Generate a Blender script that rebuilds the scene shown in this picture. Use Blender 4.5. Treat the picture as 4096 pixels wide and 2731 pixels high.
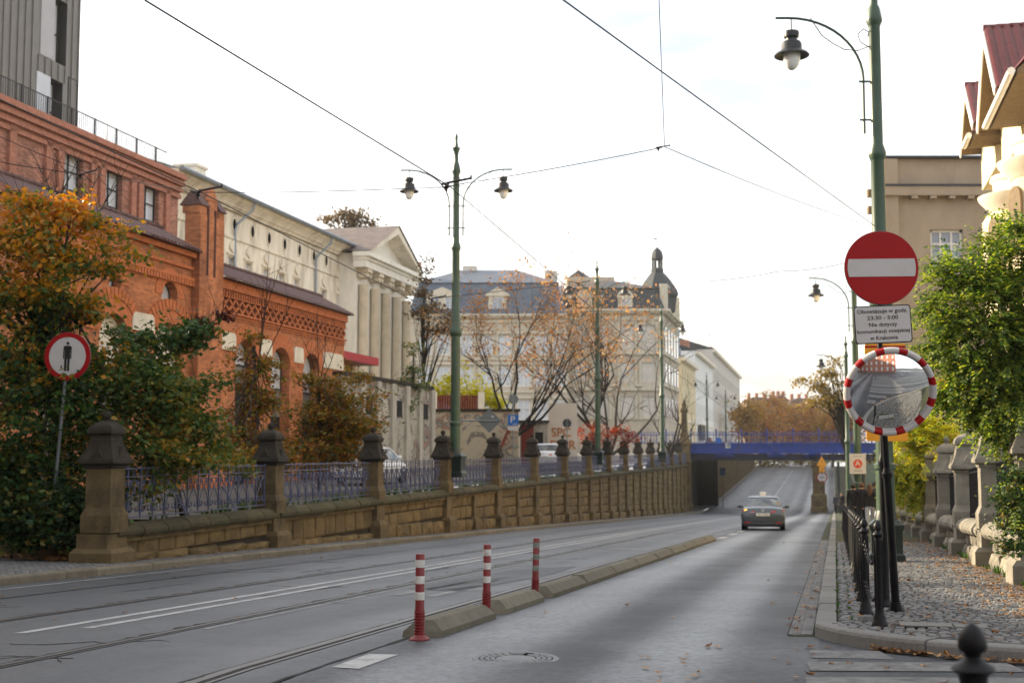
import bpy, math, random
from mathutils import Vector, Matrix
R = math.radians
rnd = random.Random(7)
sc = bpy.context.scene
for o in list(bpy.data.objects): bpy.data.objects.remove(o)

# ------------------------------------------------------------------ camera
F = 5225.0; TH = math.atan(445.5/F); CT, ST = math.cos(TH), math.sin(TH)
cam = bpy.data.cameras.new('camera'); cam.lens = 36*F/4096; cam.sensor_width = 36
cam.clip_start = .1; cam.clip_end = 4000
cam.dof.use_dof = True; cam.dof.focus_distance = 13.2; cam.dof.aperture_fstop = 2.6
co = bpy.data.objects.new('camera', cam); sc.collection.objects.link(co)
co.location = (0, 0, 1.6); co.rotation_euler = (math.pi/2+TH, 0, 0); sc.camera = co

# ------------------------------------------------------------------ world, sun, exposure
SUN_AZ = math.atan2(-.85, .53); SUN_EL = R(22)      # azimuth from +Y towards +X: the sun stands to the left
w = bpy.data.worlds.new('World'); sc.world = w; w.use_nodes = True
nt = w.node_tree; nt.nodes.clear()
out = nt.nodes.new('ShaderNodeOutputWorld'); bg = nt.nodes.new('ShaderNodeBackground')
sky = nt.nodes.new('ShaderNodeTexSky'); sky.sky_type = 'NISHITA'; sky.sun_disc = False
sky.sun_elevation = SUN_EL; sky.sun_rotation = SUN_AZ % (2*math.pi); sky.air_density = 1.0; sky.dust_density = 3.5; sky.ozone_density = 1.0
tc = nt.nodes.new('ShaderNodeTexCoord'); mp = nt.nodes.new('ShaderNodeMapping'); mp.inputs['Scale'].default_value = (1.0, 1.0, 3.6)
nz = nt.nodes.new('ShaderNodeTexNoise'); nz.inputs['Scale'].default_value = 2.6; nz.inputs['Detail'].default_value = 7; nz.inputs['Roughness'].default_value = .55
rp = nt.nodes.new('ShaderNodeValToRGB'); rp.color_ramp.elements[0].position = .36; rp.color_ramp.elements[1].position = .62
nz2 = nt.nodes.new('ShaderNodeTexNoise'); nz2.inputs['Scale'].default_value = 4.3; nz2.inputs['Detail'].default_value = 8
rp2 = nt.nodes.new('ShaderNodeValToRGB'); rp2.color_ramp.elements[0].color = (3.7, 3.65, 3.7, 1); rp2.color_ramp.elements[1].color = (9.3, 8.9, 8.25, 1)
rp2.color_ramp.elements[0].position = .4; rp2.color_ramp.elements[1].position = .66
mx = nt.nodes.new('ShaderNodeMix'); mx.data_type = 'RGBA'
ma = nt.nodes.new('ShaderNodeMath'); ma.operation = 'MULTIPLY_ADD'; ma.inputs[1].default_value = .5; ma.inputs[2].default_value = .3
L = nt.links.new
L(tc.outputs['Generated'], mp.inputs['Vector']); L(mp.outputs[0], nz.inputs['Vector']); L(mp.outputs[0], nz2.inputs['Vector'])
L(nz.outputs['Fac'], rp.inputs[0]); L(nz2.outputs['Fac'], rp2.inputs[0]); L(rp.outputs[0], ma.inputs[0]); L(ma.outputs[0], mx.inputs[0])
L(sky.outputs[0], mx.inputs[6]); L(rp2.outputs[0], mx.inputs[7]); L(mx.outputs[2], bg.inputs['Color'])
bg.inputs['Strength'].default_value = .13; L(bg.outputs[0], out.inputs['Surface'])
sl = bpy.data.lights.new('sun', 'SUN'); sl.energy = 5.0; sl.angle = R(.53); sl.color = (1, .84, .6)
so = bpy.data.objects.new('sun', sl); sc.collection.objects.link(so)
sd = Vector((math.sin(SUN_AZ)*math.cos(SUN_EL), math.cos(SUN_AZ)*math.cos(SUN_EL), math.sin(SUN_EL)))
so.rotation_euler = sd.to_track_quat('Z', 'Y').to_euler()
vs = sc.view_settings; vs.view_transform = 'Standard'; vs.look = 'None'; vs.gamma = 1; vs.use_curve_mapping = False
vs.exposure = 1.24
sc.cycles.max_bounces = 6; sc.cycles.diffuse_bounces = 2; sc.cycles.glossy_bounces = 3; sc.cycles.transmission_bounces = 4
sc.cycles.transparent_max_bounces = 8; sc.cycles.use_denoising = True; sc.cycles.use_adaptive_sampling = True

# ------------------------------------------------------------------ measuring: photo pixel -> place
def at(px, py, Y):
    u = (px-2048)/F; v = (1365.5-py)/F; t = Y/(CT-v*ST)
    return Vector((u*t, Y, 1.6+(ST+v*CT)*t))
def g(Y):                                            # the height of the carriageway: down to the underpass and up again
    if Y < 9: return 0.
    if Y < 10: return -.0345*.5*(Y-9)**2
    if Y < 51: return -.0345*(Y-9.5)
    if Y < 126: return -1.432-.037*(Y-51)
    if Y < 134: q = (Y-126)/8; return -4.207-.296*(q-q*q/2)
    if Y < 146: return -4.355
    if Y < 156: q = (Y-146)/10; return -4.355+.16*q*q
    if Y < 240: return -4.195+.032*(Y-156)
    if Y < 260: q = (Y-240)/20; return -1.507+.64*(q-q*q/2)
    return -1.187
def gp(px, py, o=0):
    lo, hi = 3., 400.
    for _ in range(50):
        m = (lo+hi)/2
        if at(px, py, m).z > g(m)+o: lo = m
        else: hi = m
    return at(px, py, lo)
def XR(Y): return .246*Y-.22                         # right kerb
def XL(Y): return .2365*Y-12.1                       # left kerb
def XW(Y): return .2303*Y-12.92                      # left retaining wall face
def XV(Y): return .246*Y+2.62                        # right garden wall face
def up(Y):                                           # upper street behind the left fence
    if Y < 30: return .22
    if Y < 75: return .22+.008*(Y-30)
    if Y < 134: return .58+.018*(Y-75)
    return 1.64
def zc(Y): return .27+.002*(Y-30)                    # coping of the left wall
U = Vector((.2303, 1)).normalized(); UA = math.atan2(U.y, U.x)
V = Vector((.246, 1)).normalized(); VA = math.atan2(V.y, V.x)
class Plane:                                         # a facade plane: local x along it, local -y outwards
    def __init__(s, x, y, ang): s.o = Vector((x, y)); s.a = ang; s.d = Vector((math.cos(ang), math.sin(ang)))
    def __call__(s, px, py):
        p = at(px, py, 1.); r = Vector((p.x, 1.)); n = Vector((-s.d.y, s.d.x))
        t = s.o.dot(n)/r.dot(n); q = r*t
        return (q-s.o).dot(s.d), 1.6+(p.z-1.6)*t
    def S(s, px): return s(px, 1811)[0]
    def w(s, x, y, z=0): n = Vector((-s.d.y, s.d.x)); q = s.o+s.d*x+n*y; return Vector((q.x, q.y, z))

# ------------------------------------------------------------------ mesh helpers
COL = sc.collection
class MB:
    def __init__(s): s.v = []; s.f = []; s.m = []; s.s = []
    def add(s, vs_, fs, mi=0, sm=False):
        k = len(s.v); s.v += [tuple(p) for p in vs_]
        for f in fs: s.f.append([i+k for i in f]); s.m.append(mi); s.s.append(sm)
        return s
    def box(s, x0, x1, y0, y1, z0, z1, mi=0):
        return s.add([(x0,y0,z0),(x1,y0,z0),(x1,y1,z0),(x0,y1,z0),(x0,y0,z1),(x1,y0,z1),(x1,y1,z1),(x0,y1,z1)],
            [(3,2,1,0),(4,5,6,7),(0,1,5,4),(1,2,6,5),(2,3,7,6),(3,0,4,7)], mi)
    def hexa(s, b, t, mi=0):                          # four bottom points, four top points
        return s.add(list(b)+list(t), [(3,2,1,0),(4,5,6,7),(0,1,5,4),(1,2,6,5),(2,3,7,6),(3,0,4,7)], mi)
    def stack(s, prof, cx=0, cy=0, mi=0, asp=1.):     # square rings (half width, z)
        vs_ = []; fs = []
        for h, z in prof: vs_ += [(cx-h*asp,cy-h,z),(cx+h*asp,cy-h,z),(cx+h*asp,cy+h,z),(cx-h*asp,cy+h,z)]
        n = len(prof)
        for i in range(n-1):
            for j in range(4): k = (j+1)%4; fs.append((4*i+j,4*i+k,4*i+4+k,4*i+4+j))
        fs += [(3,2,1,0), (4*n-4,4*n-3,4*n-2,4*n-1)]
        return s.add(vs_, fs, mi)
    def lathe(s, prof, n=16, cx=0, cy=0, cz=0, mi=0, sm=True, axis='z', ph=0, caps=True):
        vs_ = []; fs = []
        for r, z in prof:
            for j in range(n):
                a = 2*math.pi*(j+ph)/n; p = (r*math.cos(a), r*math.sin(a), z)
                if axis == 'y': p = (p[0], p[2], p[1])
                if axis == 'x': p = (p[2], p[0], p[1])
                vs_.append((cx+p[0], cy+p[1], cz+p[2]))
        m = len(prof)
        for i in range(m-1):
            for j in range(n): k = (j+1)%n; fs.append((i*n+j,i*n+k,i*n+n+k,i*n+n+j))
        if axis == 'y': fs = [f[::-1] for f in fs]
        s.add(vs_, fs, mi, sm)
        if caps and prof[0][0] > 1e-4: s.add(vs_[:n], [tuple(range(n))[::-1]], mi)
        if caps and prof[-1][0] > 1e-4: s.add(vs_[-n:], [tuple(range(n))], mi)
        return s
    def tube(s, pts, r, n=6, mi=0, closed=False, sm=True, flat=1.):
        P = [Vector(p) for p in pts]; m = len(P)
        rr = r if isinstance(r, (list, tuple)) else [r]*m
        vs_ = []; nrm = None
        for i in range(m):
            if closed: t = P[(i+1)%m]-P[i-1]
            else: t = P[min(i+1,m-1)]-P[max(i-1,0)]
            t.normalize()
            if nrm is None: nrm = t.orthogonal().normalized()
            else:
                nrm = nrm-t*nrm.dot(t)
                nrm = nrm.normalized() if nrm.length > 1e-6 else t.orthogonal().normalized()
            b = t.cross(nrm)
            for j in range(n):
                a = 2*math.pi*j/n; vs_.append(P[i]+nrm*(rr[i]*math.cos(a))+b*(rr[i]*flat*math.sin(a)))
        fs = []
        for i in range(m if closed else m-1):
            i2 = (i+1)%m
            for j in range(n): k = (j+1)%n; fs.append((i*n+j,i*n+k,i2*n+k,i2*n+j))
        if not closed: fs += [tuple(range(n))[::-1], tuple((m-1)*n+j for j in range(n))]
        return s.add(vs_, fs, mi, sm)
    def prism(s, poly, a, b, ax='y', mi=0):           # polygon extruded along an axis; poly in the other two
        n = len(poly)
        def P(p, t): return (p[0],t,p[1]) if ax == 'y' else ((t,p[0],p[1]) if ax == 'x' else (p[0],p[1],t))
        vs_ = [P(p,a) for p in poly]+[P(p,b) for p in poly]
        ar = sum(poly[i][0]*poly[(i+1)%n][1]-poly[(i+1)%n][0]*poly[i][1] for i in range(n))
        fs = [tuple(range(n)), tuple(range(2*n-1,n-1,-1))]+[(i,i+n,(i+1)%n+n,(i+1)%n) for i in range(n)]
        flip = (ar > 0) == (ax != 'y')
        if (b < a): flip = not flip
        if flip: fs = [f[::-1] for f in fs]
        return s.add(vs_, fs, mi)
    def mesh(s, name, mats):
        me = bpy.data.meshes.new(name); me.from_pydata(s.v, [], s.f)
        for m in (mats if isinstance(mats, (list, tuple)) else [mats]): me.materials.append(MAT[m] if isinstance(m, str) else m)
        me.polygons.foreach_set('material_index', s.m); me.polygons.foreach_set('use_smooth', s.s)
        me.update()
        if any(s.s): me.set_sharp_from_angle(angle=R(38))
        return me
    def build(s, name, mats, parent=None, loc=None, rz=0, **k):
        return place(name, s.mesh(name, mats), parent, loc, rz, **k)
def place(name, me, parent=None, loc=None, rz=0, scale=None, rot=None):
    o = bpy.data.objects.new(name, me); COL.objects.link(o)
    if parent: o.parent = parent
    if loc is not None: o.location = loc
    if rot is not None: o.rotation_euler = rot
    elif rz: o.rotation_euler = (0, 0, rz)
    if scale is not None: o.scale = scale
    return o
def tag(o, label=None, cat=None, group=None, kind=None):
    if label: o['label'] = label
    if cat: o['category'] = cat
    if group: o['group'] = group
    if kind: o['kind'] = kind
    return o
def thing(name, label, cat, loc=(0,0,0), rz=0, group=None, rot=None):
    o = bpy.data.objects.new(name, None); COL.objects.link(o); o.location = loc
    o.rotation_euler = rot if rot else (0, 0, rz); o.empty_display_size = .2
    return tag(o, label, cat, group)
def struct(o): o['kind'] = 'structure'; return o
def copy_tree(o, parent=None):
    c = o.copy(); COL.objects.link(c); c.parent = parent
    for ch in [x for x in o.children]: copy_tree(ch, c)
    return c
def arc(cx, cz, r, a0, a1, n, rz_=None):
    return [(cx+r*math.cos(a0+(a1-a0)*i/n), cz+(rz_ or r)*math.sin(a0+(a1-a0)*i/n)) for i in range(n+1)]
def text_mesh(txt, size, mat, ext=.002, align='CENTER', name='lettering', space=1.0):
    cu = bpy.data.curves.new('t', 'FONT'); cu.body = txt; cu.size = size; cu.align_x = align; cu.align_y = 'CENTER'; cu.extrude = ext
    cu.space_character = space; cu.offset = .012*size; cu.resolution_u = 3
    o = bpy.data.objects.new('t', cu); COL.objects.link(o); bpy.context.view_layer.update()
    me = bpy.data.meshes.new_from_object(o.evaluated_get(bpy.context.evaluated_depsgraph_get()))
    bpy.data.objects.remove(o); bpy.data.curves.remove(cu); me.name = name; me.materials.clear(); me.materials.append(MAT[mat])
    return me
# ------------------------------------------------------------------ materials (procedural)
MAT = {}
def _n(t, k, **kw):
    n = t.nodes.new(k)
    for a, b in kw.items():
        if a in n.inputs: n.inputs[a].default_value = b
        else: setattr(n, a, b)
    return n
def mat(name, col, rough=.75, var=.18, scale=3., metal=0., bump=0., bscale=25., spec=.35, col2=None, stain=None, stain_amt=.5, stain_scale=1.2, isl=0., rnd_obj=0., pos=True, streak=1., coat=0.):
    m = bpy.data.materials.new(name); m.use_nodes = True; t = m.node_tree; L = t.links.new
    p = t.nodes['Principled BSDF']; p.inputs['Roughness'].default_value = rough; p.inputs['Metallic'].default_value = metal
    p.inputs['Specular IOR Level'].default_value = spec; p.inputs['Coat Weight'].default_value = coat; p.inputs['Coat Roughness'].default_value = .08
    geo = _n(t, 'ShaderNodeNewGeometry'); mp = _n(t, 'ShaderNodeMapping'); mp.inputs['Scale'].default_value = (1, 1, streak)
    L(geo.outputs['Position'], mp.inputs[0])
    nz = _n(t, 'ShaderNodeTexNoise', Scale=scale, Detail=6, Roughness=.6); L(mp.outputs[0], nz.inputs['Vector'])
    c2 = col2 or tuple(min(1, c*(1+var)) for c in col); c1 = col if col2 else tuple(c*(1-var) for c in col)
    mx = _n(t, 'ShaderNodeMix', data_type='RGBA'); mx.inputs[6].default_value = (*c1, 1); mx.inputs[7].default_value = (*c2, 1)
    rp = _n(t, 'ShaderNodeMapRange'); rp.inputs[1].default_value = .3; rp.inputs[2].default_value = .7
    L(nz.outputs['Fac'], rp.inputs[0]); L(rp.outputs[0], mx.inputs[0]); cur = mx.outputs[2]
    if stain:
        n2 = _n(t, 'ShaderNodeTexNoise', Scale=stain_scale, Detail=8, Roughness=.68); L(mp.outputs[0], n2.inputs['Vector'])
        r2 = _n(t, 'ShaderNodeMapRange'); r2.inputs[1].default_value = .5; r2.inputs[2].default_value = .72; r2.inputs[4].default_value = stain_amt
        m2 = _n(t, 'ShaderNodeMix', data_type='RGBA'); m2.inputs[7].default_value = (*stain, 1)
        L(n2.outputs['Fac'], r2.inputs[0]); L(r2.outputs[0], m2.inputs[0]); L(cur, m2.inputs[6]); cur = m2.outputs[2]
    if isl or rnd_obj:
        src = geo.outputs['Random Per Island'] if isl else _n(t, 'ShaderNodeObjectInfo').outputs['Random']
        a = isl or rnd_obj
        r3 = _n(t, 'ShaderNodeMapRange'); r3.inputs[3].default_value = 1-a; r3.inputs[4].default_value = 1+a; L(src, r3.inputs[0])
        hs = _n(t, 'ShaderNodeHueSaturation'); L(r3.outputs[0], hs.inputs['Value']); L(cur, hs.inputs['Color']); cur = hs.outputs[0]
    L(cur, p.inputs['Base Color'])
    if bump:
        n3 = _n(t, 'ShaderNodeTexNoise', Scale=bscale, Detail=5, Roughness=.65); L(geo.outputs['Position'], n3.inputs['Vector'])
        b = _n(t, 'ShaderNodeBump', Strength=min(1, bump), Distance=.02); L(n3.outputs['Fac'], b.inputs['Height']); L(b.outputs[0], p.inputs['Normal'])
    MAT[name] = m; return m
def brick_mat(name, c1, c2, mortar, scale=1.):
    m = bpy.data.materials.new(name); m.use_nodes = True; t = m.node_tree; L = t.links.new; p = t.nodes['Principled BSDF']
    p.inputs['Roughness'].default_value = .85; p.inputs['Specular IOR Level'].default_value = .2
    tc = _n(t, 'ShaderNodeTexCoord'); sx = _n(t, 'ShaderNodeSeparateXYZ'); ad = _n(t, 'ShaderNodeMath', operation='ADD'); cb = _n(t, 'ShaderNodeCombineXYZ')
    L(tc.outputs['Object'], sx.inputs[0]); L(sx.outputs[0], ad.inputs[0]); L(sx.outputs[1], ad.inputs[1]); L(ad.outputs[0], cb.inputs[0]); L(sx.outputs[2], cb.inputs[1])
    bt = _n(t, 'ShaderNodeTexBrick', Scale=1/scale); bt.inputs['Brick Width'].default_value = .27; bt.inputs['Row Height'].default_value = .077; bt.inputs['Mortar Size'].default_value = .008
    bt.inputs['Color1'].default_value = (*c1, 1); bt.inputs['Color2'].default_value = (*c2, 1); bt.inputs['Mortar'].default_value = (*mortar, 1); bt.inputs['Bias'].default_value = -.2
    L(cb.outputs[0], bt.inputs['Vector'])
    nz = _n(t, 'ShaderNodeTexNoise', Scale=1.1, Detail=8, Roughness=.7); L(tc.outputs['Object'], nz.inputs['Vector'])
    r = _n(t, 'ShaderNodeMapRange'); r.inputs[1].default_value = .3; r.inputs[2].default_value = .7; r.inputs[3].default_value = .6; r.inputs[4].default_value = 1.3
    hs = _n(t, 'ShaderNodeHueSaturation'); L(nz.outputs['Fac'], r.inputs[0]); L(r.outputs[0], hs.inputs['Value']); L(bt.outputs['Color'], hs.inputs['Color'])
    n5 = _n(t, 'ShaderNodeTexNoise', Scale=.45, Detail=9, Roughness=.75); L(tc.outputs['Object'], n5.inputs['Vector']); r5 = _n(t, 'ShaderNodeMapRange'); r5.inputs[1].default_value = .5; r5.inputs[2].default_value = .68; r5.inputs[4].default_value = .55; L(n5.outputs['Fac'], r5.inputs[0])
    m5 = _n(t, 'ShaderNodeMix', data_type='RGBA'); m5.inputs[7].default_value = (.1,.05,.035,1); L(r5.outputs[0], m5.inputs[0]); L(hs.outputs[0], m5.inputs[6]); L(m5.outputs[2], p.inputs['Base Color'])
    b = _n(t, 'ShaderNodeBump', Strength=.5, Distance=.01, invert=True); L(bt.outputs['Fac'], b.inputs['Height']); L(b.outputs[0], p.inputs['Normal'])
    MAT[name] = m
def leaf_mat(name, cols, trans=.4, zlo=None, zhi=None, zw=.6, rough=.55):
    m = bpy.data.materials.new(name); m.use_nodes = True; t = m.node_tree; L = t.links.new; p = t.nodes['Principled BSDF']
    p.inputs['Roughness'].default_value = rough; p.inputs['Specular IOR Level'].default_value = .3
    geo = _n(t, 'ShaderNodeNewGeometry'); fac = geo.outputs['Random Per Island']
    if zlo is not None:
        sx = _n(t, 'ShaderNodeSeparateXYZ'); L(geo.outputs['Position'], sx.inputs[0])
        r = _n(t, 'ShaderNodeMapRange'); r.inputs[1].default_value = zlo; r.inputs[2].default_value = zhi; r.inputs[3].default_value = 0; r.inputs[4].default_value = zw; L(sx.outputs[2], r.inputs[0])
        n = _n(t, 'ShaderNodeTexNoise', Scale=1.3, Detail=3); L(geo.outputs['Position'], n.inputs['Vector'])
        q = _n(t, 'ShaderNodeMath', operation='MULTIPLY_ADD'); q.inputs[1].default_value = 1.0; q.inputs[2].default_value = -.5; L(n.outputs['Fac'], q.inputs[0])
        a = _n(t, 'ShaderNodeMath', operation='MULTIPLY_ADD'); a.inputs[1].default_value = 1-zw; L(fac, a.inputs[0]); L(r.outputs[0], a.inputs[2])
        b = _n(t, 'ShaderNodeMath', operation='ADD'); L(a.outputs[0], b.inputs[0]); L(q.outputs[0], b.inputs[1]); fac = b.outputs[0]
    rp = _n(t, 'ShaderNodeValToRGB'); e = rp.color_ramp.elements
    for i, c in enumerate(cols):
        x = i/(len(cols)-1)
        if i == 0: e[0].position = 0; e[0].color = (*c, 1)
        elif i == len(cols)-1: e[-1].position = 1; e[-1].color = (*c, 1)
        else: q = e.new(x); q.color = (*c, 1)
    L(fac, rp.inputs[0]); L(rp.outputs[0], p.inputs['Base Color'])
    tr = _n(t, 'ShaderNodeBsdfTranslucent'); hs = _n(t, 'ShaderNodeHueSaturation'); hs.inputs['Value'].default_value = 1.5; hs.inputs['Saturation'].default_value = 1.1
    L(rp.outputs[0], hs.inputs['Color']); L(hs.outputs[0], tr.inputs['Color'])
    mx = _n(t, 'ShaderNodeMixShader'); mx.inputs[0].default_value = trans; L(p.outputs[0], mx.inputs[1]); L(tr.outputs[0], mx.inputs[2])
    L(mx.outputs[0], t.nodes['Material Output'].inputs['Surface']); MAT[name] = m
def glass_mat(name, col=(.03,.04,.05), rough=.04, spec=.9):
    m = bpy.data.materials.new(name); m.use_nodes = True; p = m.node_tree.nodes['Principled BSDF']
    p.inputs['Base Color'].default_value = (*col, 1); p.inputs['Roughness'].default_value = rough; p.inputs['Specular IOR Level'].default_value = spec
    t = m.node_tree; n = _n(t, 'ShaderNodeTexNoise', Scale=.9, Detail=2); g_ = _n(t, 'ShaderNodeNewGeometry'); t.links.new(g_.outputs['Position'], n.inputs['Vector'])
    b = _n(t, 'ShaderNodeBump', Strength=.06, Distance=.05); t.links.new(n.outputs['Fac'], b.inputs['Height']); t.links.new(b.outputs[0], p.inputs['Normal'])
    MAT[name] = m
def asphalt_mat(name, c1, c2, agg, agg_scale, bump, tracks, rough=.62):
    # UV: x = metres from the right kerb, y = metres along the road; wheel tracks are worn smoother, their paler colour also paints in sheen
    m = bpy.data.materials.new(name); m.use_nodes = True; t = m.node_tree; L = t.links.new; p = t.nodes['Principled BSDF']
    p.inputs['Specular IOR Level'].default_value = .5
    uv = _n(t, 'ShaderNodeUVMap'); geo = _n(t, 'ShaderNodeNewGeometry')
    mp = _n(t, 'ShaderNodeMapping'); mp.inputs['Scale'].default_value = (1, .06, 1); L(uv.outputs[0], mp.inputs[0])
    n1 = _n(t, 'ShaderNodeTexNoise', Scale=1.1, Detail=4); L(mp.outputs[0], n1.inputs['Vector'])
    n2 = _n(t, 'ShaderNodeTexNoise', Scale=.5, Detail=7, Roughness=.65); L(geo.outputs['Position'], n2.inputs['Vector'])
    na = _n(t, 'ShaderNodeTexNoise', Scale=agg_scale, Detail=5, Roughness=.8); L(geo.outputs['Position'], na.inputs['Vector'])
    sx = _n(t, 'ShaderNodeSeparateXYZ'); L(uv.outputs[0], sx.inputs[0])
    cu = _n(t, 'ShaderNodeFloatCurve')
    cm = cu.mapping.curves[0]; pts = tracks                      # lateral wear and painted sheen over -13..0 m
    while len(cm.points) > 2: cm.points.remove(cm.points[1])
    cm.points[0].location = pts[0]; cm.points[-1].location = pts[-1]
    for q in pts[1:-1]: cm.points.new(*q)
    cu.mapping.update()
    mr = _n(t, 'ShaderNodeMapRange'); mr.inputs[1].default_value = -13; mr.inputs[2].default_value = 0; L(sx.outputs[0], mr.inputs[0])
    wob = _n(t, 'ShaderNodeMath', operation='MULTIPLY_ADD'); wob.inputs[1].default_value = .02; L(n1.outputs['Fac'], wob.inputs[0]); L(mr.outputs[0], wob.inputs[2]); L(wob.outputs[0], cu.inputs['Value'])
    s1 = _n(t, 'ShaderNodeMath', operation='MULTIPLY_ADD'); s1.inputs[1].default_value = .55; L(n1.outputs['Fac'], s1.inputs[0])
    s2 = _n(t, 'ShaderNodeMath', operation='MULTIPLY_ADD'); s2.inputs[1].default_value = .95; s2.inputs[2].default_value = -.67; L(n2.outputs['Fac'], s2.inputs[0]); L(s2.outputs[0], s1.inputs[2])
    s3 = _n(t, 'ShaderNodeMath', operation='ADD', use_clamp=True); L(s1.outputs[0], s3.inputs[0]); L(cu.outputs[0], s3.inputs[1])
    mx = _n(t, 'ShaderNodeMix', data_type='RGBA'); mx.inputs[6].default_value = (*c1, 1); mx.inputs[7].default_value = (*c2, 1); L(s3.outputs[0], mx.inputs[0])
    r = _n(t, 'ShaderNodeMapRange'); r.inputs[1].default_value = .3; r.inputs[2].default_value = .7; r.inputs[3].default_value = 1-agg; r.inputs[4].default_value = 1+agg; L(na.outputs['Fac'], r.inputs[0])
    hs = _n(t, 'ShaderNodeHueSaturation'); L(r.outputs[0], hs.inputs['Value']); L(mx.outputs[2], hs.inputs['Color'])
    vo = _n(t, 'ShaderNodeTexVoronoi', feature='DISTANCE_TO_EDGE', Scale=.7); n4 = _n(t, 'ShaderNodeTexNoise', Scale=1.4, Detail=8, Roughness=.7); L(geo.outputs['Position'], n4.inputs['Vector'])
    va = _n(t, 'ShaderNodeVectorMath', operation='MULTIPLY_ADD'); va.inputs[1].default_value = (1.6,1.6,1.6); L(n4.outputs['Color'], va.inputs[0]); L(geo.outputs['Position'], va.inputs[2]); L(va.outputs[0], vo.inputs['Vector'])
    cr = _n(t, 'ShaderNodeMapRange'); cr.inputs[1].default_value = .0; cr.inputs[2].default_value = .012; cr.inputs[3].default_value = .22; L(vo.outputs[0], cr.inputs[0])
    cr2 = _n(t, 'ShaderNodeMath', operation='MAXIMUM'); L(cr.outputs[0], cr2.inputs[0])
    nm = _n(t, 'ShaderNodeMapRange'); nm.inputs[1].default_value = .46; nm.inputs[2].default_value = .54; nm.inputs[3].default_value = 1; nm.inputs[4].default_value = 0; L(n2.outputs['Fac'], nm.inputs[0]); L(nm.outputs[0], cr2.inputs[1])
    mu = _n(t, 'ShaderNodeMix', data_type='RGBA', blend_type='MULTIPLY'); mu.inputs[0].default_value = 1; L(hs.outputs[0], mu.inputs[6]); L(cr2.outputs[0], mu.inputs[7]); L(mu.outputs[2], p.inputs['Base Color'])
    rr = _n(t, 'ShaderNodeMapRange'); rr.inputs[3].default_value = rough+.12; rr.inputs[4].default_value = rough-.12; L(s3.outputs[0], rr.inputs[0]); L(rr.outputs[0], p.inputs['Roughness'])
    b = _n(t, 'ShaderNodeBump', Strength=bump, Distance=.008); L(na.outputs['Fac'], b.inputs['Height']); L(b.outputs[0], p.inputs['Normal'])
    MAT[name] = m

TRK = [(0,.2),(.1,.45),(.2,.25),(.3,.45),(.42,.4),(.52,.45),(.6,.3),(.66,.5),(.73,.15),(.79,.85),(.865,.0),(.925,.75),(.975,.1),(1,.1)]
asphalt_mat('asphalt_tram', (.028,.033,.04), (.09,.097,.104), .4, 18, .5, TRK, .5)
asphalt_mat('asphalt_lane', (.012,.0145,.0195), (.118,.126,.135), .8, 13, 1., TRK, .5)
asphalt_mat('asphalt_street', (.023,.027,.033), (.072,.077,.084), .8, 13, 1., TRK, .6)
mat('soil', (.06,.045,.03), .95, .4, 4, bump=.6, bscale=20)
mat('grass', (.035,.055,.015), .9, .4, 6, bump=.6, bscale=40)
mat('paving', (.1,.096,.088), .85, .3, 9, bump=.5, bscale=30, stain=(.05,.045,.04), stain_scale=2)
mat('moss_joint', (.045,.05,.025), .95, .45, 8, bump=.6, bscale=60)
mat('cobble', (.125,.125,.124), .7, .16, 14, bump=.5, bscale=60, isl=.28, spec=.4)
mat('cobble_one', (.125,.125,.124), .7, .16, 14, bump=.5, bscale=60, rnd_obj=.28, spec=.4)
mat('kerb_granite', (.17,.168,.158), .8, .14, 30, bump=.5, bscale=90, rnd_obj=.12, stain=(.1,.1,.09), stain_amt=.5)
mat('kerb_concrete', (.155,.135,.1), .85, .16, 10, bump=.4, bscale=50, rnd_obj=.16, stain=(.08,.07,.05), stain_amt=.6, stain_scale=2.2)
mat('gutter_stone', (.13,.13,.128), .8, .2, 20, bump=.4, bscale=60, rnd_obj=.2)
mat('paint_white', (.38,.38,.375), .7, .15, 20, stain=(.1,.103,.107), stain_amt=.9, stain_scale=5, bump=.2, bscale=60)
mat('paint_worn', (.24,.24,.235), .75, .25, 12, stain=(.09,.092,.097), stain_amt=.95, stain_scale=3, bump=.3, bscale=60)
mat('zebra_worn', (.15,.15,.148), .8, .3, 9, stain=(.06,.062,.067), stain_amt=.97, stain_scale=4, bump=.5, bscale=40)
mat('rail_steel', (.14,.135,.13), .42, .1, 6, metal=.9)
mat('groove', (.022,.02,.018), .9, .3, 12)
mat('iron_cast', (.13,.13,.13), .42, .2, 20, metal=.6, bump=.3, bscale=90)
mat('iron_black', (.006,.0065,.008), .45, .2, 8, bump=.1, bscale=60, spec=.22, stain=(.02,.018,.016), stain_amt=.25, stain_scale=9)
mat('green_paint', (.03,.066,.036), .42, .15, 4, spec=.5, stain=(.05,.07,.04), stain_amt=.3)
mat('green_dark', (.012,.024,.02), .4, .15, 6, spec=.5)
mat('railing_paint', (.055,.065,.13), .5, .3, 12, spec=.5, stain=(.13,.12,.11), stain_amt=.7, stain_scale=5)
mat('ashlar', (.145,.1,.043), .9, .3, 2.5, bump=.9, bscale=14, rnd_obj=.13, stain=(.03,.023,.012), stain_amt=.85, stain_scale=1.1)
mat('ashlar_far', (.16,.108,.043), .9, .3, 2.5, bump=.9, bscale=14, isl=.13, stain=(.03,.023,.012), stain_amt=.85, stain_scale=1.1)
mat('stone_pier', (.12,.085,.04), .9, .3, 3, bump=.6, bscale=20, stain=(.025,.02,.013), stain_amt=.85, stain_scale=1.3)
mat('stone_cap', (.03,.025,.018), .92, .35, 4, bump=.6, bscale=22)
mat('coping', (.06,.05,.026), .92, .3, 4, bump=.7, bscale=20, rnd_obj=.2, stain=(.04,.06,.015), stain_amt=.75, stain_scale=1.7)
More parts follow.
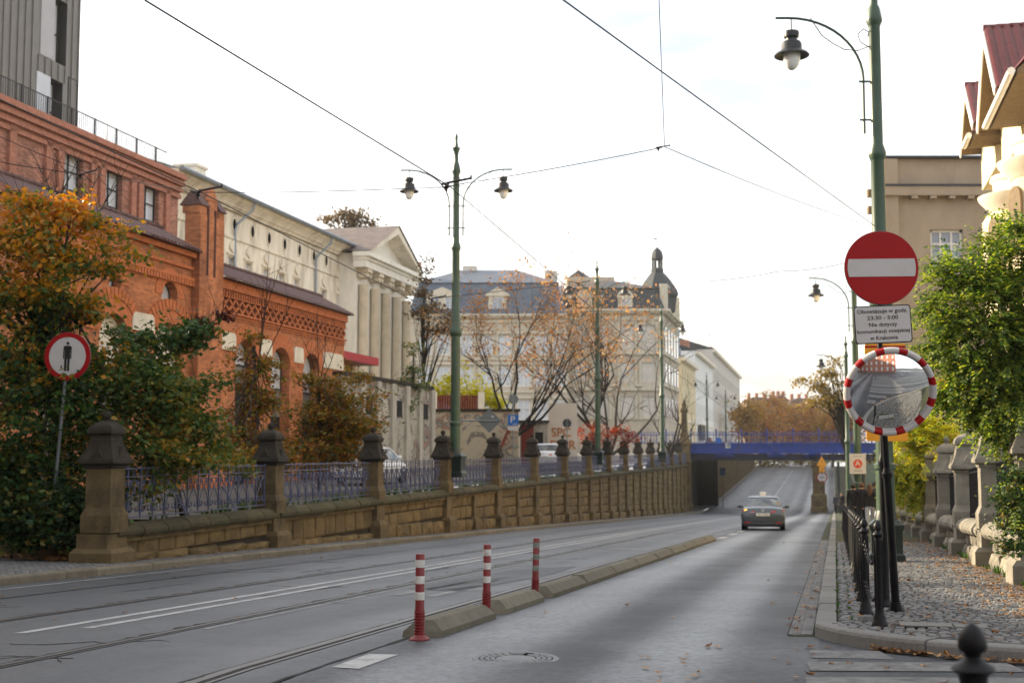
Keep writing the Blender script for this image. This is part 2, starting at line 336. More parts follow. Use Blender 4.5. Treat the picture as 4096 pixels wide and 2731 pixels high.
mat('stone_grey', (.22,.2,.16), .9, .25, 3, bump=.7, bscale=18, rnd_obj=.2, stain=(.08,.07,.055), stain_amt=.7, stain_scale=1.4)
mat('mortar', (.025,.02,.014), .95, .3, 10)
mat('concrete', (.13,.118,.088), .85, .2, 8, bump=.4, bscale=50, rnd_obj=.1, stain=(.1,.085,.06), stain_amt=.6, stain_scale=3)
mat('red_post', (.16,.006,.007), .45, .15, 12, spec=.5, stain=(.12,.02,.02), stain_amt=.5, stain_scale=9)
mat('white_band', (.6,.58,.54), .5, .12, 20, stain=(.2,.19,.17), stain_amt=.8, stain_scale=12)
mat('grey_band', (.2,.21,.18), .5, .2, 20, stain=(.08,.09,.07), stain_amt=.8, stain_scale=12)
mat('sign_red', (.3,.004,.006), .5, .08, 6, spec=.2)
mat('sign_white', (.47,.455,.445), .5, .05, 6, spec=.2)
mat('sign_black', (.012,.012,.012), .5, .05, 4)
mat('sign_back', (.13,.145,.15), .45, .1, 4, metal=.4)
mat('sign_yellow', (.75,.3,.01), .45, .05, 4)
mat('sign_blue', (.01,.1,.36), .45, .05, 4)
mat('galvanised', (.2,.22,.23), .42, .12, 6, metal=.5)
mat('mirror_steel', (.93,.94,.95), .015, .0, 1, metal=1.)
mat('lamp_iron', (.02,.022,.024), .4, .1, 6)
m = mat('lamp_glass', (.88,.88,.84), .2, .05, 3, spec=.6)
mat('wire', (.015,.016,.018), .5, .1, 3)
mat('insulator', (.03,.02,.02), .35, .1, 3)
brick_mat('brick_orange', (.58,.2,.072), (.33,.1,.038), (.3,.18,.12))
brick_mat('brick_dull', (.5,.22,.145), (.21,.085,.065), (.3,.2,.16))
mat('brick_trim', (.47,.145,.05), .85, .25, 6, bump=.4, bscale=30)
mat('brick_trim_dull', (.38,.16,.105), .85, .3, 6, bump=.4, bscale=30)
mat('brick_dark', (.06,.02,.014), .9, .3, 6)
mat('tile_brown', (.105,.055,.05), .7, .3, 6, bump=.4, bscale=25, rnd_obj=.15)
mat('tile_red', (.115,.014,.013), .38, .2, 6, bump=.2, bscale=25, rnd_obj=.15, spec=.5)
mat('tile_under', (.12,.015,.014), .6, .2, 6)
mat('plaster_white', (.84,.77,.63), .9, .12, 2, bump=.15, bscale=20, stain=(.27,.2,.12), stain_amt=.75, stain_scale=.9, streak=.3)
mat('plaster_pale', (.84,.8,.71), .9, .08, 2, bump=.1, bscale=20, stain=(.45,.38,.28), stain_amt=.4, stain_scale=.7, streak=.4)
mat('plaster_cream', (.7,.61,.47), .9, .08, 1.5, stain=(.4,.33,.24), stain_amt=.5, stain_scale=.6)
mat('cream_far', (.52,.45,.35), .9, .08, 1.5, stain=(.36,.3,.23), stain_amt=.5, stain_scale=.6)
mat('trim_far', (.6,.54,.43), .9, .08, 1.5)
mat('plaster_trim', (.78,.7,.57), .9, .08, 1.5)
mat('plaster_grey', (.4,.38,.33), .9, .2, 2, stain=(.14,.12,.1), stain_amt=.8, stain_scale=1.1, streak=.4, bump=.3)
mat('plaster_beige', (.36,.285,.21), .92, .08, 1.5, bump=.2, bscale=60, stain=(.22,.18,.14), stain_amt=.5, stain_scale=.7, streak=.4)
mat('plaster_yellow', (.72,.6,.38), .9, .06, 2, bump=.15, bscale=50)
mat('plaster_brightwhite', (.8,.78,.74), .85, .05, 3)
mat('plaster_far', (.6,.56,.5), .9, .08, 1)
mat('white_block', (.7,.64,.52), .9, .12, 2, stain=(.4,.35,.28), stain_amt=.5)
mat('wood_soffit', (.16,.11,.06), .8, .25, 6)
mat('wood_red', (.16,.03,.02), .75, .25, 6, bump=.3)
mat('zinc', (.27,.31,.36), .4, .15, 3, metal=.5)
mat('roof_blue', (.1,.125,.165), .45, .14, 2, metal=.3)
mat('roof_rust', (.13,.1,.088), .6, .3, 1.5, stain=(.22,.15,.11), stain_amt=.6)
mat('slate', (.034,.043,.05), .6, .2, 4)
mat('cladding', (.19,.182,.17), .5, .08, 2, metal=.3)
mat('cladding_pale', (.4,.4,.42), .45, .05, 2)
mat('window_frame_dark', (.02,.022,.024), .5, .1, 4)
mat('window_frame_white', (.68,.66,.62), .6, .06, 4)
mat('dark_void', (.012,.012,.012), .9, .2, 3)
mat('grey_panel', (.17,.165,.15), .7, .1, 3)
mat('door_brown', (.3,.1,.03), .6, .2, 5)
mat('canopy_red', (.4,.02,.025), .5, .15, 3)
mat('wall_yellow', (.6,.42,.06), .85, .1, 3)
mat('bridge_blue', (.005,.036,.23), .5, .2, 2, stain=(.05,.03,.05), stain_amt=.6, spec=.4)
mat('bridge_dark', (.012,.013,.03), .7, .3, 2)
mat('bark', (.045,.034,.026), .9, .35, 12, bump=.8, bscale=25)
mat('bark_dark', (.022,.017,.014), .9, .35, 12, bump=.6, bscale=25)
mat('car_paint', (.09,.108,.125), .32, .04, 2, metal=.55, coat=.8)
mat('car_white', (.7,.72,.75), .3, .04, 2, coat=.7)
mat('car_black', (.01,.01,.011), .5, .1, 6)
mat('tyre', (.012,.012,.012), .85, .2, 20)
mat('chrome', (.6,.6,.6), .15, .05, 5, metal=1.)
mat('plate_white', (.72,.72,.68), .4, .04, 5)
mat('skin', (.5,.28,.18), .6, .06, 8)
mat('hair_brown', (.09,.045,.02), .6, .3, 20)
mat('hair_dark', (.02,.014,.01), .6, .3, 20)
mat('cloth_black', (.01,.01,.012), .85, .2, 12, bump=.2)
mat('cloth_jeans', (.36,.38,.42), .85, .12, 12, bump=.2)
mat('cloth_dark', (.03,.032,.04), .85, .2, 12, bump=.2)
mat('paper', (.75,.74,.8), .8, .05, 5)
for nm, cc, st in (('red_lamp', (.55,.012,.012), 0), ('amber_lamp', (1,.3,.0), 2.5)):
    m = mat(nm, cc, .2, .02, 3, spec=.6)
    if st: m.node_tree.nodes['Principled BSDF'].inputs['Emission Color'].default_value = (1,.35,.02,1); m.node_tree.nodes['Principled BSDF'].inputs['Emission Strength'].default_value = st
glass_mat('glass'); glass_mat('glass_sky', (.3,.35,.42), .06, .9); glass_mat('glass_sky_curtain', (.55,.58,.62), .1, .8); glass_mat('glass_car', (.02,.028,.032), .05, .9)  # pale pane colours paint in the sky's reflection, besides curtains
leaf_mat('leaf_beech', [(.0132,.0363,.0121),(.0231,.0627,.0143),(.0462,.1023,.0198),(.1155,.1408,.0264),(.3960,.1980,.0198),(.5610,.2310,.0198),(.4290,.1320,.0198)], .38, 2.0, 6.6, .45)
leaf_mat('leaf_bush', [(.0117,.0324,.0117),(.0189,.0522,.0153),(.0297,.0702,.0171),(.0585,.0999,.0207),(.1755,.1170,.0171)], .2)
leaf_mat('leaf_hornbeam', [(.05,.07,.016),(.09,.1,.02),(.19,.14,.02),(.3,.17,.022),(.28,.11,.02),(.14,.05,.015)], .35)
leaf_mat('leaf_orange', [(.2,.1,.045),(.38,.17,.06),(.48,.22,.075),(.5,.3,.1),(.28,.13,.055)], .35)
leaf_mat('leaf_brown', [(.06,.04,.02),(.13,.08,.03),(.2,.12,.05),(.09,.07,.025)], .3)
leaf_mat('leaf_yellow', [(.35,.36,.02),(.6,.56,.03),(.75,.68,.05),(.4,.42,.03)], .45)
leaf_mat('leaf_robinia', [(.02,.05,.012),(.05,.1,.018),(.11,.175,.025),(.22,.27,.035),(.36,.36,.05)], .5)
leaf_mat('leaf_robinia_gold', [(.16,.26,.03),(.34,.42,.05),(.5,.48,.05),(.6,.4,.03)], .5)
leaf_mat('leaf_far', [(.22,.1,.035),(.4,.17,.04),(.5,.22,.05),(.42,.25,.06),(.3,.2,.06)], .35)
leaf_mat('leaf_red', [(.1,.02,.015),(.2,.035,.02),(.34,.08,.025),(.16,.05,.03)], .4)
leaf_mat('leaf_ivy', [(.030,.075,.030),(.060,.120,.045),(.135,.180,.045),(.300,.195,.045)], .3)
leaf_mat('leaf_fallen', [(.08,.035,.015),(.2,.085,.025),(.32,.15,.04),(.4,.24,.1),(.14,.06,.025)], .15, rough=.7)
leaf_mat('leaf_weed', [(.03,.08,.015),(.05,.12,.02),(.09,.16,.03)], .35)
leaf_mat('leaf_shrub', [(.0184,.0454,.0140),(.0302,.0756,.0184),(.0529,.1058,.0216),(.1058,.1361,.0259),(.2268,.1663,.0238),(.3326,.1663,.0238)], .28, 4.2, 1.4, .35)
leaf_mat('leaf_purple', [(.05,.015,.015),(.09,.02,.015),(.13,.04,.015)], .3)
leaf_mat('leaf_far2', [(.3,.2,.04),(.42,.26,.05),(.45,.22,.05),(.25,.2,.05)], .35)
leaf_mat('leaf_golden', [(.1,.07,.02),(.2,.13,.03),(.28,.2,.04),(.12,.1,.03)], .35)
leaf_mat('leaf_yellow_o', [(.4,.2,.015),(.5,.26,.02),(.45,.15,.015)], .45)
# ------------------------------------------------------------------ ground, carriageway, pavements
YS = [-60,-40,-20,-5,5,8,9,10,11,12,13,14,16,18,20,23,26,30,35,40,45,51,58,66,75,85,95,105,115,122,128,134,140,146,150,156,165,180,195,210,225,240,246,252,260,280,310,360,430]
def strip(name, fL, fR, dz, m, ys=YS, parent=None, zf=g, uv=True):
    me = bpy.data.meshes.new(name); v = []; f = []; uvs = []
    for Y in ys:
        for fx in (fL, fR): x = fx(Y); v.append((x, Y, zf(Y)+dz)); uvs.append((x-XR(Y), Y))
    for i in range(len(ys)-1): f.append((2*i, 2*i+1, 2*i+3, 2*i+2))
    me.from_pydata(v, [], f); ul = me.uv_layers.new(name='UVMap')
    for lp in me.loops: ul.data[lp.index].uv = uvs[lp.vertex_index]
    me.materials.append(MAT[m]); return place(name, me, parent)
def rng_y(a, b): return [a]+[y for y in YS if a+.3 < y < b-.3]+[b]
off = lambda d: (lambda Y: XR(Y)+d)
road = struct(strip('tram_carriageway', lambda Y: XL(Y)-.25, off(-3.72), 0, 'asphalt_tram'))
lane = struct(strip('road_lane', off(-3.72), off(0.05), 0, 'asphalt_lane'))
mb = MB(); ys = [y for y in YS if -25 <= y <= 14]
v = [];
for Y in ys: v += [(XR(Y)+.05, Y, g(Y)), (45, Y, g(Y))]
mb.add(v, [(2*i,2*i+1,2*i+3,2*i+2) for i in range(len(ys)-1)])
side = struct(mb.build('side_street', 'asphalt_street'))
side.data.uv_layers.new(name='UVMap')
for lp in side.data.loops: q = side.data.vertices[lp.vertex_index].co; side.data.uv_layers[0].data[lp.index].uv = (q.y-10, q.x)
# upper street and far land
mb = MB(); ys = [27.5]+[y for y in YS if y >= 30]+[900, 1800]
v = []
for Y in ys: v += [(-900, Y, up(Y)), (XW(min(Y,136))-.32, Y, up(Y))]
mb.add(v, [(2*i,2*i+1,2*i+3,2*i+2) for i in range(len(ys)-1)]); struct(mb.build('upper_street', 'paving'))
mb = MB(); ys = [-60,-20,5,9,20]; v = []
for Y in ys: v += [(-900, Y, .05), (XL(Y)-.2, Y, g(Y)+.02)]
mb.add(v, [(2*i,2*i+1,2*i+3,2*i+2) for i in range(len(ys)-1)]); struct(mb.build('corner_ground', 'paving'))
mb = MB(); ys = [12.5]+[y for y in YS if y >= 13]+[900, 1800]; v = []
for Y in ys: v += [(XV(Y)+.45, Y, g(Y)+.45), (900, Y, max(g(Y)+.45, .2))]
mb.add(v, [(2*i,2*i+1,2*i+3,2*i+2) for i in range(len(ys)-1)]); struct(mb.build('garden_ground', 'grass'))
mb = MB(); mb.add([(-900,-400,-.06),(900,-400,-.06),(900,-25,-.06),(-900,-25,-.06)], [(0,1,2,3)]); struct(mb.build('ground', 'asphalt_street'))
mb = MB(); mb.add([(-200,430,-1.6),(400,430,-1.2),(400,1800,0),(-200,1800,0)], [(0,1,2,3)]); struct(mb.build('far_ground', 'grass'))

# tram rails: steel head and dark groove, let into the asphalt
def ribbon(fx, w, dz, ys): 
    b = MB(); v = []
    for Y in ys: x = fx(Y); v += [(x-w/2, Y, g(Y)+dz), (x+w/2, Y, g(Y)+dz)]
    return b.add(v, [(2*i,2*i+1,2*i+3,2*i+2) for i in range(len(ys)-1)])
def jag(fx, w0, w1, dz, y0, y1, st):
    b = MB(); v = []; Y = y0; k = 0
    while Y < y1:
        a = w0+(w1-w0)*rnd.random()**2; c = w0+(w1-w0)*rnd.random()**2
        v += [(fx(Y)-a, Y, g(Y)+dz), (fx(Y)+c, Y, g(Y)+dz)]; Y += st*(.5+rnd.random())*(1+Y/60); k += 1
    return b.add(v, [(2*i,2*i+1,2*i+3,2*i+2) for i in range(k-1)])
for d, wd in ((-10.5, .6), (-8.55, 1.1), (-6.2, 1.), (-4.32, 1.45)):
    r = struct(ribbon(off(d), .062*wd, .008, YS[3:]).build('tram_rail', 'rail_steel'))
    ribbon(off(d+.031*wd+.021*wd), .042*wd, .005, YS[3:]).build('groove', 'groove', r)
    ribbon(off(d+.086*wd), .026*wd, .007, YS[3:]).build('guard_lip', 'rail_steel', r)
    if wd > .9: jag(off(d-.06), .012, .1 if d < -5 else .03, .004, 9, 60, .12).build('broken_edge', 'groove', r)
# painted markings
def mark(name, a0, a1, y0, y1, m='paint_white', sk=0., par=None):
    ys = rng_y(y0, y1); b = MB(); v = []
    for Y in ys: x = XR(Y); v += [(x+a0+sk*(Y-y0), Y, g(Y)+.004), (x+a1+sk*(Y-y0), Y, g(Y)+.004)]
    return b.add(v, [(2*i,2*i+1,2*i+3,2*i+2) for i in range(len(ys)-1)]).build(name, m, par or road)
mark('painted_line', -7.62, -7.5, 12.6, 105); mark('painted_line', -7.26, -7.14, 13.1, 105)
mark('painted_line', -7.5, -7.38, 150, 240); mark('painted_dash', -7.4, -7.28, 9.4, 11.6)
mark('painted_line', -6.02, -5.96, 13.0, 100, 'paint_worn')
mark('painted_line', -11.6, -11.5, 12, 100, 'paint_worn')
p = [(-1.37,10.08),(-1.18,10.92),(-.93,10.88),(-1.15,9.98)]
MB().add([(x, y, g(y)+.005) for x, y in p], [(0,3,2,1)]).build('painted_dash', 'paint_white', lane)
for y0, y1 in ((42,44.2),(46.2,48.6),(50.5,52)): mark('painted_dash', -3.62, -3.36, y0, y1, par=lane)
mark('stop_line', -3.2, -.4, 56.3, 56.7, 'paint_worn', par=lane)
mark('painted_dash', -5.6, -4.6, 33.5, 33.9, 'paint_worn')
def poly_mark(name, pts, m, par): return MB().add([(XR(y)+a, y, g(y)+.0045) for a, y in pts], [tuple(range(len(pts)))[::-1]]).build(name, m, par)
poly_mark('painted_arrow', [(-5.7,17.5),(-5.55,17.5),(-5.35,20.2),(-5.05,20.0),(-5.1,21.6),(-5.75,20.6),(-5.52,20.4)], 'paint_worn', road)
poly_mark('painted_arrow', [(-5.2,17.3),(-5.02,17.3),(-4.95,18.4),(-4.72,18.4),(-5.0,19.6),(-5.36,18.5),(-5.14,18.5)], 'paint_worn', road)
poly_mark('asphalt_patch', [(-5.9,18.8),(-5.0,18.2),(-4.6,22),(-4.7,25),(-5.6,23.5)], 'paint_worn', road).data.materials[0] = MAT['asphalt_tram']
for k in range(15):                                   # zebra across the side street, stripes along its traffic
    y0 = 10.66-k*.78; x0 = XR(y0)-.0; L_ = (.65, 1.6, 3.4)[k] if k < 3 else 4.2
    MB().add([(x0,y0,g(y0)+.005),(x0+L_,y0-.06,g(y0)+.005),(x0+L_,y0+.36,g(y0)+.005),(x0+.08,y0+.42,g(y0)+.005)], [(0,1,2,3)]).build('zebra_stripe', 'zebra_worn', side)
for k in range(6):                                    # give-way teeth, seen only in the traffic mirror
    MB().add([(9.5,-2-k*.7,.005),(10.2,-2.25-k*.7,.005),(10.2,-1.75-k*.7,.005)], [(0,1,2)]).build('give_way_tooth', 'paint_white', side)

jag(off(-3.73), .008, .03, .0045, 9, 42, .15).build('surface_joint', 'groove', lane)
ck = MB(); cq = random.Random(5)
for k in range(34):                                   # cracks in the old asphalt
    a, y = cq.uniform(-11.5,-4.5), 10.5+22*cq.random()**1.5; hd = cq.choice((0,0,1)); pts = []
    for i in range(cq.randint(7,14)):
        pts.append((XR(y)+a, y)); a += cq.uniform(.04,.2) if not hd else cq.uniform(-.05,.08); y += cq.uniform(-.14,.14) if not hd else cq.uniform(.1,.3)
    w_ = cq.uniform(.006,.014)*(1+pts[0][1]/25); v = []
    for i, (px_, py_) in enumerate(pts): e_ = w_*cq.uniform(.4,1.3); v += [(px_-e_*hd, py_-e_*(1-hd), g(py_)+.0035), (px_+e_*hd, py_+e_*(1-hd)+.001, g(py_)+.0035)]
    ck.add(v, [(2*i,2*i+1,2*i+3,2*i+2) for i in range(len(pts)-1)])
tag(ck.build('asphalt_cracks', 'groove', road), kind='stuff')
# right pavement: kerb, gutter, setts
FR = [(2.81,12.31),(2.84,11.95),(2.93,11.57),(3.05,11.25),(3.21,11.01),(3.5,10.68),(3.97,10.32),(4.7,9.98),(5.6,9.75),(8,9.4),(12,9.2),(20,9.1)]
def path_pts(pts, seg):
    P = [Vector(p) for p in pts]; o = [P[0]]; acc = []
    for a, b in zip(P, P[1:]):
        n = max(1, int((b-a).length/seg)); acc += [a+(b-a)*i/n for i in range(n)]
    return acc+[P[-1]]
def kerb(path, w, h, seg, m, parent, zf=g, side=1, sub=3, gap=.012, name='kerb_stone'):
    # path runs so that the pavement lies to its right (side=1); stones are separate pieces with rounded top edge
    P = path_pts(path, .1); d = [0]
    for a, b in zip(P, P[1:]): d.append(d[-1]+(b-a).length)
    def pos(t):
        import bisect
        i = max(1, min(len(d)-1, bisect.bisect(d, t))); q = (t-d[i-1])/max(1e-6, d[i]-d[i-1]); a = P[i-1].lerp(P[i], q); tt = (P[i]-P[i-1]).normalized()
        return a, tt
    t = 0; total = d[-1]
    while t < total-.05:
        Lk = seg(pos(t)[0]) if callable(seg) else seg
        Lk *= .9+.2*rnd.random(); e = min(total, t+Lk); mb = MB(); rings = []
        jz = rnd.uniform(-.006,.006); jx = rnd.uniform(-.005,.005)
        for i in range(sub+1):
            a, tt = pos(t+gap/2+(e-t-gap)*i/sub); nrm = Vector((tt.y, -tt.x))*side
            z = zf(a.y)+jz
            prof = [(jx,-.12),(jx,h-.035),(jx+.012,h-.01),(jx+.035,h),(w-.005,h),(w,h-.006),(w,-.1)]
            rings.append([(a.x+nrm.x*q, a.y+nrm.y*q, z+k) for q, k in prof])
        n = 7; vs_ = [p for r in rings for p in r]; fs = []
        for i in range(sub):
            for j in range(n-1): fs.append((i*n+j, i*n+n+j, i*n+n+j+1, i*n+j+1) if side == 1 else (i*n+j, i*n+j+1, i*n+n+j+1, i*n+n+j))
        fs += [tuple(range(n)), tuple(sub*n+j for j in range(n))[::-1]]
        mb.add(vs_, fs).build(name, m, parent); t = e
kr = thing('kerb', None, None); struct(kr)
path = [(XR(Y), Y) for Y in (260,240,210,180,156,140,124,110,90,70,55,45,36,30,24,20,16,13)]+FR
kerb(path, .2, .125, lambda a: 1.0 if a.y < 40 else (2.5 if a.y < 70 else 8), 'kerb_granite', kr, side=-1)
gu = thing('gutter', None, None); struct(gu)
gm = [MB().stack([(.49,-.4),(.49,.4),(.47,.5)], 0, 0).mesh('gutter_stone', 'gutter_stone') for _ in range(1)]
Y = 12.45; k = 0
while Y < 40:
    for a in (-.17, -.055):
        jj = rnd.uniform(-.01,.01)
        place('gutter_stone', gm[0], gu, (XR(Y)+a, Y+(.08 if a > -.2 else 0), g(Y)+.004), math.atan2(-.246, 1)+rnd.uniform(-.02,.02), (.112,.25 if Y < 30 else .5,.02+.004*rnd.random()))
    Y += .26 if Y < 30 else .52
strip('gutter_base', off(-.235), off(.0), .004, 'moss_joint', rng_y(12.3, 124), gu)
strip('edge_seam', off(-.262), off(-.235), .005, 'groove', rng_y(12.4, 60), gu)
def yfront(x):
    for a, b in zip(FR[2:], FR[3:]):
        if a[0] <= x <= b[0]: return a[1]+(b[1]-a[1])*(x-a[0])/(b[0]-a[0])
    return 99 if x < FR[2][0] else 9.1
pav = MB(); ys = rng_y(12.3, 270); v = []
for Y in ys: v += [(XR(Y)+.15, Y, g(Y)+.1), (XV(Y)+.2, Y, g(Y)+.1)]
pav.add(v, [(2*i,2*i+1,2*i+3,2*i+2) for i in range(len(ys)-1)])
xs = [2.99,3.1,3.2,3.35,3.5,3.75,4,4.4,4.8,5.2,5.5,6.2,8,12,20]; v = []
for x in xs: v += [(x, yfront(x)+.15, g(yfront(x))+.1), (x, max(12.3, yfront(x)+.2), g(12.3)+.1)]
pav.add(v, [(2*i,2*i+2,2*i+3,2*i+1) for i in range(len(xs)-1)])
pv = struct(pav.build('pavement', 'moss_joint'))
def sett(mb, x, y, z, a, sx, sy, h, ang):
    ca, sa = math.cos(ang), math.sin(ang); t = rnd.uniform(-.004,.004); u = rnd.uniform(-.004,.004)
    def q(px, py, pz): return (x+px*ca-py*sa, y+px*sa+py*ca, z+pz)
    i = .012
    mb.add([q(-sx,-sy,0),q(sx,-sy,0),q(sx,sy,0),q(-sx,sy,0),q(-sx+i,-sy+i,h+t),q(sx-i,-sy+i,h+u),q(sx-i,sy-i,h-t),q(-sx+i,sy-i,h-u)],
        [(4,5,6,7),(0,1,5,4),(1,2,6,5),(2,3,7,6),(3,0,4,7)])
spots = []; Y = 9.9; ang0 = math.atan2(-.246, 1)
while Y < 35:
    x = XR(Y)+.22 if Y > 12.3 else 2.95; x += (hash(round(Y*10)) % 3)*.02
    xe = XV(Y)-.02 if Y > 12.9 else min(4.2+(12.9-Y)*.8, 6.4)+1.2
    while x < xe:
        wd = rnd.uniform(.085,.125)
        yy = Y+(x-XR(Y))*-.246*.0
        if yy > yfront(x)+.27: spots.append((x+wd/2, yy+rnd.uniform(-.006,.006), wd/2-.007, ))
        x += wd
    Y += .118
spots = [s for s in spots if not (3.50 < s[0] < 4.3 and 11.9 < s[1] < 12.22)]
spots.sort(key=lambda s: s[1]+ (1.5 if s[0] > 5.2 else 0)); stuff = MB()
cm = []
for _ in range(6): b = MB(); sett(b, 0, 0, 0, 0, .048, .051, .03, 0); cm.append(b.mesh('cobble', 'cobble_one'))
for i, (x, y, sx) in enumerate(spots):
    z = g(y)+.1+rnd.uniform(-.004,.005); a = ang0+rnd.uniform(-.06,.06)
    if i < 300: place('cobble', cm[i%6], pv, (x, y, z), a, (sx/.048, 1, 1))
    else: sett(stuff, x, y, z, 0, sx, .051, .03, a)
tag(stuff.build('cobbles', 'cobble', pv), kind='stuff')
# metal lid let into the setts beside the corner
t = thing('utility_cover', 'flat rectangular grey cover plate let into the setts by the corner posts', 'cover', (3.9,12.06,g(12.06)+.125), ang0)
MB().box(-.36,.1,-.13,.13,0,.012).build('plate', 'kerb_granite', t); MB().box(.115,.4,-.13,.13,0,.012).build('plate', 'kerb_granite', t)

# left pavement and kerb
kl = struct(thing('kerb', None, None))
kerb([(XL(Y), Y) for Y in (7,12,16,20,24,28,33,40,50,65,85,110,134)], .2, .13, lambda a: .95 if a.y < 36 else (1.4 if a.y < 60 else 5), 'kerb_concrete', kl, side=-1)
struct(strip('pavement', lambda Y: XW(Y)-.3 if Y > 23 else XW(Y)-.1, lambda Y: XL(Y)-.15, .105, 'paving', [7,9,10,12,14,16,18,20,23,26,30,35,40,45,51,58,66,75,85,95,105,115,122,128,136,142,150]))
lp = struct(thing('paving_course', None, None)); b = MB(); cnt = 0
stuff = MB()
Y = 15.0
while Y < 40:
    x = XW(Y)+.02 if Y > 24.4 else max(-.4*Y, -11)
    while x < XL(Y)-.24: wd = .12; sett(stuff, x+wd/2, Y, g(Y)+.1, 0, .052, .062, .02, ang0); x += wd
    Y += .14
tag(stuff.build('setts', 'cobble', lp), kind='stuff')
# low stone edging under the bush, left of the first pier
t = thing('stone_edging', 'low dark stone edging under the bush left of the first pier', 'edging', (0,0,0))
edge_line = [(-14.2,28.6),(-12.3,27.5),(-10.3,26.3),(-8.7,25.25),(-7.85,24.6)]
P = path_pts(edge_line, 1.0)
for a, c in zip(P, P[1:]):
    d = (c-a).normalized(); n = Vector((d.y, -d.x)); z = g(a.y)+.08; a2 = a+d*.01; c2 = c-d*.01; h = .36+rnd.uniform(-.01,.01)
    MB().hexa([(a2.x,a2.y,z),(a2.x-n.x*.22,a2.y-n.y*.22,z),(c2.x-n.x*.22,c2.y-n.y*.22,z),(c2.x,c2.y,z)][::-1], [(a2.x,a2.y,z+h),(a2.x-n.x*.22,a2.y-n.y*.22,z+h),(c2.x-n.x*.22,c2.y-n.y*.22,z+h),(c2.x,c2.y,z+h)][::-1]).build('edging_stone', 'stone_pier', t)
mb = MB(); mb.add([(-30,30,.1),(-14.2,28.75,-.3),(-10.3,26.45,-.25),(-7.85,24.75,-.22),(-6.5,30,.24),(-14,36,.3)], [(0,1,2,3,4,5)]); struct(mb.build('planting_bed', 'soil'))
mb = MB(); pp = [(XL(14)-.15,14),(XL(24.5)-.15,24.5),(XW(24.5)+.1,24.55),(-10.3,26.3),(-14.2,28.6),(-20,30),(-20,14)]
mb.add([(x, y, g(y)+.1) for x, y in pp], [tuple(range(7))]); struct(mb.build('corner_pavement', 'paving'))

# lane divider: concrete blocks and flexible posts
def divider(y0, y1, lab):
    a0, a1 = -3.44, -3.80; m_ = (y0+y1)/2; t = .06
    def P(a, Y, z): return (XR(Y)+a, Y, g(Y)+z)
    b = MB(); h = .155+rnd.uniform(-.006,.006); c = rnd.uniform(-.01,.01)
    b.add([P(a0+c,y0,0),P(a1+c,y0,0),P(a1,y1,0),P(a0,y1,0), P(a0+c,y0+.03,.055),P(a1+c,y0+.03,.055),P(a1,y1-.03,.055),P(a0,y1-.03,.055),
        P(a0-.1+c,y0+.1,h),P(a1+.1+c,y0+.1,h),P(a1+.1,y1-.1,h),P(a0-.1,y1-.1,h)],
        [(0,3,7,4),(1,0,4,5),(2,1,5,6),(3,2,6,7),(4,7,11,8),(5,4,8,9),(6,5,9,10),(7,6,10,11),(8,11,10,9)][0:9])
    b.f = [f[::-1] for f in b.f]
    return tag(b.build('divider_block', 'concrete'), lab, 'kerb block', 'concrete blocks dividing the lanes')
bl = [(12.25,14.2),(14.66,16.55),(17.02,19.35)]
y = 19.4
while y < 40: bl.append((y, min(y+2.55, 40.6))); y += 2.6
nm = ['concrete divider block right behind the front red and white post', 'concrete divider block between the second and third red post', 'concrete divider block just beyond the third red post']
od = ['second','third','fourth','fifth','sixth','seventh','eighth','ninth']
for i, (a, c) in enumerate(bl):
    divider(a, c, nm[i] if i < 3 else ('farthest concrete divider block, where the row ends before the taxi' if i == len(bl)-1 else f'concrete divider block, {od[i-3]} beyond the third red post'))
def flex(x, y, lab, bands, lean):
    t = thing('flexible_post', lab, 'bollard', (x, y, g(y)), 0, 'red and white flexible posts', rot=(lean[0], lean[1], 0))
    r = .041; prof = [(.095,0),(.095,.012),(.085,.022),(.056,.04),(.05,.05)]
    MB().lathe(prof, 20).build('foot', 'red_post', t)
    p = [(.048,.045)]
    for i in range(8): z = .06+i*.026; p += [(.051,z),(.051,z+.008),(.0455,z+.012),(.0455,z+.022)]
    p += [(r,.28),(r,.765),(.036,.772),(.02,.775)]
    MB().lathe(p, 20).build('shaft', 'red_post', t)
    for z0 in (.36,.505,.65): MB().lathe([(r+.0015,z0),(r+.002,z0+.004),(r+.002,z0+.066),(r+.0015,z0+.07)], 20).build('reflective_band', bands, t)
flex(-.84, 12.03, 'front red flexible post with three clean white bands and a round foot', 'white_band', (0,.004))
flex(-.28, 14.47, 'middle red flexible post with scuffed greyish bands', 'white_band', (0,.012))
flex(.29, 16.80, 'farthest red flexible post with dark dirty bands, leaning right', 'grey_band', (0,.03))
# manhole
t = thing('manhole_cover', 'round cast iron manhole cover with radial relief in the lane', 'manhole', (.03,10.63,g(10.63)), .3)
MB().lathe([(.30,.0),(.30,.006),(.345,.006),(.35,0)], 48, sm=False).build('frame', 'iron_cast', t)
MB().lathe([(0,.003),(.296,.003)], 48, sm=False).build('lid', 'groove', t)
b = MB()
def sector(r0, r1, a0, a1, h): 
    n = 4; o = [(r1*math.cos(a0+(a1-a0)*i/n), r1*math.sin(a0+(a1-a0)*i/n)) for i in range(n+1)]; q = [(r0*math.cos(a1-(a1-a0)*i/n), r0*math.sin(a1-(a1-a0)*i/n)) for i in range(n+1)]
    b.prism(o+q, .002, h, 'z')
for r0, r1, n in ((.255,.29,26),(.212,.246,22),(.168,.204,18)):
    for i in range(n):
        a = 2*math.pi*i/n
        if abs(math.sin(a+math.pi/n-1.2)) < .36: continue
        sector(r0, r1, a+.02, a+2*math.pi/n-.02, .007)
for i in range(7): a = 1.2+(i-3)*.07; sector(.165,.29,a-.024,a+.02,.0085+.0003*i); sector(.165,.29,a+math.pi-.024,a+math.pi+.02,.0085+.0003*i)
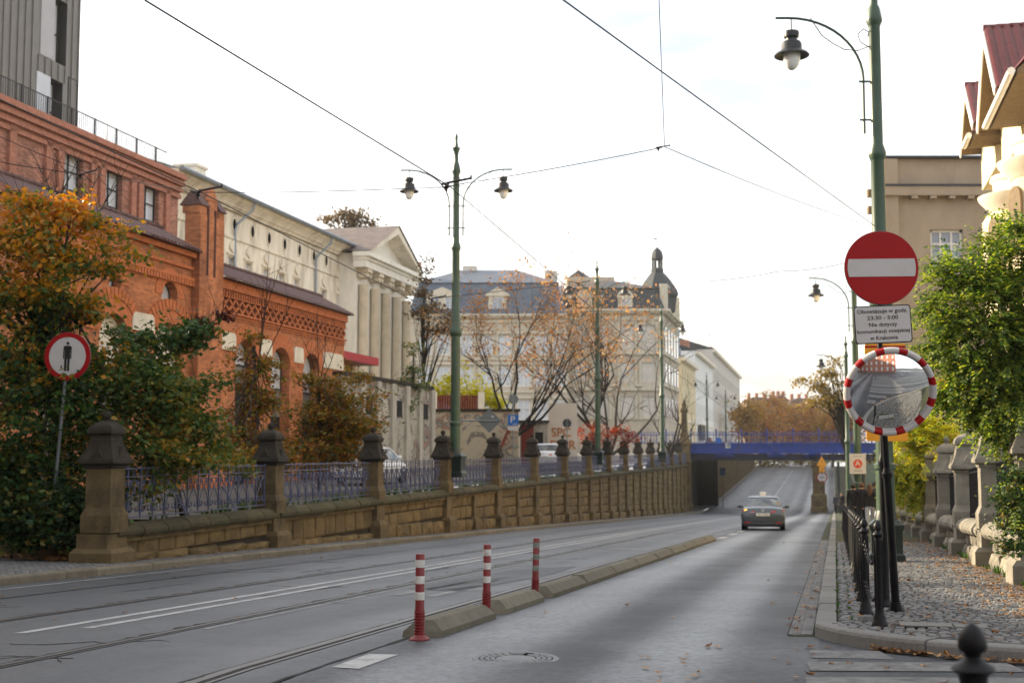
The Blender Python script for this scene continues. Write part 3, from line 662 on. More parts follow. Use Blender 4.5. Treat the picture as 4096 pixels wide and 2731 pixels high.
b.lathe([(.16,.0035),(.155,.0065),(.12,.006),(.09,.0105),(0,.0115)], 28, caps=False)
tag(b.build('relief', 'iron_cast', t), kind='stuff')
# ------------------------------------------------------------------ left retaining wall with piers and railings
PW = Plane(XW(24.1), 24.1, UA)                         # local x runs along the wall, -y towards the road
KL = 7.3*math.sqrt(1+.2303**2)
def wy(s): return 24.1+s*U.y
stone_me = []
for k in range(5):
    q = random.Random(k); j = lambda a: q.uniform(-a, a); i = .06
    b = MB(); vs_ = [(-.5,0,-.5),(.5,0,-.5),(.5,0,.5),(-.5,0,.5)]+[(x*(.5-i)+j(.012), -.75+j(.2), z*(.5-i*1.4)+j(.012)) for x, z in ((-1,-1),(1,-1),(1,1),(-1,1))]+[(j(.1), -1+j(.15), j(.1))]
    b.add(vs_, [(0,1,5,4),(1,2,6,5),(2,3,7,6),(3,0,4,7),(4,5,8),(5,6,8),(6,7,8),(7,4,8)]); stone_me.append(b)
SM = [b.mesh('ashlar_stone', 'ashlar') for b in stone_me]; SG = [b.mesh('wall_stone', 'stone_grey') for b in stone_me]
wall = thing('retaining_wall', 'brown sandstone retaining wall with piers, growing taller towards the blue bridge', 'wall', (PW.o.x, PW.o.y, 0), UA)
b = MB(); ss = [KL*k*.5 for k in range(0,31)]
v = []
for s in ss:
    Y = wy(s); v += [(s,.03,g(Y)-.1),(s,.03,zc(Y)-.12),(s,.45,zc(Y)-.12)]
b.add(v, [(3*i,3*i+3,3*i+4,3*i+1) for i in range(len(ss)-1)]+[(3*i+1,3*i+4,3*i+5,3*i+2) for i in range(len(ss)-1)]); b.build('core', 'mortar', wall)
near = []; far = MB()
def put_stone(s, z, w_, h, d, y0=0.03):
    Y = wy(s)
    near.append((Y/(w_*h)**.5, s, z, w_, h, d, y0))
for k in range(15):
    s0 = KL*k; s1 = KL*(k+1); Ym = wy((s0+s1)/2); big = k < 9
    mid = k >= 3
    edges = [(s0+.33, s1-.33)] if not mid else [(s0+.33, (s0+s1)/2-.2), ((s0+s1)/2+.2, s1-.33)]
    zt = zc(Ym)-.2
    for e0, e1 in edges:
        zb = g(wy(e0))+.1; hp = .22 if k < 2 else .45
        zz = zb-.1
        # plinth course
        n = max(1, round((e1-e0)/1.25)); 
        for i in range(n):
            a = e0+(e1-e0)*i/n; z_ = g(wy(a+(e1-e0)/n/2))+.05
            put_stone(a+(e1-e0)/n/2, z_+hp/2, (e1-e0)/n-.03, hp, .16)
        z = g(wy((e0+e1)/2))+.05+hp+.015; row = 0
        ch = .42 if k >= 2 else (zt-z)
        while z < zt-.12 or row == 0:
            h = min(ch*rnd.uniform(.9,1.1), zt-z)
            if zt-(z+h) < .15: h = zt-z
            if h < .08: break
            n = max(1, round((e1-e0)/(.85 if k > 1 else .78))); sh = (row%2)*.5
            xs = [e0]+[e0+(e1-e0)*(i+sh*.5+rnd.uniform(-.1,.1))/n for i in range(1,n)]+[e1]
            dz0 = g(wy(e0))-g(wy((e0+e1)/2))
            for a, c in zip(xs, xs[1:]): put_stone((a+c)/2, z+h/2, c-a-.03, h-.026, .05+.03*rnd.random())
            z += h; row += 1
near.sort()
for i, (_, s, z, w_, h, d, y0) in enumerate(near):
    if i < 300: place('ashlar_stone', SM[i%5], wall, (s, y0, z), 0, (w_, d, h))
    else:
        m_ = stone_me[i%5]; far.add([(s+x*w_, y0+y*d, z+q*h) for x, y, q in m_.v], m_.f)
tag(far.build('ashlar_stones', 'ashlar_far', wall), kind='stuff')
# coping stones: half-round, mossy
cop = MB(); prof = [(-.16,-.12),(-.2,-.06),(-.2,0),(-.14,.08),(-.04,.13),(.1,.14),(.32,.12),(.4,.0),(.4,-.12)]; n = len(prof)
vs_ = [(x, y, z) for x in (-.5,-.49,.49,.5) for y, z in [(py*(1 if abs(x) < .495 else .93), pz-(0 if abs(x) < .495 else .015)) for py, pz in prof]]
cop.add(vs_, [(i*n+j,i*n+n+j,i*n+n+j+1,i*n+j+1) for i in range(3) for j in range(n-1)]+[tuple(range(n)),tuple(3*n+j for j in range(n))[::-1]])
cop_me = cop.mesh('coping_stone', 'coping')
for k in range(-0,15):
    nn = 8 if k < 6 else 4
    for i in range(nn):
        s = KL*k+.02+(KL-.04)*(i+.5)/nn; place('coping_stone', cop_me, wall, (s, rnd.uniform(-.012,.012), zc(wy(s))-.1+rnd.uniform(-.01,.01)), 0, ((KL-.04)/nn-.012+rnd.uniform(-.02,0), 1, 1))
    if k < 15: MB().box(KL*k+.33, KL*(k+1)-.33, -.1, .05, zc(wy(KL*k))-.3, zc(wy(KL*k))-.225).build('string_course', 'stone_pier', wall)
def pier_parts(parent, x, z0, zg, sc_=1., mats=('stone_pier','stone_cap'), d=.3, asp=1.):
    # buttress below, shaft, cap with gablets, pyramid and ball above
    h = sc_
    b = MB(); bw = .33*h
    if z0-zg > .3:
        b.box(x-bw, x+bw, -.16, .45, zg-.1, z0-.12); b.stack([(.40*h,zg-.1),(.40*h,zg+min(.55,(z0-zg)*.4)),(bw+.01,zg+min(.66,(z0-zg)*.5))], x, .12)
    b.stack([(.29*h,z0-.1),(.29*h,z0+.2*h),(.235*h,z0+.33*h),(.235*h,z0+1.0*h)], x, .1)
    p = b.build('pier', mats[0], parent)
    c = MB(); zt = z0+1.0*h
    c.stack([(.25*h,zt),(.265*h,zt+.02),(.265*h,zt+.05),(.31*h,zt+.07*h),(.33*h,zt+.09*h),(.33*h,zt+.15*h),(.31*h,zt+.18*h),(.235*h,zt+.36*h),(.205*h,zt+.47*h),(.21*h,zt+.5*h),(.19*h,zt+.52*h),(.19*h,zt+.57*h),(.235*h,zt+.6*h),(.24*h,zt+.65*h),(.21*h,zt+.72*h),(.13*h,zt+.79*h),(.06*h,zt+.82*h)], x, .1)
    for a in range(4):                                 # gablets on the four sides
        ca, sa = math.cos(a*math.pi/2), math.sin(a*math.pi/2)
        c.add([(x+px*ca-py*sa, .1+px*sa+py*ca, zt+pz) for px, py, pz in ((-.12*h,-.315*h,.18*h),(.12*h,-.315*h,.18*h),(0,-.305*h,.37*h),(0,-.2*h,.40*h))], [(0,1,2),(0,2,3),(1,3,2)])
    c.lathe([(.05*h,.8*h+zt),(.05*h,.85*h+zt),(.075*h,.88*h+zt),(.08*h,.92*h+zt),(.06*h,.965*h+zt),(.02*h,.985*h+zt),(0,.99*h+zt)], 10, x, .1)
    c.build('pier_cap', mats[1], p)
    return p
for k in range(15):
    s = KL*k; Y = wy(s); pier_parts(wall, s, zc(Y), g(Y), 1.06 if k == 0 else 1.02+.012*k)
    if 3 <= k < 15:
        s2 = s+KL/2; Y2 = wy(s2); MB().box(s2-.19, s2+.19, -.12, .1, g(Y2), zc(Y2)-.22).stack([(.25,g(Y2)),(.25,g(Y2)+.5),(.2,g(Y2)+.6)], s2, .06).build('pilaster', 'stone_pier', wall)
# end pier at the bridge with its obelisk
s = KL*15; Y = wy(s)
b = MB(); b.stack([(.75,g(Y)-.1),(.75,g(Y)+.7),(.62,g(Y)+.85),(.62,zc(Y)),(.7,zc(Y)+.1),(.7,zc(Y)+.3),(.55,zc(Y)+.45),(.55,zc(Y)+1.9),(.68,zc(Y)+2.0),(.68,zc(Y)+2.2),(.4,zc(Y)+2.7)], s, .25)
p = b.build('end_pier', 'stone_pier', wall)
MB().stack([(.4,zc(Y)+2.7),(.4,zc(Y)+3.1),(.3,zc(Y)+3.2),(.26,zc(Y)+5.2),(.36,zc(Y)+5.3),(.36,zc(Y)+5.5),(.2,zc(Y)+5.8),(.24,zc(Y)+6.0),(.0,zc(Y)+6.6)], s, .25).build('obelisk', 'stone_pier', p)

# wrought iron railing panels
def scroll_pts(w_, h):
    pts = []
    def sp(cx, cz, r0, r1, a0, a1, n=14): return [(cx+(r0+(r1-r0)*i/n)*math.cos(a0+(a1-a0)*i/n), 0, cz+(r0+(r1-r0)*i/n)*math.sin(a0+(a1-a0)*i/n)) for i in range(n+1)]
    q = w_/2
    L1 = sp(-q*.42, .22*h, .03, q*.5, math.pi*2.6, 0, 16)      # lower spiral
    return L1
def railing_meshes(Lp, n):
    u = Lp/n; H = .98
    bar = MB().box(-.015,.015,-.013,.013,.03,H).lathe([(.013,H),(.022,H+.02),(.012,H+.045),(0,H+.055)], 6).mesh('bar', 'railing_paint')
    sc_ = MB()
    for sg in (-1, 1):
        q = u*.42
        S = []
        for i in range(15): a = -math.pi*.2+math.pi*2.2*(1-i/14); r = .018+.075*(i/14); S.append((sg*(q*.52+r*math.cos(a)*.9), 0, .2+r*math.sin(a)))
        S += [(sg*(q*.9), 0, .30), (sg*(q*.55), 0, .43), (sg*(q*.18), 0, .52), (sg*(q*.2), 0, .62), (sg*(q*.55),0,.74)]
        for i in range(9): a = math.pi*.75-math.pi*1.9*i/8; r = .07-.05*i/8; S.append((sg*(q*.6+r*math.cos(a)), 0, .70+r*math.sin(a)))
        sc_.tube(S, .0125, 4, sm=False)
        A = [(sg*q*.95,0,.5)]+[(sg*q*(.95*math.cos(t)), 0, .5+.26*math.sin(t)) for t in (.3,.6,.9,1.2,1.5)]
        sc_.tube(A, .011, 4, sm=False)
    sc_.lathe([(.03,-.008),(.03,.008)], 8, 0, 0, .52, axis='y')
    ring = [(.035*math.cos(a), 0, .90+.045*math.sin(a)) for a in [2*math.pi*i/10 for i in range(10)]]
    sc_.tube(ring, .007, 4, closed=True, sm=False)
    return bar, sc_.mesh('scroll', 'railing_paint')
Lp = KL-.62; NB = 14; bar_me, scr_me = railing_meshes(Lp, NB)
br_me = MB().tube([(0,0,.55),(.05,-.1,.4),(.1,-.25,.08),(.11,-.3,.0)], .013, 5).tube([(.05,0,.55),(.1,-.1,.4),(.17,-.25,.08),(.2,-.3,.03)], .013, 5).mesh('brace', 'railing_paint')
rl = [MB().box(0,Lp,-.02,.02,.97,1.0), MB().box(0,Lp,-.014,.014,.82,.845), MB().box(0,Lp,-.014,.014,.05,.075)]
rl = [b.mesh(nm_, 'railing_paint') for b, nm_ in zip(rl, ('top_rail','middle_rail','bottom_rail'))]
ords = ['first','second','third','fourth','fifth','sixth','seventh','eighth','ninth','tenth','eleventh','twelfth','thirteenth','fourteenth','fifteenth']
for k in range(15):
    s = KL*k+.31; Y = wy(s); p = PW.w(s, .1, zc(Y)+.06)
    t = thing('iron_railing', ('blue grey scrolled iron railing half hidden by the bush, beside the first big stone pier' if k == 0 else f'blue grey scrolled iron railing, {ords[k]} panel counted from the left'), 'railing', p, UA, 'scrolled railings between the stone piers')
    for m_, nm_ in zip(rl, ('top_rail','middle_rail','bottom_rail')): place(nm_, m_, t)
    for i in range(NB+1):
        if 0 < i < NB or k < 1: place('bar', bar_me, t, (Lp*i/NB*.996+.01, 0, 0))
        if i < NB: place('scroll', scr_me, t, (Lp*(i+.5)/NB, 0, 0))
    for x in (.33, .66): place('brace', br_me, t, (Lp*x, 0, 0))

# ------------------------------------------------------------------ right garden wall
RW = Plane(XV(60), 60, VA+math.pi)                     # local x runs towards the camera, -y towards the pavement
def ry(s): return 60+s*RW.d.y
rw = thing('garden_wall', 'grey stone garden wall with piers along the right pavement', 'wall', (RW.o.x, RW.o.y, 0), VA+math.pi)
def rs(Y): return (60-Y)/V.y
rp_Y = [17.9,22.6,27.2,31.8,36.4,41,45.6,50.2,54.8,59.4]
for Y in rp_Y: 
    z0 = g(Y)+.82; b = pier_parts(rw, rs(Y), z0, g(Y)+.1, .98, ('stone_grey','stone_grey'))
for a, c in zip(rp_Y, rp_Y[1:]):
    s1, s0 = rs(a)-.42, rs(c)+.42; n = 6; near_ = a < 40
    v = []
    MB().hexa([(s0,.08,g(c)-.2),(s1,.08,g(a)-.2),(s1,.4,g(a)-.2),(s0,.4,g(c)-.2)], [(s0,.08,g(c)+.66),(s1,.08,g(a)+.66),(s1,.4,g(a)+.66),(s0,.4,g(c)+.66)]).build('core', 'mortar', rw)
    for i in range(n):
        s = s0+(s1-s0)*(i+.5)/n; Y = ry(s); w_ = (s1-s0)/n
        if near_:
            for z, h, d in ((.22,.3,.16),(.5,.26,.09)): place('wall_stone', SG[(i+int(z*9))%5], rw, (s, .08, g(Y)+z), 0, (w_-.015, d, h))
        o = place('coping_stone', cop_me, rw, (s, .0, g(Y)+.74), 0, (w_-.012, .9, 1.0)); 
    sl = (g(a)-g(c))/(s1-s0)
    # plain iron rail behind the creepers
cop2 = cop_me.copy(); cop2.materials.clear(); cop2.materials.append(MAT['stone_grey'])
for o in rw.children:
    if o.data is cop_me: o.data = cop2
b0 = MB(); H = 1.0
for i, (a, c) in enumerate(zip(rp_Y[:5], rp_Y[1:6])):
    s1, s0 = rs(a)-.3, rs(c)+.3
    t = thing('iron_railing', f'plain iron railing on the garden wall, {("nearest","second","third","fourth","fifth","sixth")[i]} bay from the camera', 'railing', RW.w((s0+s1)/2, .12, g((a+c)/2)+.88), VA+math.pi, 'railings on the right garden wall')
    t.rotation_euler = (0, math.atan(-.033*1) if False else -math.atan((g(a)-g(c))/(s1-s0)), VA+math.pi)
    for z in (.08, .9): MB().box(-(s1-s0)/2,(s1-s0)/2,-.012,.012,z,z+.03).build('rail', 'iron_black', t)
    nb = 22; bm = MB().box(-.009,.009,-.009,.009,.0,1.0).mesh('bar', 'iron_black')
    for q in range(nb): place('bar', bm, t, (-(s1-s0)/2+(s1-s0)*(q+.5)/nb, 0, 0))

# ------------------------------------------------------------------ lamp posts
def post_meshes():
    d = {}
    d['base'] = MB().stack([(.3,0),(.3,.14),(.26,.18),(.26,.55),(.29,.6),(.29,.66),(.2,.74)]).lathe([(.2,.72),(.19,.8),(.165,.9)], 14).mesh('base', 'green_dark')
    d['post'] = MB().lathe([(.165,.7),(.16,1.6),(.185,1.63),(.185,1.7),(.15,1.74),(.142,4.4),(.19,4.46),(.2,4.54),(.19,4.6),(.135,4.7),(.118,7.1),(.125,7.12),(.155,7.2),(.15,7.26),(.105,7.4),(.1,9.55),(.11,9.58),(.145,9.66),(.13,9.74),(.1,9.9),(.07,9.96),(.065,10.2),(.08,10.28),(.13,10.42),(.07,10.46),(.05,10.54),(.035,10.66),(.045,10.72),(.05,10.8),(.02,10.88),(0,10.9)], 16).mesh('post', 'green_paint')
    arm = MB()
    A = [(.22,0,7.6),(.22,0,8.6)]
    for i in range(1,13): t = i/12*math.pi/2; A.append((.22+1.32*(1-math.cos(t)), 0, 8.6+1.12*math.sin(t)))
    A.append((1.78,0,9.72))
    arm.tube(A, .024, 8)
    for z in (7.85, 8.55): arm.box(.0,.30,-.012,.012,z-.016,z+.016)
    arm.tube([(.1,0,9.2),(.3,0,9.12),(.55,0,9.14),(.75,0,9.25),(.95,0,9.4),(1.15,0,9.72)], .01, 5)
    arm.tube([(.1,0,9.18),(.26,0,9.28),(.3,0,9.42),(.2,0,9.52),(.1,0,9.46),(.12,0,9.38)], .01, 5)
    d['arm'] = arm.mesh('arm', 'green_paint')
    x = 1.5
    d['lantern'] = MB().lathe([(.012,9.72),(.012,9.5),(.06,9.48),(.13,9.47),(.14,9.43),(.13,9.36),(.1,9.34),(.1,9.3),(.155,9.28),(.18,9.24),(.185,9.13),(.2,9.11),(.28,9.07),(.315,9.03),(.31,9.015),(.185,9.06),(.165,9.07)], 18, x).mesh('lantern', 'lamp_iron')
    d['globe'] = MB().lathe([(.16,9.07),(.158,9.0),(.145,8.92),(.115,8.84),(.075,8.79),(.035,8.765),(0,8.76)], 16, x).mesh('globe', 'lamp_glass')
    return d
PM = post_meshes()
def lamp(x, y, z, lab, arms=(0, math.pi), s=1., rz=None, grp='green lamp posts along the street'):
    t = thing('lamp_post', lab, 'lamp post', (x, y, z), 0, grp); t.scale = (s, s, s)
    place('base', PM['base'], t, None, VA); place('post', PM['post'], t)
    for a in arms:
        m_ = place('arm', PM['arm'], t, None, a); n_ = place('lantern', PM['lantern'], m_); place('globe', PM['globe'], n_)
    return t
q = at(3538, 1811, 24.4); lamp(q.x, 24.4, g(24.4)+.1, 'nearest tall green lamp post behind the no entry sign, one lantern', (math.pi,), 1.06)
q = at(1821, 1811, 46.5); lamp(q.x, 46.5, .75, 'tall green lamp post with two lanterns behind the fence, nearest on the left', (-.04, math.pi-.04), 1.135)
q = at(2392, 1811, 79); lamp(q.x, 79, .9, 'green twin lantern lamp post in front of the corner tenement, second on the left', (.05, math.pi+.05), 1.14)
q = at(2650, 1811, 106); lamp(q.x, 106, .9, 'green twin lantern lamp post with a sunlit edge before the bridge, third on the left', (.1, math.pi+.1), 1.17)
q = at(3430, 1811, 55.5); lamp(q.x, 55.5, g(55.5)+.1, 'green lamp post on the right pavement carrying the white letter A sign', (math.pi,), 1.085)
q = at(3392, 1811, 85); lamp(q.x, 85, g(85)+.1, 'slim green lamp post on the right, farther off next to the bridge', (math.pi,), 1.085)
for i, (px, Y, lab, z) in enumerate(((2830,168,'green lamp post beyond the bridge in front of the white houses, first in the row',1.6),(2905,205,'green lamp post beyond the bridge, second along the white houses',1.4),(2957,250,'green lamp post beyond the bridge where the white houses end',1.2),(3002,270,'slender lamp post before the autumn trees left of the street axis',.0),(3035,290,'slender lamp post before the autumn trees at the middle of the street',.0),(3070,310,'slender lamp post before the autumn trees, rightmost of the far row',.0))):
    q = at(px, 1811, Y); lamp(q.x, Y, z, lab, (0, math.pi), .95)
# thin wooden/steel pole far right and under-bridge pole
t = thing('steel_post', 'slim green post standing under the right end of the bridge', 'post', (at(3352,1811,128).x, 128, g(128)))
MB().lathe([(.14,0),(.14,5.0),(.1,5.02)], 12).build('shaft', 'green_dark', t); MB().stack([(.25,0),(.25,.3),(.15,.35)]).build('base', 'green_dark', t)

# ------------------------------------------------------------------ overhead wires
def wire(name, pts, r, lab, cat='wire', sag=.0, grp=None):
    P = [Vector(p) for p in pts]; o = []
    for a, c in zip(P, P[1:]):
        for i in range(6): t_ = i/6; q_ = a.lerp(c, t_); q_.z -= sag*4*t_*(1-t_); o.append(q_)
    o.append(P[-1]); return tag(MB().tube(o, r, 5).build(name, 'wire'), lab, cat, grp)
def rl_(d, Y, z): return (XR(Y)+d, Y, z)
wr1 = [rl_(-5.15,Y,z) for Y, z in ((4,5.2),(18.6,5.22),(33,4.75),(50,4.3),(75,3.5),(105,2.6),(134,1.2))]
wire('contact_wire', [at(580,2,10.2), at(1802,748,18.4)]+[rl_(-5.1,Y,z) for Y, z in ((33,4.6),(52,4.1),(80,3.3),(110,2.2),(134,.7))], .0085, 'dark contact wire running down over the right tram track', grp='tram contact wires')
wire('contact_wire', [at(-150,330,13.5), at(800,768,19.)]+[rl_(-9.4,Y,z) for Y, z in ((34,4.9),(52,4.2),(80,3.3),(110,2.2),(134,.7))], .0085, 'dark contact wire running down over the left tram track', grp='tram contact wires')
wire('span_wire', [at(-60,520,20), at(350,690,20.5), at(820,770,19), at(1660,753,18.5), at(1850,735,18.4), at(2650,590,18.2)], .006, 'thin span wire across the street from the brick hall to the hanging ring', sag=.02)
wire('span_wire', [at(2660,588,18.2), at(3480,905,24)], .006, 'thin span wire from the hanging ring to the nearest lamp post', sag=.05)
wire('span_wire', [at(2245,-5,10.5), at(2650,290,14), at(3500,905,24.2)], .008, 'diagonal guy wire from top centre to the nearest lamp post')
wire('hanger_wire', [at(2636,-5,13.0), at(2658,584,18.2)], .0045, 'very thin near vertical wire holding the hanging ring')
wire('span_wire', [at(2735,1130,60), at(3120,1085,60), at(3390,1050,60)], .018, 'span wire with an insulator between the turret and the no entry sign', sag=.1)
wire('span_wire', [at(1720,1195,34), at(2280,1135,34), at(2400,1160,79)], .008, 'span wire passing behind the left lamp post towards the second one')
wire('feeder_wire', [at(-40,640,20), at(60,660,20), at(340,700,20.4)], .007, 'short feeder wire at the left edge in front of the brick hall')
def insul(px, py, Y, lab, a0=0., s=1.):
    p = at(px, py, Y); t = thing('wire_insulator', lab, 'insulator', p, a0, 'insulator arms of the overhead line'); t.scale = (s,s,s)
    MB().tube([(-.13,0,-.0),(0,0,.03),(.3,0,.09)], .016, 6).tube([(.3,0,.07),(.3,0,.13)], .014, 6).build('arm', 'insulator', t)
    MB().lathe([(.02,.02),(.045,0),(.02,-.02),(.045,-.04),(.02,-.06),(.012,-.1)], 10, -.05).build('disc', 'insulator', t)
insul(1800, 738, 18.4, 'black insulator arm hanging in front of the left lamp post'); insul(805, 770, 19., 'black insulator arm in front of the brick chimney'); insul(2640, 592, 18.2, 'small black clamp ring high above the street centre', .3, .5)
insul(1735, 1197, 33, 'black insulator arm below the pediment, left of the lamp post'); insul(2320, 1135, 50, 'black insulator arm before the dark mansard roof', 0, 1.2); insul(2690, 1490, 80, 'small insulator arm near the third lamp post', 0, 1.3); insul(2570, 1630, 90, 'small insulator low before the corner tenement', 0, 1.2); insul(330, 700, 20.4, 'black cable joint at the brick hall, far left', -.2, .8)
# ------------------------------------------------------------------ signs, mirror, posts at the right corner
def disc(r, y0, y1, n=48): return MB().lathe([(r-.004,y0),(r,y0+.002),(r,y1-.002),(r-.004,y1)], n, axis='y', sm=False)
def fit_text(txt, wd, ht, m, parent, x, z, y, name='lettering'):
    me = text_mesh(txt, 1., m, .01, name=name); xs = [v.co.x for v in me.vertices]; ys = [v.co.y for v in me.vertices]
    cx, cy = (max(xs)+min(xs))/2, 0; sx = wd/(max(xs)-min(xs)); sz = ht if ht else sx
    for v in me.vertices: v.co = ((v.co.x-cx)*sx, v.co.y*sz, v.co.z*.1)
    return place(name, me, parent, (x, y, z), rot=(math.pi/2, 0, 0))
zP = g(14.0)+.12
q = at(3526, 1071, 14.0)
t = thing('sign_post', 'black sign post carrying the no entry sign and its time plate', 'post', (q.x-.02, 14.06, zP))
MB().lathe([(.075,0),(.075,.03),(.05,.06),(.04,.1),(.038,1.5),(.048,1.52),(.048,1.56),(.035,1.6),(.028,1.65),(.027,3.95),(.0,3.96)], 16).build('shaft', 'iron_black', t)
t = thing('no_entry_sign', 'round red no entry sign with a white bar, above the time plate', 'road sign', q, 0, rot=(0,-.012,0))
disc(.402, .0, .02).build('backing', 'sign_back', t); disc(.398, -.006, .001).build('face', 'sign_red', t)
bar = arc(0,0,.368,-.265,.265,8)+arc(0,0,.368,math.pi-.265,math.pi+.265,8)
MB().prism(bar, -.010, -.0055, 'y').build('white_bar', 'sign_white', t)
q = at(3532, 1297, 14.0)
t = thing('time_plate', 'white plate with black rim reading the hours, below the no entry sign', 'road sign', q, 0, rot=(0,-.045,0))
def rrect(w_, h, r, n=5):
    o = []
    for cx, cz, a in ((w_-r,h-r,0),(-w_+r,h-r,math.pi/2),(-w_+r,-h+r,math.pi),(w_-r,-h+r,math.pi*1.5)): o += [(cx+r*math.cos(a+math.pi/2*i/n), cz+r*math.sin(a+math.pi/2*i/n)) for i in range(n+1)]
    return o
MB().prism(rrect(.308,.205,.035), 0, .016, 'y').build('rim', 'sign_black', t); MB().prism(rrect(.296,.193,.028), -.004, .001, 'y').build('face', 'sign_white', t)
for i, (s, wf) in enumerate((('Obowiązuje w godz.', .54),('23:30 - 5:00', .335),('Nie dotyczy', .305),('komunikacji miejskiej', .565),('w Krakowie', .30))):
    fit_text(s, wf, .06 if i != 3 else .055, 'sign_black', t, .0, .142-.072*i, -.0055)
q = at(3558, 1564, 12.9); b0 = gp(3585, 2446, .12)
t = thing('mirror_post', 'leaning black post of the traffic mirror, right of the sign post', 'post', (b0.x, b0.y, g(b0.y)+.12))
d = Vector((q.x-.05-b0.x, q.y+.1-b0.y, q.z-g(b0.y)-.12))
m_ = MB(); T = lambda f: d*f
m_.tube([T(0),T(.012)], .085, 14); m_.tube([T(.012),T(.05)], [.065,.046], 14); m_.tube([T(.05),T(.62)], .042, 14); m_.tube([T(.62),T(.64)], .054, 14); m_.tube([T(.64),T(.66)], [.046,.033], 14); m_.tube([T(.66),T(1.1)], .031, 14); m_.build('shaft', 'iron_black', t)
t = thing('traffic_mirror', 'round convex traffic mirror with a red and white rim on the corner posts', 'mirror', q, 0, rot=(R(19), 0, R(-4)))
RM = .88; h0 = RM-math.sqrt(RM*RM-.40*.40)
pr = [(RM*math.sin(a), -.03-(RM*math.cos(a)-(RM-h0))) for a in [math.asin(.402/RM)*i/20 for i in range(20,-1,-1)]]
MB().lathe([(max(r,0),y) for r, y in pr], 64, axis='y').build('mirror_glass', 'mirror_steel', t)
NS = 24
for i in range(NS):
    k2 = i//2; a0 = 2*math.pi*(k2+(.0 if i%2 else .38)+.35)/12; a1 = 2*math.pi*(k2+(.38 if i%2 else 1.)+.35)/12; b = MB(); n = 4; vs_ = []
    pf = [(.395,-.02),(.398,-.05),(.412,-.062),(.435,-.06),(.449,-.045),(.452,-.01),(.44,.03)]
    for k in range(n+1):
        a = a0+(a1-a0)*k/n; vs_ += [(r*math.cos(a), y, r*math.sin(a)) for r, y in pf]
    m7 = len(pf); b.add(vs_, [(k*m7+j,k*m7+j+1,k*m7+m7+j+1,k*m7+m7+j) for k in range(n) for j in range(m7-1)], 0, True)
    b.build('rim_segment', 'sign_red' if i%2 else 'sign_white', t)
MB().lathe([(.43,.0),(.42,.06),(.3,.1),(.0,.11)], 40, axis='y').build('back_shell', 'sign_back', t)
# yellow temporary board on the lamp post behind
q = at(3545, 1568, 24.1)
t = thing('yellow_board', 'tall yellow temporary sign board mostly hidden behind the mirror', 'road sign', (q.x, 24.1, q.z))
MB().prism(rrect(.38,.9,.05), 0, .02, 'y').build('board', 'sign_yellow', t); MB().box(-.38,.38,-.004,0,.82,.86).build('red_edge', 'sign_red', t)

# chain posts
bp = [(.085,0),(.085,.03),(.07,.05),(.066,.09),(.05,.12),(.046,.16),(.043,.62),(.042,.8),(.055,.815),(.058,.83),(.05,.845),(.03,.855),(.028,.865),(.045,.88),(.048,.9),(.04,.925),(.02,.945),(.008,.955),(0,.957)]
post_me = MB().lathe(bp, 14).mesh('shaft', 'iron_black')
fl = MB()
for i in range(8): a = 2*math.pi*i/8; fl.box(.043*math.cos(a)-.007,.043*math.cos(a)+.007,.043*math.sin(a)-.007,.043*math.sin(a)+.007,.17,.78)
fl_me = fl.mesh('flutes', 'iron_black')
def chain_mesh(a, b, sag, n):
    mb = MB(); a = Vector(a); b = Vector(b); P = []
    for i in range(n+1): t_ = i/n; q_ = a.lerp(b, t_); q_.z -= sag*4*t_*(1-t_); P.append(q_)
    for i in range(n):
        c = (P[i]+P[i+1])/2; d = (P[i+1]-P[i]); l = d.length*.72; d.normalize(); e = d.cross(Vector((0,0,1))).normalized()
        if i%2: e = d.cross(e).normalized()
        mb.tube([c+d*(l*math.cos(k*math.pi/4))+e*(.017*math.sin(k*math.pi/4)) for k in range(8)], .0058, 4, closed=True, sm=False)
    return mb
ORD = 'first second third fourth fifth sixth seventh eighth ninth tenth eleventh twelfth thirteenth fourteenth fifteenth sixteenth seventeenth eighteenth nineteenth twentieth twenty-first twenty-second twenty-third twenty-fourth twenty-fifth twenty-sixth twenty-seventh'.split()
posts = [(gp(3520,2507,.12).x, gp(3520,2507,.12).y)]
Y = 13.25
while Y < 52: posts.append((XR(Y)+.5, Y)); Y += 1.62
bnames = {0: 'black chain post with an onion finial, alone in front of the sign post', 1: 'nearest black chain post of the kerbside row, a chain hanging from it'}
for i, (x, y) in enumerate(posts):
    t = thing('chain_post', bnames.get(i, f'black chain post, {ORD[i-1]} from the near end of the kerbside row'), 'bollard', (x, y, g(y)+.12), 0, 'black chain posts')
    place('shaft', post_me, t); t.scale = (.84,.84,1)
    if i < 6: place('flutes', fl_me, t)
def cz(p, z): return (p[0], p[1], g(p[1])+.12+z)
for i in range(len(posts)-1):
    for z, sg in ((.74,.2),(.36,.16)):
        a, b = cz(posts[i], z), cz(posts[i+1], z); n = 28 if i < 8 else 14
        if i == 0: b = cz(posts[1], z)
        lab = ('upper' if z > .5 else 'lower')+(' chain between the lone finial post and the nearest row post' if i == 0 else (' chain hanging from the nearest post of the kerbside row' if i == 1 else f' black chain between the {ORD[i-1]} and {ORD[i]} posts of the kerbside row'))
        tag(chain_mesh(a, b, sg, n).build('chain', 'iron_black'), lab, 'chain', 'chains between the posts')
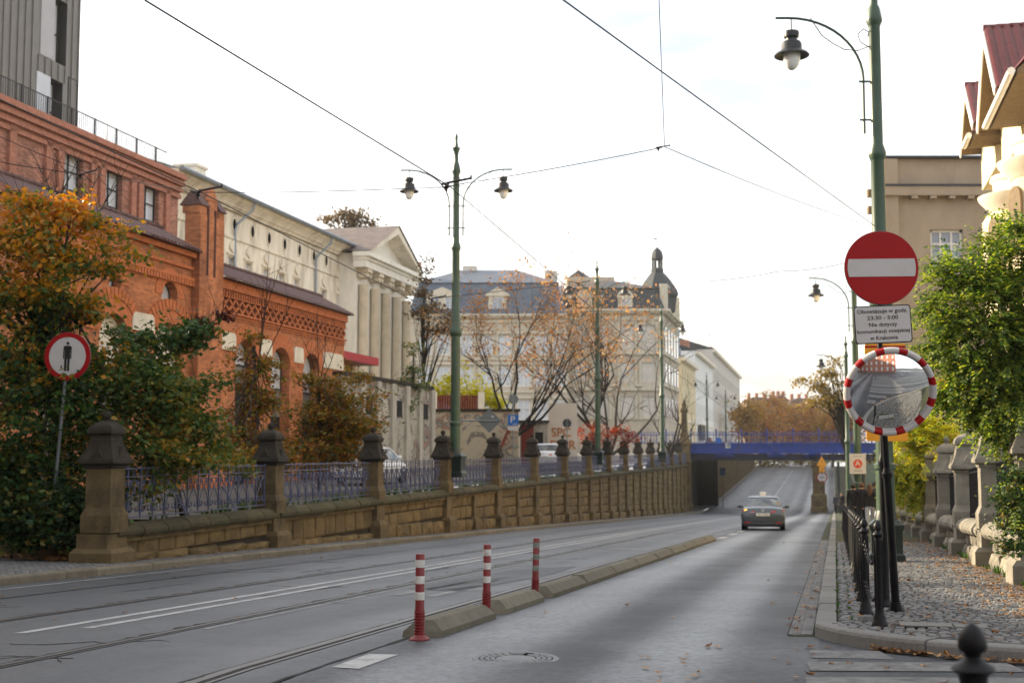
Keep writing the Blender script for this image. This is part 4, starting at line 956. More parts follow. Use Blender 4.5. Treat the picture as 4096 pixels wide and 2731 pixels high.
# foreground bollard, close to the camera
q = at(3887, 2487, 4.35)
t = thing('foreground_bollard', 'blurred dark iron bollard top close to the camera, bottom right', 'bollard', (q.x, q.y, g(4.35)))
H = q.z-g(4.35)
MB().lathe([(.08,0),(.08,.06),(.05,.12),(.046,.2),(.043,H-.2),(.048,H-.17),(.062,H-.16),(.072,H-.152),(.066,H-.142),(.038,H-.125),(.027,H-.11),(.028,H-.1),(.043,H-.092),(.047,H-.08),(.046,H-.06),(.04,H-.04),(.028,H-.02),(.012,H-.006),(0,H)], 24).build('shaft', 'iron_black', t)

# ------------------------------------------------------------------ other signs
q = at(270, 1425, 24.9)
t = thing('no_pedestrians_sign', 'round white sign with red rim and a black standing figure, in the left bush', 'road sign', q, 0, rot=(0,.03,R(-6)))
disc(.40,0,.018).build('backing', 'sign_back', t); disc(.397,-.004,.001).build('rim', 'sign_red', t); disc(.315,-.008,-.003).build('face', 'sign_white', t)
fg = MB(); fg.lathe([(0,-.0125),(.026,-.0125),(.026,-.008)], 16, 0, 0, .215, axis='y')
fg.prism([(-.07,.155),(-.045,.175),(.045,.175),(.07,.155),(.07,-.04),(.052,-.04),(.05,.11),(.045,.11),(.045,-.24),(.006,-.24),(.006,-.04),(-.006,-.04),(-.006,-.24),(-.045,-.24),(-.045,.11),(-.05,.11),(-.052,-.04),(-.07,-.04)], -.0125, -.0085, 'y')
fg.build('figure', 'sign_black', t)
MB().tube([(0,.04,.3),(-.06,.05,-.9),(-.12,.06,-2.3)], .03, 10).build('post', 'galvanised', t); t.scale = (1.16,1.16,1.16)
# diamond sign seen from behind, on an arm of the left lamp post
q = at(1957, 1682, 47.4)
t = thing('diamond_sign', 'grey back of a diamond sign on an arm of the left lamp post', 'road sign', q)
MB().prism([(0,.44),(.44,0),(0,-.44),(-.44,0)], 0, .02, 'y').build('plate', 'sign_back', t)
MB().tube([(-1.1,-.03,0),(.32,-.03,.0)], .025, 8).tube([(-1.1,-.03,-.5),(-.6,-.03,-.02)], .012, 6).build('arm', 'galvanised', t)
MB().box(.08,.16,-.006,0,.12,.18).build('sticker', 'sign_white', t)
q = at(2053, 1680, 73)
t = thing('parking_sign', 'blue parking sign with a white letter P and plate below', 'road sign', q)
MB().prism(rrect(.3,.3,.03), 0, .02, 'y').build('panel', 'sign_blue', t); fit_text('P', .26, .5, 'sign_white', t, -.02, .03, -.004); MB().box(-.02,.2,-.004,0,-.24,-.2).build('bar', 'sign_white', t)
MB().box(-.31,.29,0,.02,-.56,-.33).build('sub_plate', 'sign_white', t); MB().lathe([(.035,-2.0),(.035,1.5)], 8, 0, .05).build('post', 'galvanised', t)
MB().lathe([(.0,.03),(.27,.03),(.27,.05),(0,.05)], 24, .02, 0, 1.17, axis='y').build('round_back', 'sign_back', t)
q = at(2268, 1692, 80)
t = thing('round_sign_back', 'dark back of a round sign on a thin pole before the white graffiti wall', 'road sign', q)
MB().lathe([(0,0),(.27,0),(.27,.02),(0,.02)], 24, axis='y').build('disc', 'slate', t); MB().lathe([(.03,-2.2),(.03,.25)], 8, 0, -.04).build('post', 'galvanised', t)
q = at(3431, 1854, 55.1)
t = thing('letter_sign', 'square white sign with a letter A in a red disc on a lamp post', 'sign', q)
MB().prism(rrect(.345,.42,.03), 0, .02, 'y').build('panel', 'sign_white', t)
m_ = mat('sign_orange_red', (.5,.045,.02), .5, .04, 4)
MB().lathe([(0,-.006),(.19,-.006),(.19,0)], 28, axis='y').build('disc', 'sign_orange_red', t); fit_text('A', .24, .3, 'sign_white', t, 0, .01, -.009)
MB().box(-.2,.2,-.003,0,.30,.325).build('small_print', 'grey_band', t); MB().box(-.17,.17,-.003,0,-.31,-.275).build('small_print', 'grey_band', t)

# ------------------------------------------------------------------ taxi
def car(name, lab, loc, rz, paint, taxi=False, group=None):
    t = thing(name, lab, 'car', loc, rz, group)
    st = [(0,.70,.80,.80,.74,.70),(.04,.78,.86,.86,.79,.92),(.18,.82,.885,.885,.80,.985),(.55,.84,.89,.89,.80,1.0),(1.0,.84,.89,.885,.80,.97),(2.3,.84,.885,.88,.79,.95),(3.3,.84,.885,.87,.78,.95),(3.8,.83,.88,.85,.75,.93),(4.3,.78,.84,.80,.68,.82),(4.55,.68,.74,.7,.58,.7),(4.63,.5,.55,.52,.45,.6)]
    b = MB(); rows = []
    for y, w0, w1, w2, w3, zt in st:
        zb = .26 if .1 < y < 4.4 else .32
        half = [(0,zb-.04),(w0*.92,zb-.04),(w0,zb+.03),(w1,.5),(w2*.995,.66),(w2*.97,zt*.82+.03),(w3*.98,zt-.06),(w3*.9,zt-.015),(w3*.45,zt+.008),(0,zt+.012)]
        rows.append([(x,y,z) for x, z in half]+[(-x,y,z) for x, z in half[-2:0:-1]])
    n = len(rows[0]); b.add([p for r in rows for p in r], [(i*n+j,i*n+(j+1)%n,(i+1)*n+(j+1)%n,(i+1)*n+j) for i in range(len(rows)-1) for j in range(n)]+[tuple(range(n))[::-1], tuple((len(rows)-1)*n+j for j in range(n))], 0, True)
    b.build('body', paint, t)
    # glasshouse
    c = MB(); rings = [(.93,.775,.50,3.55),(1.10,.73,.80,3.18),(1.25,.665,1.06,2.86),(1.36,.60,1.3,2.6),(1.385,.575,1.38,2.5)]
    vs_ = []
    for z, w_, y0, y1 in rings:
        r = .1; vs_ += [(w_,y0+r*1.6,z),(w_-r*.6,y0+.02,z),(0,y0-.06,z),(-w_+r*.6,y0+.02,z),(-w_,y0+r*1.6,z),(-w_,y1-.1,z),(-w_+.1,y1,z),(0,y1+.08,z),(w_-.1,y1,z),(w_,y1-.1,z)]
    n = 10; c.add(vs_, [(i*n+j,i*n+(j+1)%n,(i+1)*n+(j+1)%n,(i+1)*n+j) for i in range(4) for j in range(n)], 0, True); c.build('windows', 'glass_car', t)
    rf = MB(); vs_ = []
    for z, w_, y0, y1 in ((1.35,.615,1.24,2.66),(1.385,.605,1.3,2.6),(1.415,.54,1.42,2.5),(1.43,.36,1.6,2.3)): vs_ += [(w_,y0+.12,z),(w_-.08,y0+.02,z),(0,y0-.04,z),(-w_+.08,y0+.02,z),(-w_,y0+.12,z),(-w_,y1-.1,z),(-w_+.1,y1,z),(0,y1+.06,z),(w_-.1,y1,z),(w_,y1-.1,z)]
    rf.add(vs_, [(i*n+j,i*n+(j+1)%n,(i+1)*n+(j+1)%n,(i+1)*n+j) for i in range(3) for j in range(n)]+[tuple(range(3*n,4*n))], 0, True); rf.build('roof', paint, t)
    for sg in (-1, 1):
        MB().tube([(sg*.775,.62,.93),(sg*.70,.92,1.12),(sg*.62,1.3,1.36)], [.06,.05,.035], 6, flat=.5).build('pillar', paint, t)
        MB().tube([(sg*.775,3.45,.93),(sg*.68,2.95,1.2),(sg*.61,2.6,1.36)], [.04,.035,.03], 6).build('pillar', paint, t)
        # tail lamps: slim wings
        MB().add([(sg*.80,-.0+.075,.885),(sg*.30,-.005,.80),(sg*.34,-.012,.765),(sg*.62,.02,.745),(sg*.85,.10,.76),(sg*.86,.13,.86)], [(0,1,2,3,4,5)] if sg < 0 else [(5,4,3,2,1,0)]).build('tail_lamp', 'red_lamp', t)
        MB().tube([(sg*.84,.085,.765),(sg*.34,-.02,.76)], .007, 5).build('lamp_trim', 'chrome', t)
        MB().box(sg*.62-.12,sg*.62+.12,-.012,.05,.335,.365).build('reflector', 'red_lamp', t)
        w_ = t and None
        for y in (.98, 3.68):
            wh = MB().lathe([(.22,-.1),(.3,-.105),(.325,-.08),(.33,0),(.325,.08),(.3,.105),(.22,.1)], 24, sg*.775, y, .33, axis='x').build('wheel', 'tyre', t)
            MB().lathe([(.0,-.1),(.2,-.1),(.225,-.08),(.225,.08),(.2,.1),(0,.1)], 18, sg*.775, y, .33, axis='x').build('rim', 'galvanised', wh)
        mi = MB().lathe([(0,-.1),(.06,-.09),(.085,-.03),(.085,.03),(.06,.08),(0,.1)], 10, sg*.99, 2.72, 1.0, axis='x'); mi.tube([(sg*.8,2.78,.95),(sg*.93,2.74,.97)], .03, 6); mi.build('side_mirror', paint, t)
    MB().add([(-.86,.05,.30),(-.8,-.006,.27),(.8,-.006,.27),(.86,.05,.30),(.8,.05,.36),(.5,-.01,.42),(-.5,-.01,.42),(-.8,.05,.36)], [(0,1,2,3,4,5,6,7)]).build('diffuser', 'car_black', t)
    MB().box(-.72,.72,.02,.06,.185,.275).build('underbody', 'car_black', t)
    MB().box(-.27,.27,-.03,.0,.62,.735).build('number_plate', 'plate_white', t); fit_text('KR 1766G', .4, .085, 'sign_black', t, 0, .677, -.032, 'plate_text')
    MB().tube([(.06*math.cos(a),.018,.86+.04*math.sin(a)) for a in [i*math.pi/6 for i in range(12)]], .007, 5, closed=True).tube([(.025*math.cos(a),.018,.86+.04*math.sin(a)) for a in [i*math.pi/5 for i in range(10)]], .006, 5, closed=True).build('emblem', 'chrome', t)
    MB().box(-.06,.06,.3,.62,.99,1.012).build('boot_stripe', 'slate', t) if taxi else None
    if taxi:
        MB().lathe([(0,-.02),(.07,-.02),(.07,0),(0,0)], 12, -.68, .05, .815, axis='y').build('indicator', 'amber_lamp', t)
        b = MB().stack([(.13,1.43),(.13,1.56),(.11,1.6)], 0, 1.95, asp=1.); b.build('roof_sign', 'plate_white', t); MB().box(-.16,.16,1.85,2.05,1.415,1.44).build('sign_foot', 'car_black', t)
    return t
c = gp(3043, 2119); car('taxi', 'dark grey taxi sedan with a white roof sign driving away', (c.x, 53.4, g(54.5)+.0), -R(11.2), 'car_paint', True).rotation_euler = (-math.atan(.036), 0, -R(11.2))
q = at(1545, 1811, 52); car('parked_car', 'white parked car behind the fence, its nose cut off by the hedge', (q.x-1.0, 49.0, .42), -R(13), 'car_white', False, 'cars parked behind the fence')
q = at(2170, 1811, 76); car('parked_car', 'silver white parked car with red tail lamps behind the fence piers', (q.x, 74.0, .72), -R(10), 'car_white', False, 'cars parked behind the fence')

# ------------------------------------------------------------------ people
def person(lab, loc, rz, hgt, top, legs, hair, stride=.18, long_hair=False, coat=False, arm=0.):
    J = [(0,0,.52),(0,0,.62),(0,.01,.72),(0,.01,.80),(0,0,.845),(0,.01,.9),(0,.01,.96),   # pelvis..crown 0-6
        (.05,0,.5),(.055,stride*.5,.28),(.055,stride*.35,.04),(.055,stride*.35+.07,.015),          # right leg 7-10
        (-.05,0,.5),(-.055,-stride*.2,.28),(-.055,-stride*.55,.05),(-.055,-stride*.55+.06,.02),     # left leg 11-14
        (.105,0,.80),(.125,-.02-arm,.63),(.13,.05,.49),(.13,.07,.45),(-.105,0,.80),(-.125,.02,.63),(-.13,.03,.49),(-.13,.04,.45)]
    E_ = [(0,1),(1,2),(2,3),(3,4),(4,5),(5,6),(0,7),(7,8),(8,9),(9,10),(0,11),(11,12),(12,13),(13,14),(3,15),(15,16),(16,17),(17,18),(3,19),(19,20),(20,21),(21,22)]
    rad = [.075,.07,.08,.075,.03,.05,.045,.055,.04,.027,.02,.055,.04,.027,.02,.04,.03,.022,.018,.04,.03,.022,.018]
    me = bpy.data.meshes.new('body'); me.from_pydata([(x*hgt,y*hgt,z*hgt) for x, y, z in J], E_, []); o = bpy.data.objects.new('tmp', me); COL.objects.link(o)
    md = o.modifiers.new('skin', 'SKIN')
    for i, sv in enumerate(me.skin_vertices[0].data):
        k = 1.15 if (coat and i in (0,1,2,3)) else 1.; sv.radius = (rad[i]*hgt*k*(1.15 if i < 4 else 1), rad[i]*hgt*k*.8 if i < 4 else rad[i]*hgt)
    me.skin_vertices[0].data[0].use_root = True
    ss_ = o.modifiers.new('sub', 'SUBSURF'); ss_.levels = 2; ss_.render_levels = 2
    bpy.context.view_layer.update(); nm = bpy.data.meshes.new_from_object(o.evaluated_get(bpy.context.evaluated_depsgraph_get())); bpy.data.objects.remove(o)
    nm.name = 'body'; nm.materials.clear()
    for m_ in (top, legs, 'skin', 'car_black'): nm.materials.append(MAT[m_])
    for p in nm.polygons:
        z = p.center.z/hgt; x = abs(p.center.x)/hgt; p.use_smooth = True
        p.material_index = 2 if z > .845 or (x > .1 and z < .485 and z > .42) else (3 if z < .045 else (1 if z < (.5 if not coat else .4) and x < .1 else 0))
    t = thing('person', lab, 'person', loc, rz, 'people walking on the right pavement')
    place('body', nm, t)
    hb = MB(); h = hgt
    hb.lathe([(.0,.975*h),(.035*h,.968*h),(.055*h,.945*h),(.058*h,.92*h),(.054*h,.89*h)]+([(.06*h,.85*h),(.062*h,.8*h),(.05*h,.74*h),(.02*h,.71*h)] if long_hair else [(.04*h,.87*h)]), 14, 0, -.008*h)
    hb.build('hair', hair, t)
    fc = MB()
    for sg in (-1, 1): fc.lathe([(0,-.004*h),(.006*h,0),(0,.004*h)], 6, sg*.02*h, .058*h, .925*h, axis='y')
    fc.build('eyes', 'car_black', t); MB().add([(-.008*h,.055*h,.905*h),(.008*h,.055*h,.905*h),(0,.072*h,.908*h),(0,.056*h,.925*h)], [(0,1,2),(1,3,2),(3,0,2)]).build('nose', 'skin', t)
    MB().box(-.014*h,.014*h,.05*h,.057*h,.888*h,.892*h).build('mouth', 'skin', t)
    return t
def pav_at(px, Y): q = at(px, 1811, Y); return (q.x, Y, g(Y)+.125)
person('woman with long brown hair, black jacket and pale jeans walking away', pav_at(3474,46.5), -.24, 1.70, 'cloth_black', 'cloth_jeans', 'hair_brown', .16, True)
person('person in a black coat walking left of the long haired woman', pav_at(3442,48), -.2, 1.78, 'cloth_black', 'cloth_black', 'hair_brown', .14, False, True)
person('person in dark clothes leftmost in the walking group, next to the chain posts', pav_at(3410,50), -.3, 1.76, 'cloth_black', 'cloth_dark', 'hair_dark', .18, False, True)
person('person in a dark jacket at the right end of the walking group', pav_at(3496,47.6), -.25, 1.8, 'cloth_dark', 'cloth_dark', 'hair_dark', .18)
person('distant person in black standing beyond the bridge pier', pav_at(3362,104), 2.6, 1.8, 'cloth_black', 'cloth_black', 'hair_dark', .12, False, True)
person('second distant person in black just left of the slim lamp post', pav_at(3339,110), .5, 1.75, 'cloth_dark', 'cloth_black', 'hair_dark', .12, False, True)

# ------------------------------------------------------------------ the blue bridge
BA = math.atan2(-.2243, .9745); BP = Plane(XW(133.8)+.5, 134.6, BA)
def bz(py, Y=134): return at(2900, py, Y).z
br = thing('bridge', 'blue steel girder bridge with lattice railing crossing over the street', 'bridge', (BP.o.x, BP.o.y, 0), BA)
b = MB(); b.box(-1, 34, 0, .25, 1.62, 2.5).build('girder', 'bridge_blue', br)
MB().box(-1,34,-.14,.3,2.5,2.58).build('top_flange', 'bridge_blue', br); MB().box(-1,34,-.12,.34,1.54,1.62).build('bottom_flange', 'bridge_blue', br)
stf = MB().box(-.03,.03,-.09,0,1.62,2.5).mesh('stiffener', 'bridge_blue')
for i in range(18): place('stiffener', stf, br, (i*1.95, 0, 0))
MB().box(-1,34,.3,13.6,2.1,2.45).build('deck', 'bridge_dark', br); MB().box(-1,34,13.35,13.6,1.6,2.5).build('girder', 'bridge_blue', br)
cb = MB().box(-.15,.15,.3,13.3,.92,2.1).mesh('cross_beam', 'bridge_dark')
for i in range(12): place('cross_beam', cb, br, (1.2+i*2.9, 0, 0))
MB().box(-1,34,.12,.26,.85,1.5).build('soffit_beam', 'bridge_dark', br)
bk = MB().prism([(1.1,1.54)]+arc(0,.9,.85,.5,math.pi-.5,8)+[(-1.1,1.54)], -.02, .1, 'y').mesh('bracket', 'bridge_blue')
for x in (3.4, 8.6, 12.2): place('bracket', bk, br, (x, 0, -.12))
rbm = MB().box(-.018,.018,-.018,.018,2.58,3.75).mesh('rail_bar', 'bridge_blue'); rpm = MB().box(-.06,.06,-.06,.06,2.58,3.95).lathe([(.08,3.95),(.09,4.02),(.0,4.12)], 8).mesh('rail_post', 'bridge_blue')
scm = MB().tube([(.3*math.cos(a),0,3.1+.3*math.sin(a)) for a in [i*math.pi/7 for i in range(14)]], .02, 4, closed=True).mesh('rail_ring', 'bridge_blue')
for i in range(-22, 105):
    x = i*.32
    if i%8 == 0: place('rail_post', rpm, br, (x, .05, 0))
    else: place('rail_bar', rbm, br, (x, .05, 0))
    if i%8 == 4: place('rail_ring', scm, br, (x, .05, .05))
for z in (2.68, 3.4, 3.7): MB().box(-7.2,34,.03,.07,z,z+.05).build('hand_rail', 'bridge_blue', br)
for i in range(-22, 100, 2):
    x = i*.32
    place('rail_bar', rbm, br, (x, 13.4, 0))
for z in (2.68, 3.7): MB().box(-7.2,34,13.4,13.44,z,z+.05).build('hand_rail', 'bridge_blue', br)
t = thing('bridge_plate', 'small white plate with a number on the blue girder', 'sign', BP.w(3.75, -.12, at(2926,1781,134).z)); MB().box(-.27,.27,0,.02,-.27,.27).build('panel', 'sign_white', t); fit_text('10', .3, .36, 'sign_black', t, 0, 0, -.004)
t = thing('blue_sign_back', 'round blue sign on the bridge railing', 'road sign', BP.w(2.8, -.1, 2.85)); MB().lathe([(0,0),(.33,0),(.33,.02),(0,.02)], 20, axis='y').build('disc', 'sign_blue', t)
pp = at(3279, 1811, 131.5)
t = thing('bridge_pier', 'square stone bridge pier between roadway and footway', 'pier', (pp.x, 132.2, g(132)), BA)
MB().stack([(.85,0),(.85,.5),(.78,.6),(.78,1.7),(.66,1.85),(.6,1.9),(.6,4.6),(.72,4.75),(.72,5.05)]).build('shaft', 'stone_pier', t)
t2 = thing('warning_sign', 'yellow triangle with exclamation mark over a yellow arrow plate on the bridge pier', 'road sign', at(3287,1848,130.6)); 
MB().prism([(-.53,-.36),(.53,-.36),(0,.6)], 0, .02, 'y').build('triangle', 'sign_yellow', t2); fit_text('!', .09, .5, 'sign_black', t2, 0, .02, -.004); MB().box(-.26,.26,0,.02,-1.2,-.38).build('plate', 'sign_yellow', t2)
MB().tube([(-.06,-.004,-1.1),(-.05,-.004,-.85),(.06,-.004,-.75),(.05,-.004,-.5)], .03, 4).build('arrow', 'sign_black', t2)
t3 = thing('height_limit_sign', 'round white height limit sign with red rim on the bridge pier', 'road sign', at(3288,1908,130.6)); disc(.52,0,.02,28).build('rim', 'sign_red', t3); disc(.42,-.005,.001,28).build('face', 'sign_white', t3)
fit_text('3,8m', .52, .34, 'sign_black', t3, 0, 0, -.008); MB().prism([(-.1,.38),(.1,.38),(0,.24)], -.008, -.005, 'y').prism([(-.1,-.38),(.1,-.38),(0,-.24)], -.008, -.005, 'y').build('markers', 'sign_black', t3)
ab = thing('abutment', 'stone abutment coloured dark as bridge shade, under the left end', 'abutment', (BP.o.x, BP.o.y, 0), BA)
MB().box(-4,-.5,.2,14.6,-4.6,1.6).build('face', 'stone_cap', ab); MB().box(-.5,1.7,13.9,14.6,-4.6,1.6).build('return_wall', 'stone_cap', ab)  # near-black stone puts the deep shade below the deck into the colour
t = thing('low_sign', 'blue sign board on a post in the shade under the bridge', 'road sign', at(2890,1885,146)); MB().box(-.32,.32,0,.02,-.45,.45).build('panel', 'sign_blue', t); MB().lathe([(.04,-4.2),(.04,.4)], 8, 0, .05).build('post', 'iron_black', t)
# walls beyond the bridge, rising with the street
FW = Plane(XW(148)+.9, 148, math.atan2(1, .2365))
fw = thing('far_retaining_wall', 'stone retaining wall with pilasters beyond the bridge, left side', 'wall', (FW.o.x, FW.o.y, 0), FW.a)
ys = [148,160,175,190,205,220,235,250]; b = MB(); v = []
for Y in ys: s = (Y-148)/FW.d.y; v += [(s,0,g(Y)-.2),(s,0,1.35),(s,.6,1.35)]
b.add(v, [(3*i,3*i+3,3*i+4,3*i+1) for i in range(7)]+[(3*i+1,3*i+4,3*i+5,3*i+2) for i in range(7)]); b.build('core', 'ashlar_far', fw)
for i in range(28):
    s = 1+i*3.6; Y = 148+s*FW.d.y; MB().box(s-.3,s+.3,-.35,0,g(Y)-.1,1.2).build('pilaster', 'stone_pier', fw)
    MB().stack([(.4,1.3),(.3,1.5),(.3,2.2),(.42,2.3),(.42,2.45),(.2,2.8),(0,3.1)], s, .15).build('pier', 'stone_pier', fw)
MB().box(0,102,-.2,.5,1.2,1.4).build('coping', 'coping', fw)
FR_ = Plane(XV(136)+.3, 136, VA); fr = thing('far_garden_wall', 'stone wall beyond the right end of the bridge', 'wall', (FR_.o.x, FR_.o.y, 0), VA)
b = MB(); v = []
for Y in (126,134,146,156,180,210,240): s = (Y-136)/V.y; v += [(s,0,g(Y)-.2),(s,0,max(g(Y)+1.4,.9)),(s,-.5,max(g(Y)+1.4,.9))]
b.add(v, [(3*i,3*i+3,3*i+4,3*i+1) for i in range(6)]+[(3*i+1,3*i+4,3*i+5,3*i+2) for i in range(6)]); b.build('core', 'ashlar_far', fr)
struct(strip('far_pavement', lambda Y: XL(Y)-2.5, lambda Y: XL(Y)-.0, .11, 'paving', [146,150,156,165,180,195,210,225,240,252,280,330]))
# ------------------------------------------------------------------ buildings
def facade(mb, S0, S1, Z0, Z1, ops, depth=.3, mi=0, mir=0, y=0.):
    xs = sorted({S0, S1, *[a for o in ops for a in (o[0], o[1])]}); zs = sorted({Z0, Z1, *[a for o in ops for a in (o[2], o[3])]})
    xs = [x for x in xs if S0-1e-6 <= x <= S1+1e-6]; zs = [z for z in zs if Z0-1e-6 <= z <= Z1+1e-6]
    for x0, x1 in zip(xs, xs[1:]):
        run = None
        for z0, z1 in zip(zs, zs[1:]):
            cx, cz_ = (x0+x1)/2, (z0+z1)/2; hole = any(o[0] < cx < o[1] and o[2] < cz_ < o[3] for o in ops)
            if not hole: run = (run[0] if run else z0, z1)
            if (hole or z1 == zs[-1]) and run: mb.add([(x0,y,run[0]),(x1,y,run[0]),(x1,y,run[1]),(x0,y,run[1])], [(0,1,2,3)], mi); run = None
            if hole: run = None
    for o in ops:
        s0, s1, z0, z1 = o[:4]; r = o[4] if len(o) > 4 else 0; d = y+depth
        if r:
            zc_ = z1-r; A = [( (s0+s1)/2-(s1-s0)/2*math.cos(math.pi*i/14), zc_+r*math.sin(math.pi*i/14)) for i in range(15)]
            for i in range(14):
                (xa, za), (xb, zb) = A[i], A[i+1]
                mb.add([(xa,y,za),(xb,y,zb),(xb,y,z1),(xa,y,z1)], [(0,1,2,3)], mi); mb.add([(xa,y,za),(xb,y,zb),(xb,d,zb),(xa,d,za)], [(3,2,1,0)], mir)
        else: zc_ = z1; mb.add([(s0,y,z1),(s1,y,z1),(s1,d,z1),(s0,d,z1)], [(3,2,1,0)], mir)
        mb.add([(s0,y,z0),(s0,y,zc_),(s0,d,zc_),(s0,d,z0)], [(0,1,2,3)], mir); mb.add([(s1,y,z0),(s1,y,zc_),(s1,d,zc_),(s1,d,z0)], [(3,2,1,0)], mir); mb.add([(s0,y,z0),(s1,y,z0),(s1,d,z0),(s0,d,z0)], [(0,1,2,3)], mir)
def window(par, s0, s1, z0, z1, y, fm='window_frame_white', gm='glass_sky', nv=1, nh=(.6,), r=0, fw_=.07, name='window'):
    b = MB(); t = .05
    if r:
        A = [((s0+s1)/2-(s1-s0)/2*math.cos(math.pi*i/12), z1-r+r*math.sin(math.pi*i/12), y) for i in range(13)]
        b.tube([(x, yy, z) for x, z, yy in A], fw_*.6, 4, sm=False); zt = z1-r
    else: zt = z1; b.box(s0,s1,y-t,y,z1-fw_,z1)
    b.box(s0,s0+fw_,y-t,y,z0,zt).box(s1-fw_,s1,y-t,y,z0,zt).box(s0,s1,y-t-.01,y,z0,z0+fw_)
    for i in range(nv): x = s0+(s1-s0)*(i+1)/(nv+1); b.box(x-fw_*.4,x+fw_*.4,y-t-.006,y,z0,z1-.01)
    for f in nh: z = z0+(z1-z0)*f; b.box(s0,s1,y-t-.008,y,z-fw_*.4,z+fw_*.4)
    w_ = b.build(name, fm, par)
    p = MB(); ed = [(s0,y+.005,z0),(s1,y+.005,z0),(s1,y+.005,z1),(s0,y+.005,z1)]
    p.add(ed, [(0,1,2,3)]).build('pane', gm, w_); return w_
def band(par, name, s0, s1, y0, y1, z0, z1, m): return MB().box(s0,s1,y0,y1,z0,z1).build(name, m, par)

# ---- brick annex with the arches
PA = Plane(.2303*34-22.0, 34, UA); zg = .3
sL, sC0, sC1, sR = PA.S(-25), PA.S(752), PA.S(850), PA.S(1372)
zL = PA(764,1019)[1]; zR = (PA(853,1117)[1]+PA(1372,1264)[1])/2
an = thing('brick_annex', 'orange brick annex with round arches, lattice frieze and brown tiled edge roof', 'building', (PA.o.x, PA.o.y, 0), UA)
Z = lambda y, x=853: PA(x, y)[1]
ops = []
for x0, x1, yt in ((935,1016,1357),(1080,1154,1388),(1208,1272,1413)): 
    s0, s1 = PA.S(x0), PA.S(x1); ops.append((s0, s1, zg, PA((x0+x1)/2, yt)[1], (s1-s0)/2*.8))
opsL = []
for x0, x1, y0, y1 in ((632,694,1205,1122),(418,466,1152,1088)): s0, s1 = PA.S(x0), PA.S(x1); opsL.append((s0, s1, PA((x0+x1)/2,y0)[1], PA((x0+x1)/2,y1)[1], (s1-s0)/2*.9))
for x0, x1, yt in ((605,722,1292),(385,498,1252),(165,285,1200)): s0, s1 = PA.S(x0), PA.S(x1); opsL.append((s0, s1, zg, PA((x0+x1)/2,yt)[1], (s1-s0)/2*.7))
b = MB(); facade(b, sC1-.1, sR, zg-.5, zR+.1, ops, .45); facade(b, sL, sC0+.1, zg-.5, zL+.1, opsL, .35)
b.add([(sR,0,zg-.5),(sR,9,zg-.5),(sR,9,zR+.1),(sR,0,zR+.1)], [(0,1,2,3)]); b.add([(sL,0,zg-.5),(sL,9,zg-.5),(sL,9,zL),(sL,0,zL)], [(3,2,1,0)])
b.build('wall', 'brick_orange', an)
for i, o in enumerate(ops):
    s0, s1, z0, z1, r = o; zp = PA(975,1462)[1] if i == 0 else z1-1.75; zd = PA(975,1531)[1] if i == 0 else zp-1.1
    window(an, s0, s1, zp, z1, .4, 'window_frame_dark', 'glass_sky_curtain', 0, (), r)
    band(an, 'panel', s0, s1, .38, .5, zd, zp, 'grey_panel'); MB().box(s0,s1,.42,.6,zg,zd).build('doorway', 'dark_void', an)
    c = (s0+s1)/2; rr = (s1-s0)/2; ring = MB(); n = 15
    for k in range(n):
        a0 = math.pi*(k+.04)/n; a1 = math.pi*(k+.96)/n
        P = lambda a, e: (c-(rr+e)*math.cos(a), z1-r+(r+e)*math.sin(a))
        ring.prism([P(a0,0),P(a0,.55),P(a1,.55),P(a1,0)], -.035, .0, 'y')
    tag(ring.build('arch_ring', 'brick_trim', an), kind='stuff')
for i, o in enumerate(opsL):
    s0, s1, z0, z1, r = o; c = (s0+s1)/2; rr = (s1-s0)/2
    if i < 2: window(an, s0, s1, z0, z1, .3, 'window_frame_dark', 'glass_sky_curtain', 0, (), r)
    else: MB().box(s0,s1,.3,.4,z1-1.9,z1).build('panel', 'white_block', an); MB().box(s0,s1,.3,.4,zg,z1-1.9).build('doorway', 'grey_panel', an)
    ring = MB(); n = 21 if i > 1 else 9
    for k in range(n):
        a0 = math.pi*(k+.1)/n; a1 = math.pi*(k+.9)/n; e1 = .85 if i > 1 else .45
        P = lambda a, e: (c-(rr+e)*math.cos(a), z1-r+(r+e)*math.sin(a))
        if i > 1: ring.prism([P(a0,.5),P(a0,e1),P(a1,e1),P(a1,.5)], -.06, .0, 'y')
        a0 = math.pi*k/n; a1 = math.pi*(k+1)/n; ring.prism([P(a0,0),P(a0,.48),P(a1,.48),P(a1,0)], -.035, .0, 'y')
    tag(ring.build('arch_ring', 'brick_trim', an), kind='stuff')
for x0, x1, y0, y1 in ((868,932,1398,1327),(1030,1078,1424,1356),(1167,1205,1450,1388),(1284,1366,1475,1412),(510,601,1322,1250),(268,356,1262,1196),(728,760,1340,1296)):
    s0, s1 = PA.S(x0), PA.S(x1); xm = (x0+x1)/2; z0, z1 = PA(xm,y0)[1], PA(xm,y1)[1]; ins = .12*(s1-s0)
    MB().prism([(s0,z0),(s1,z0),(s1-ins*.3,z1-.1),(s1-ins,z1),(s0+ins,z1),(s0+ins*.3,z1-.1)], -.07, .0, 'y').build('impost_block', 'white_block', an)
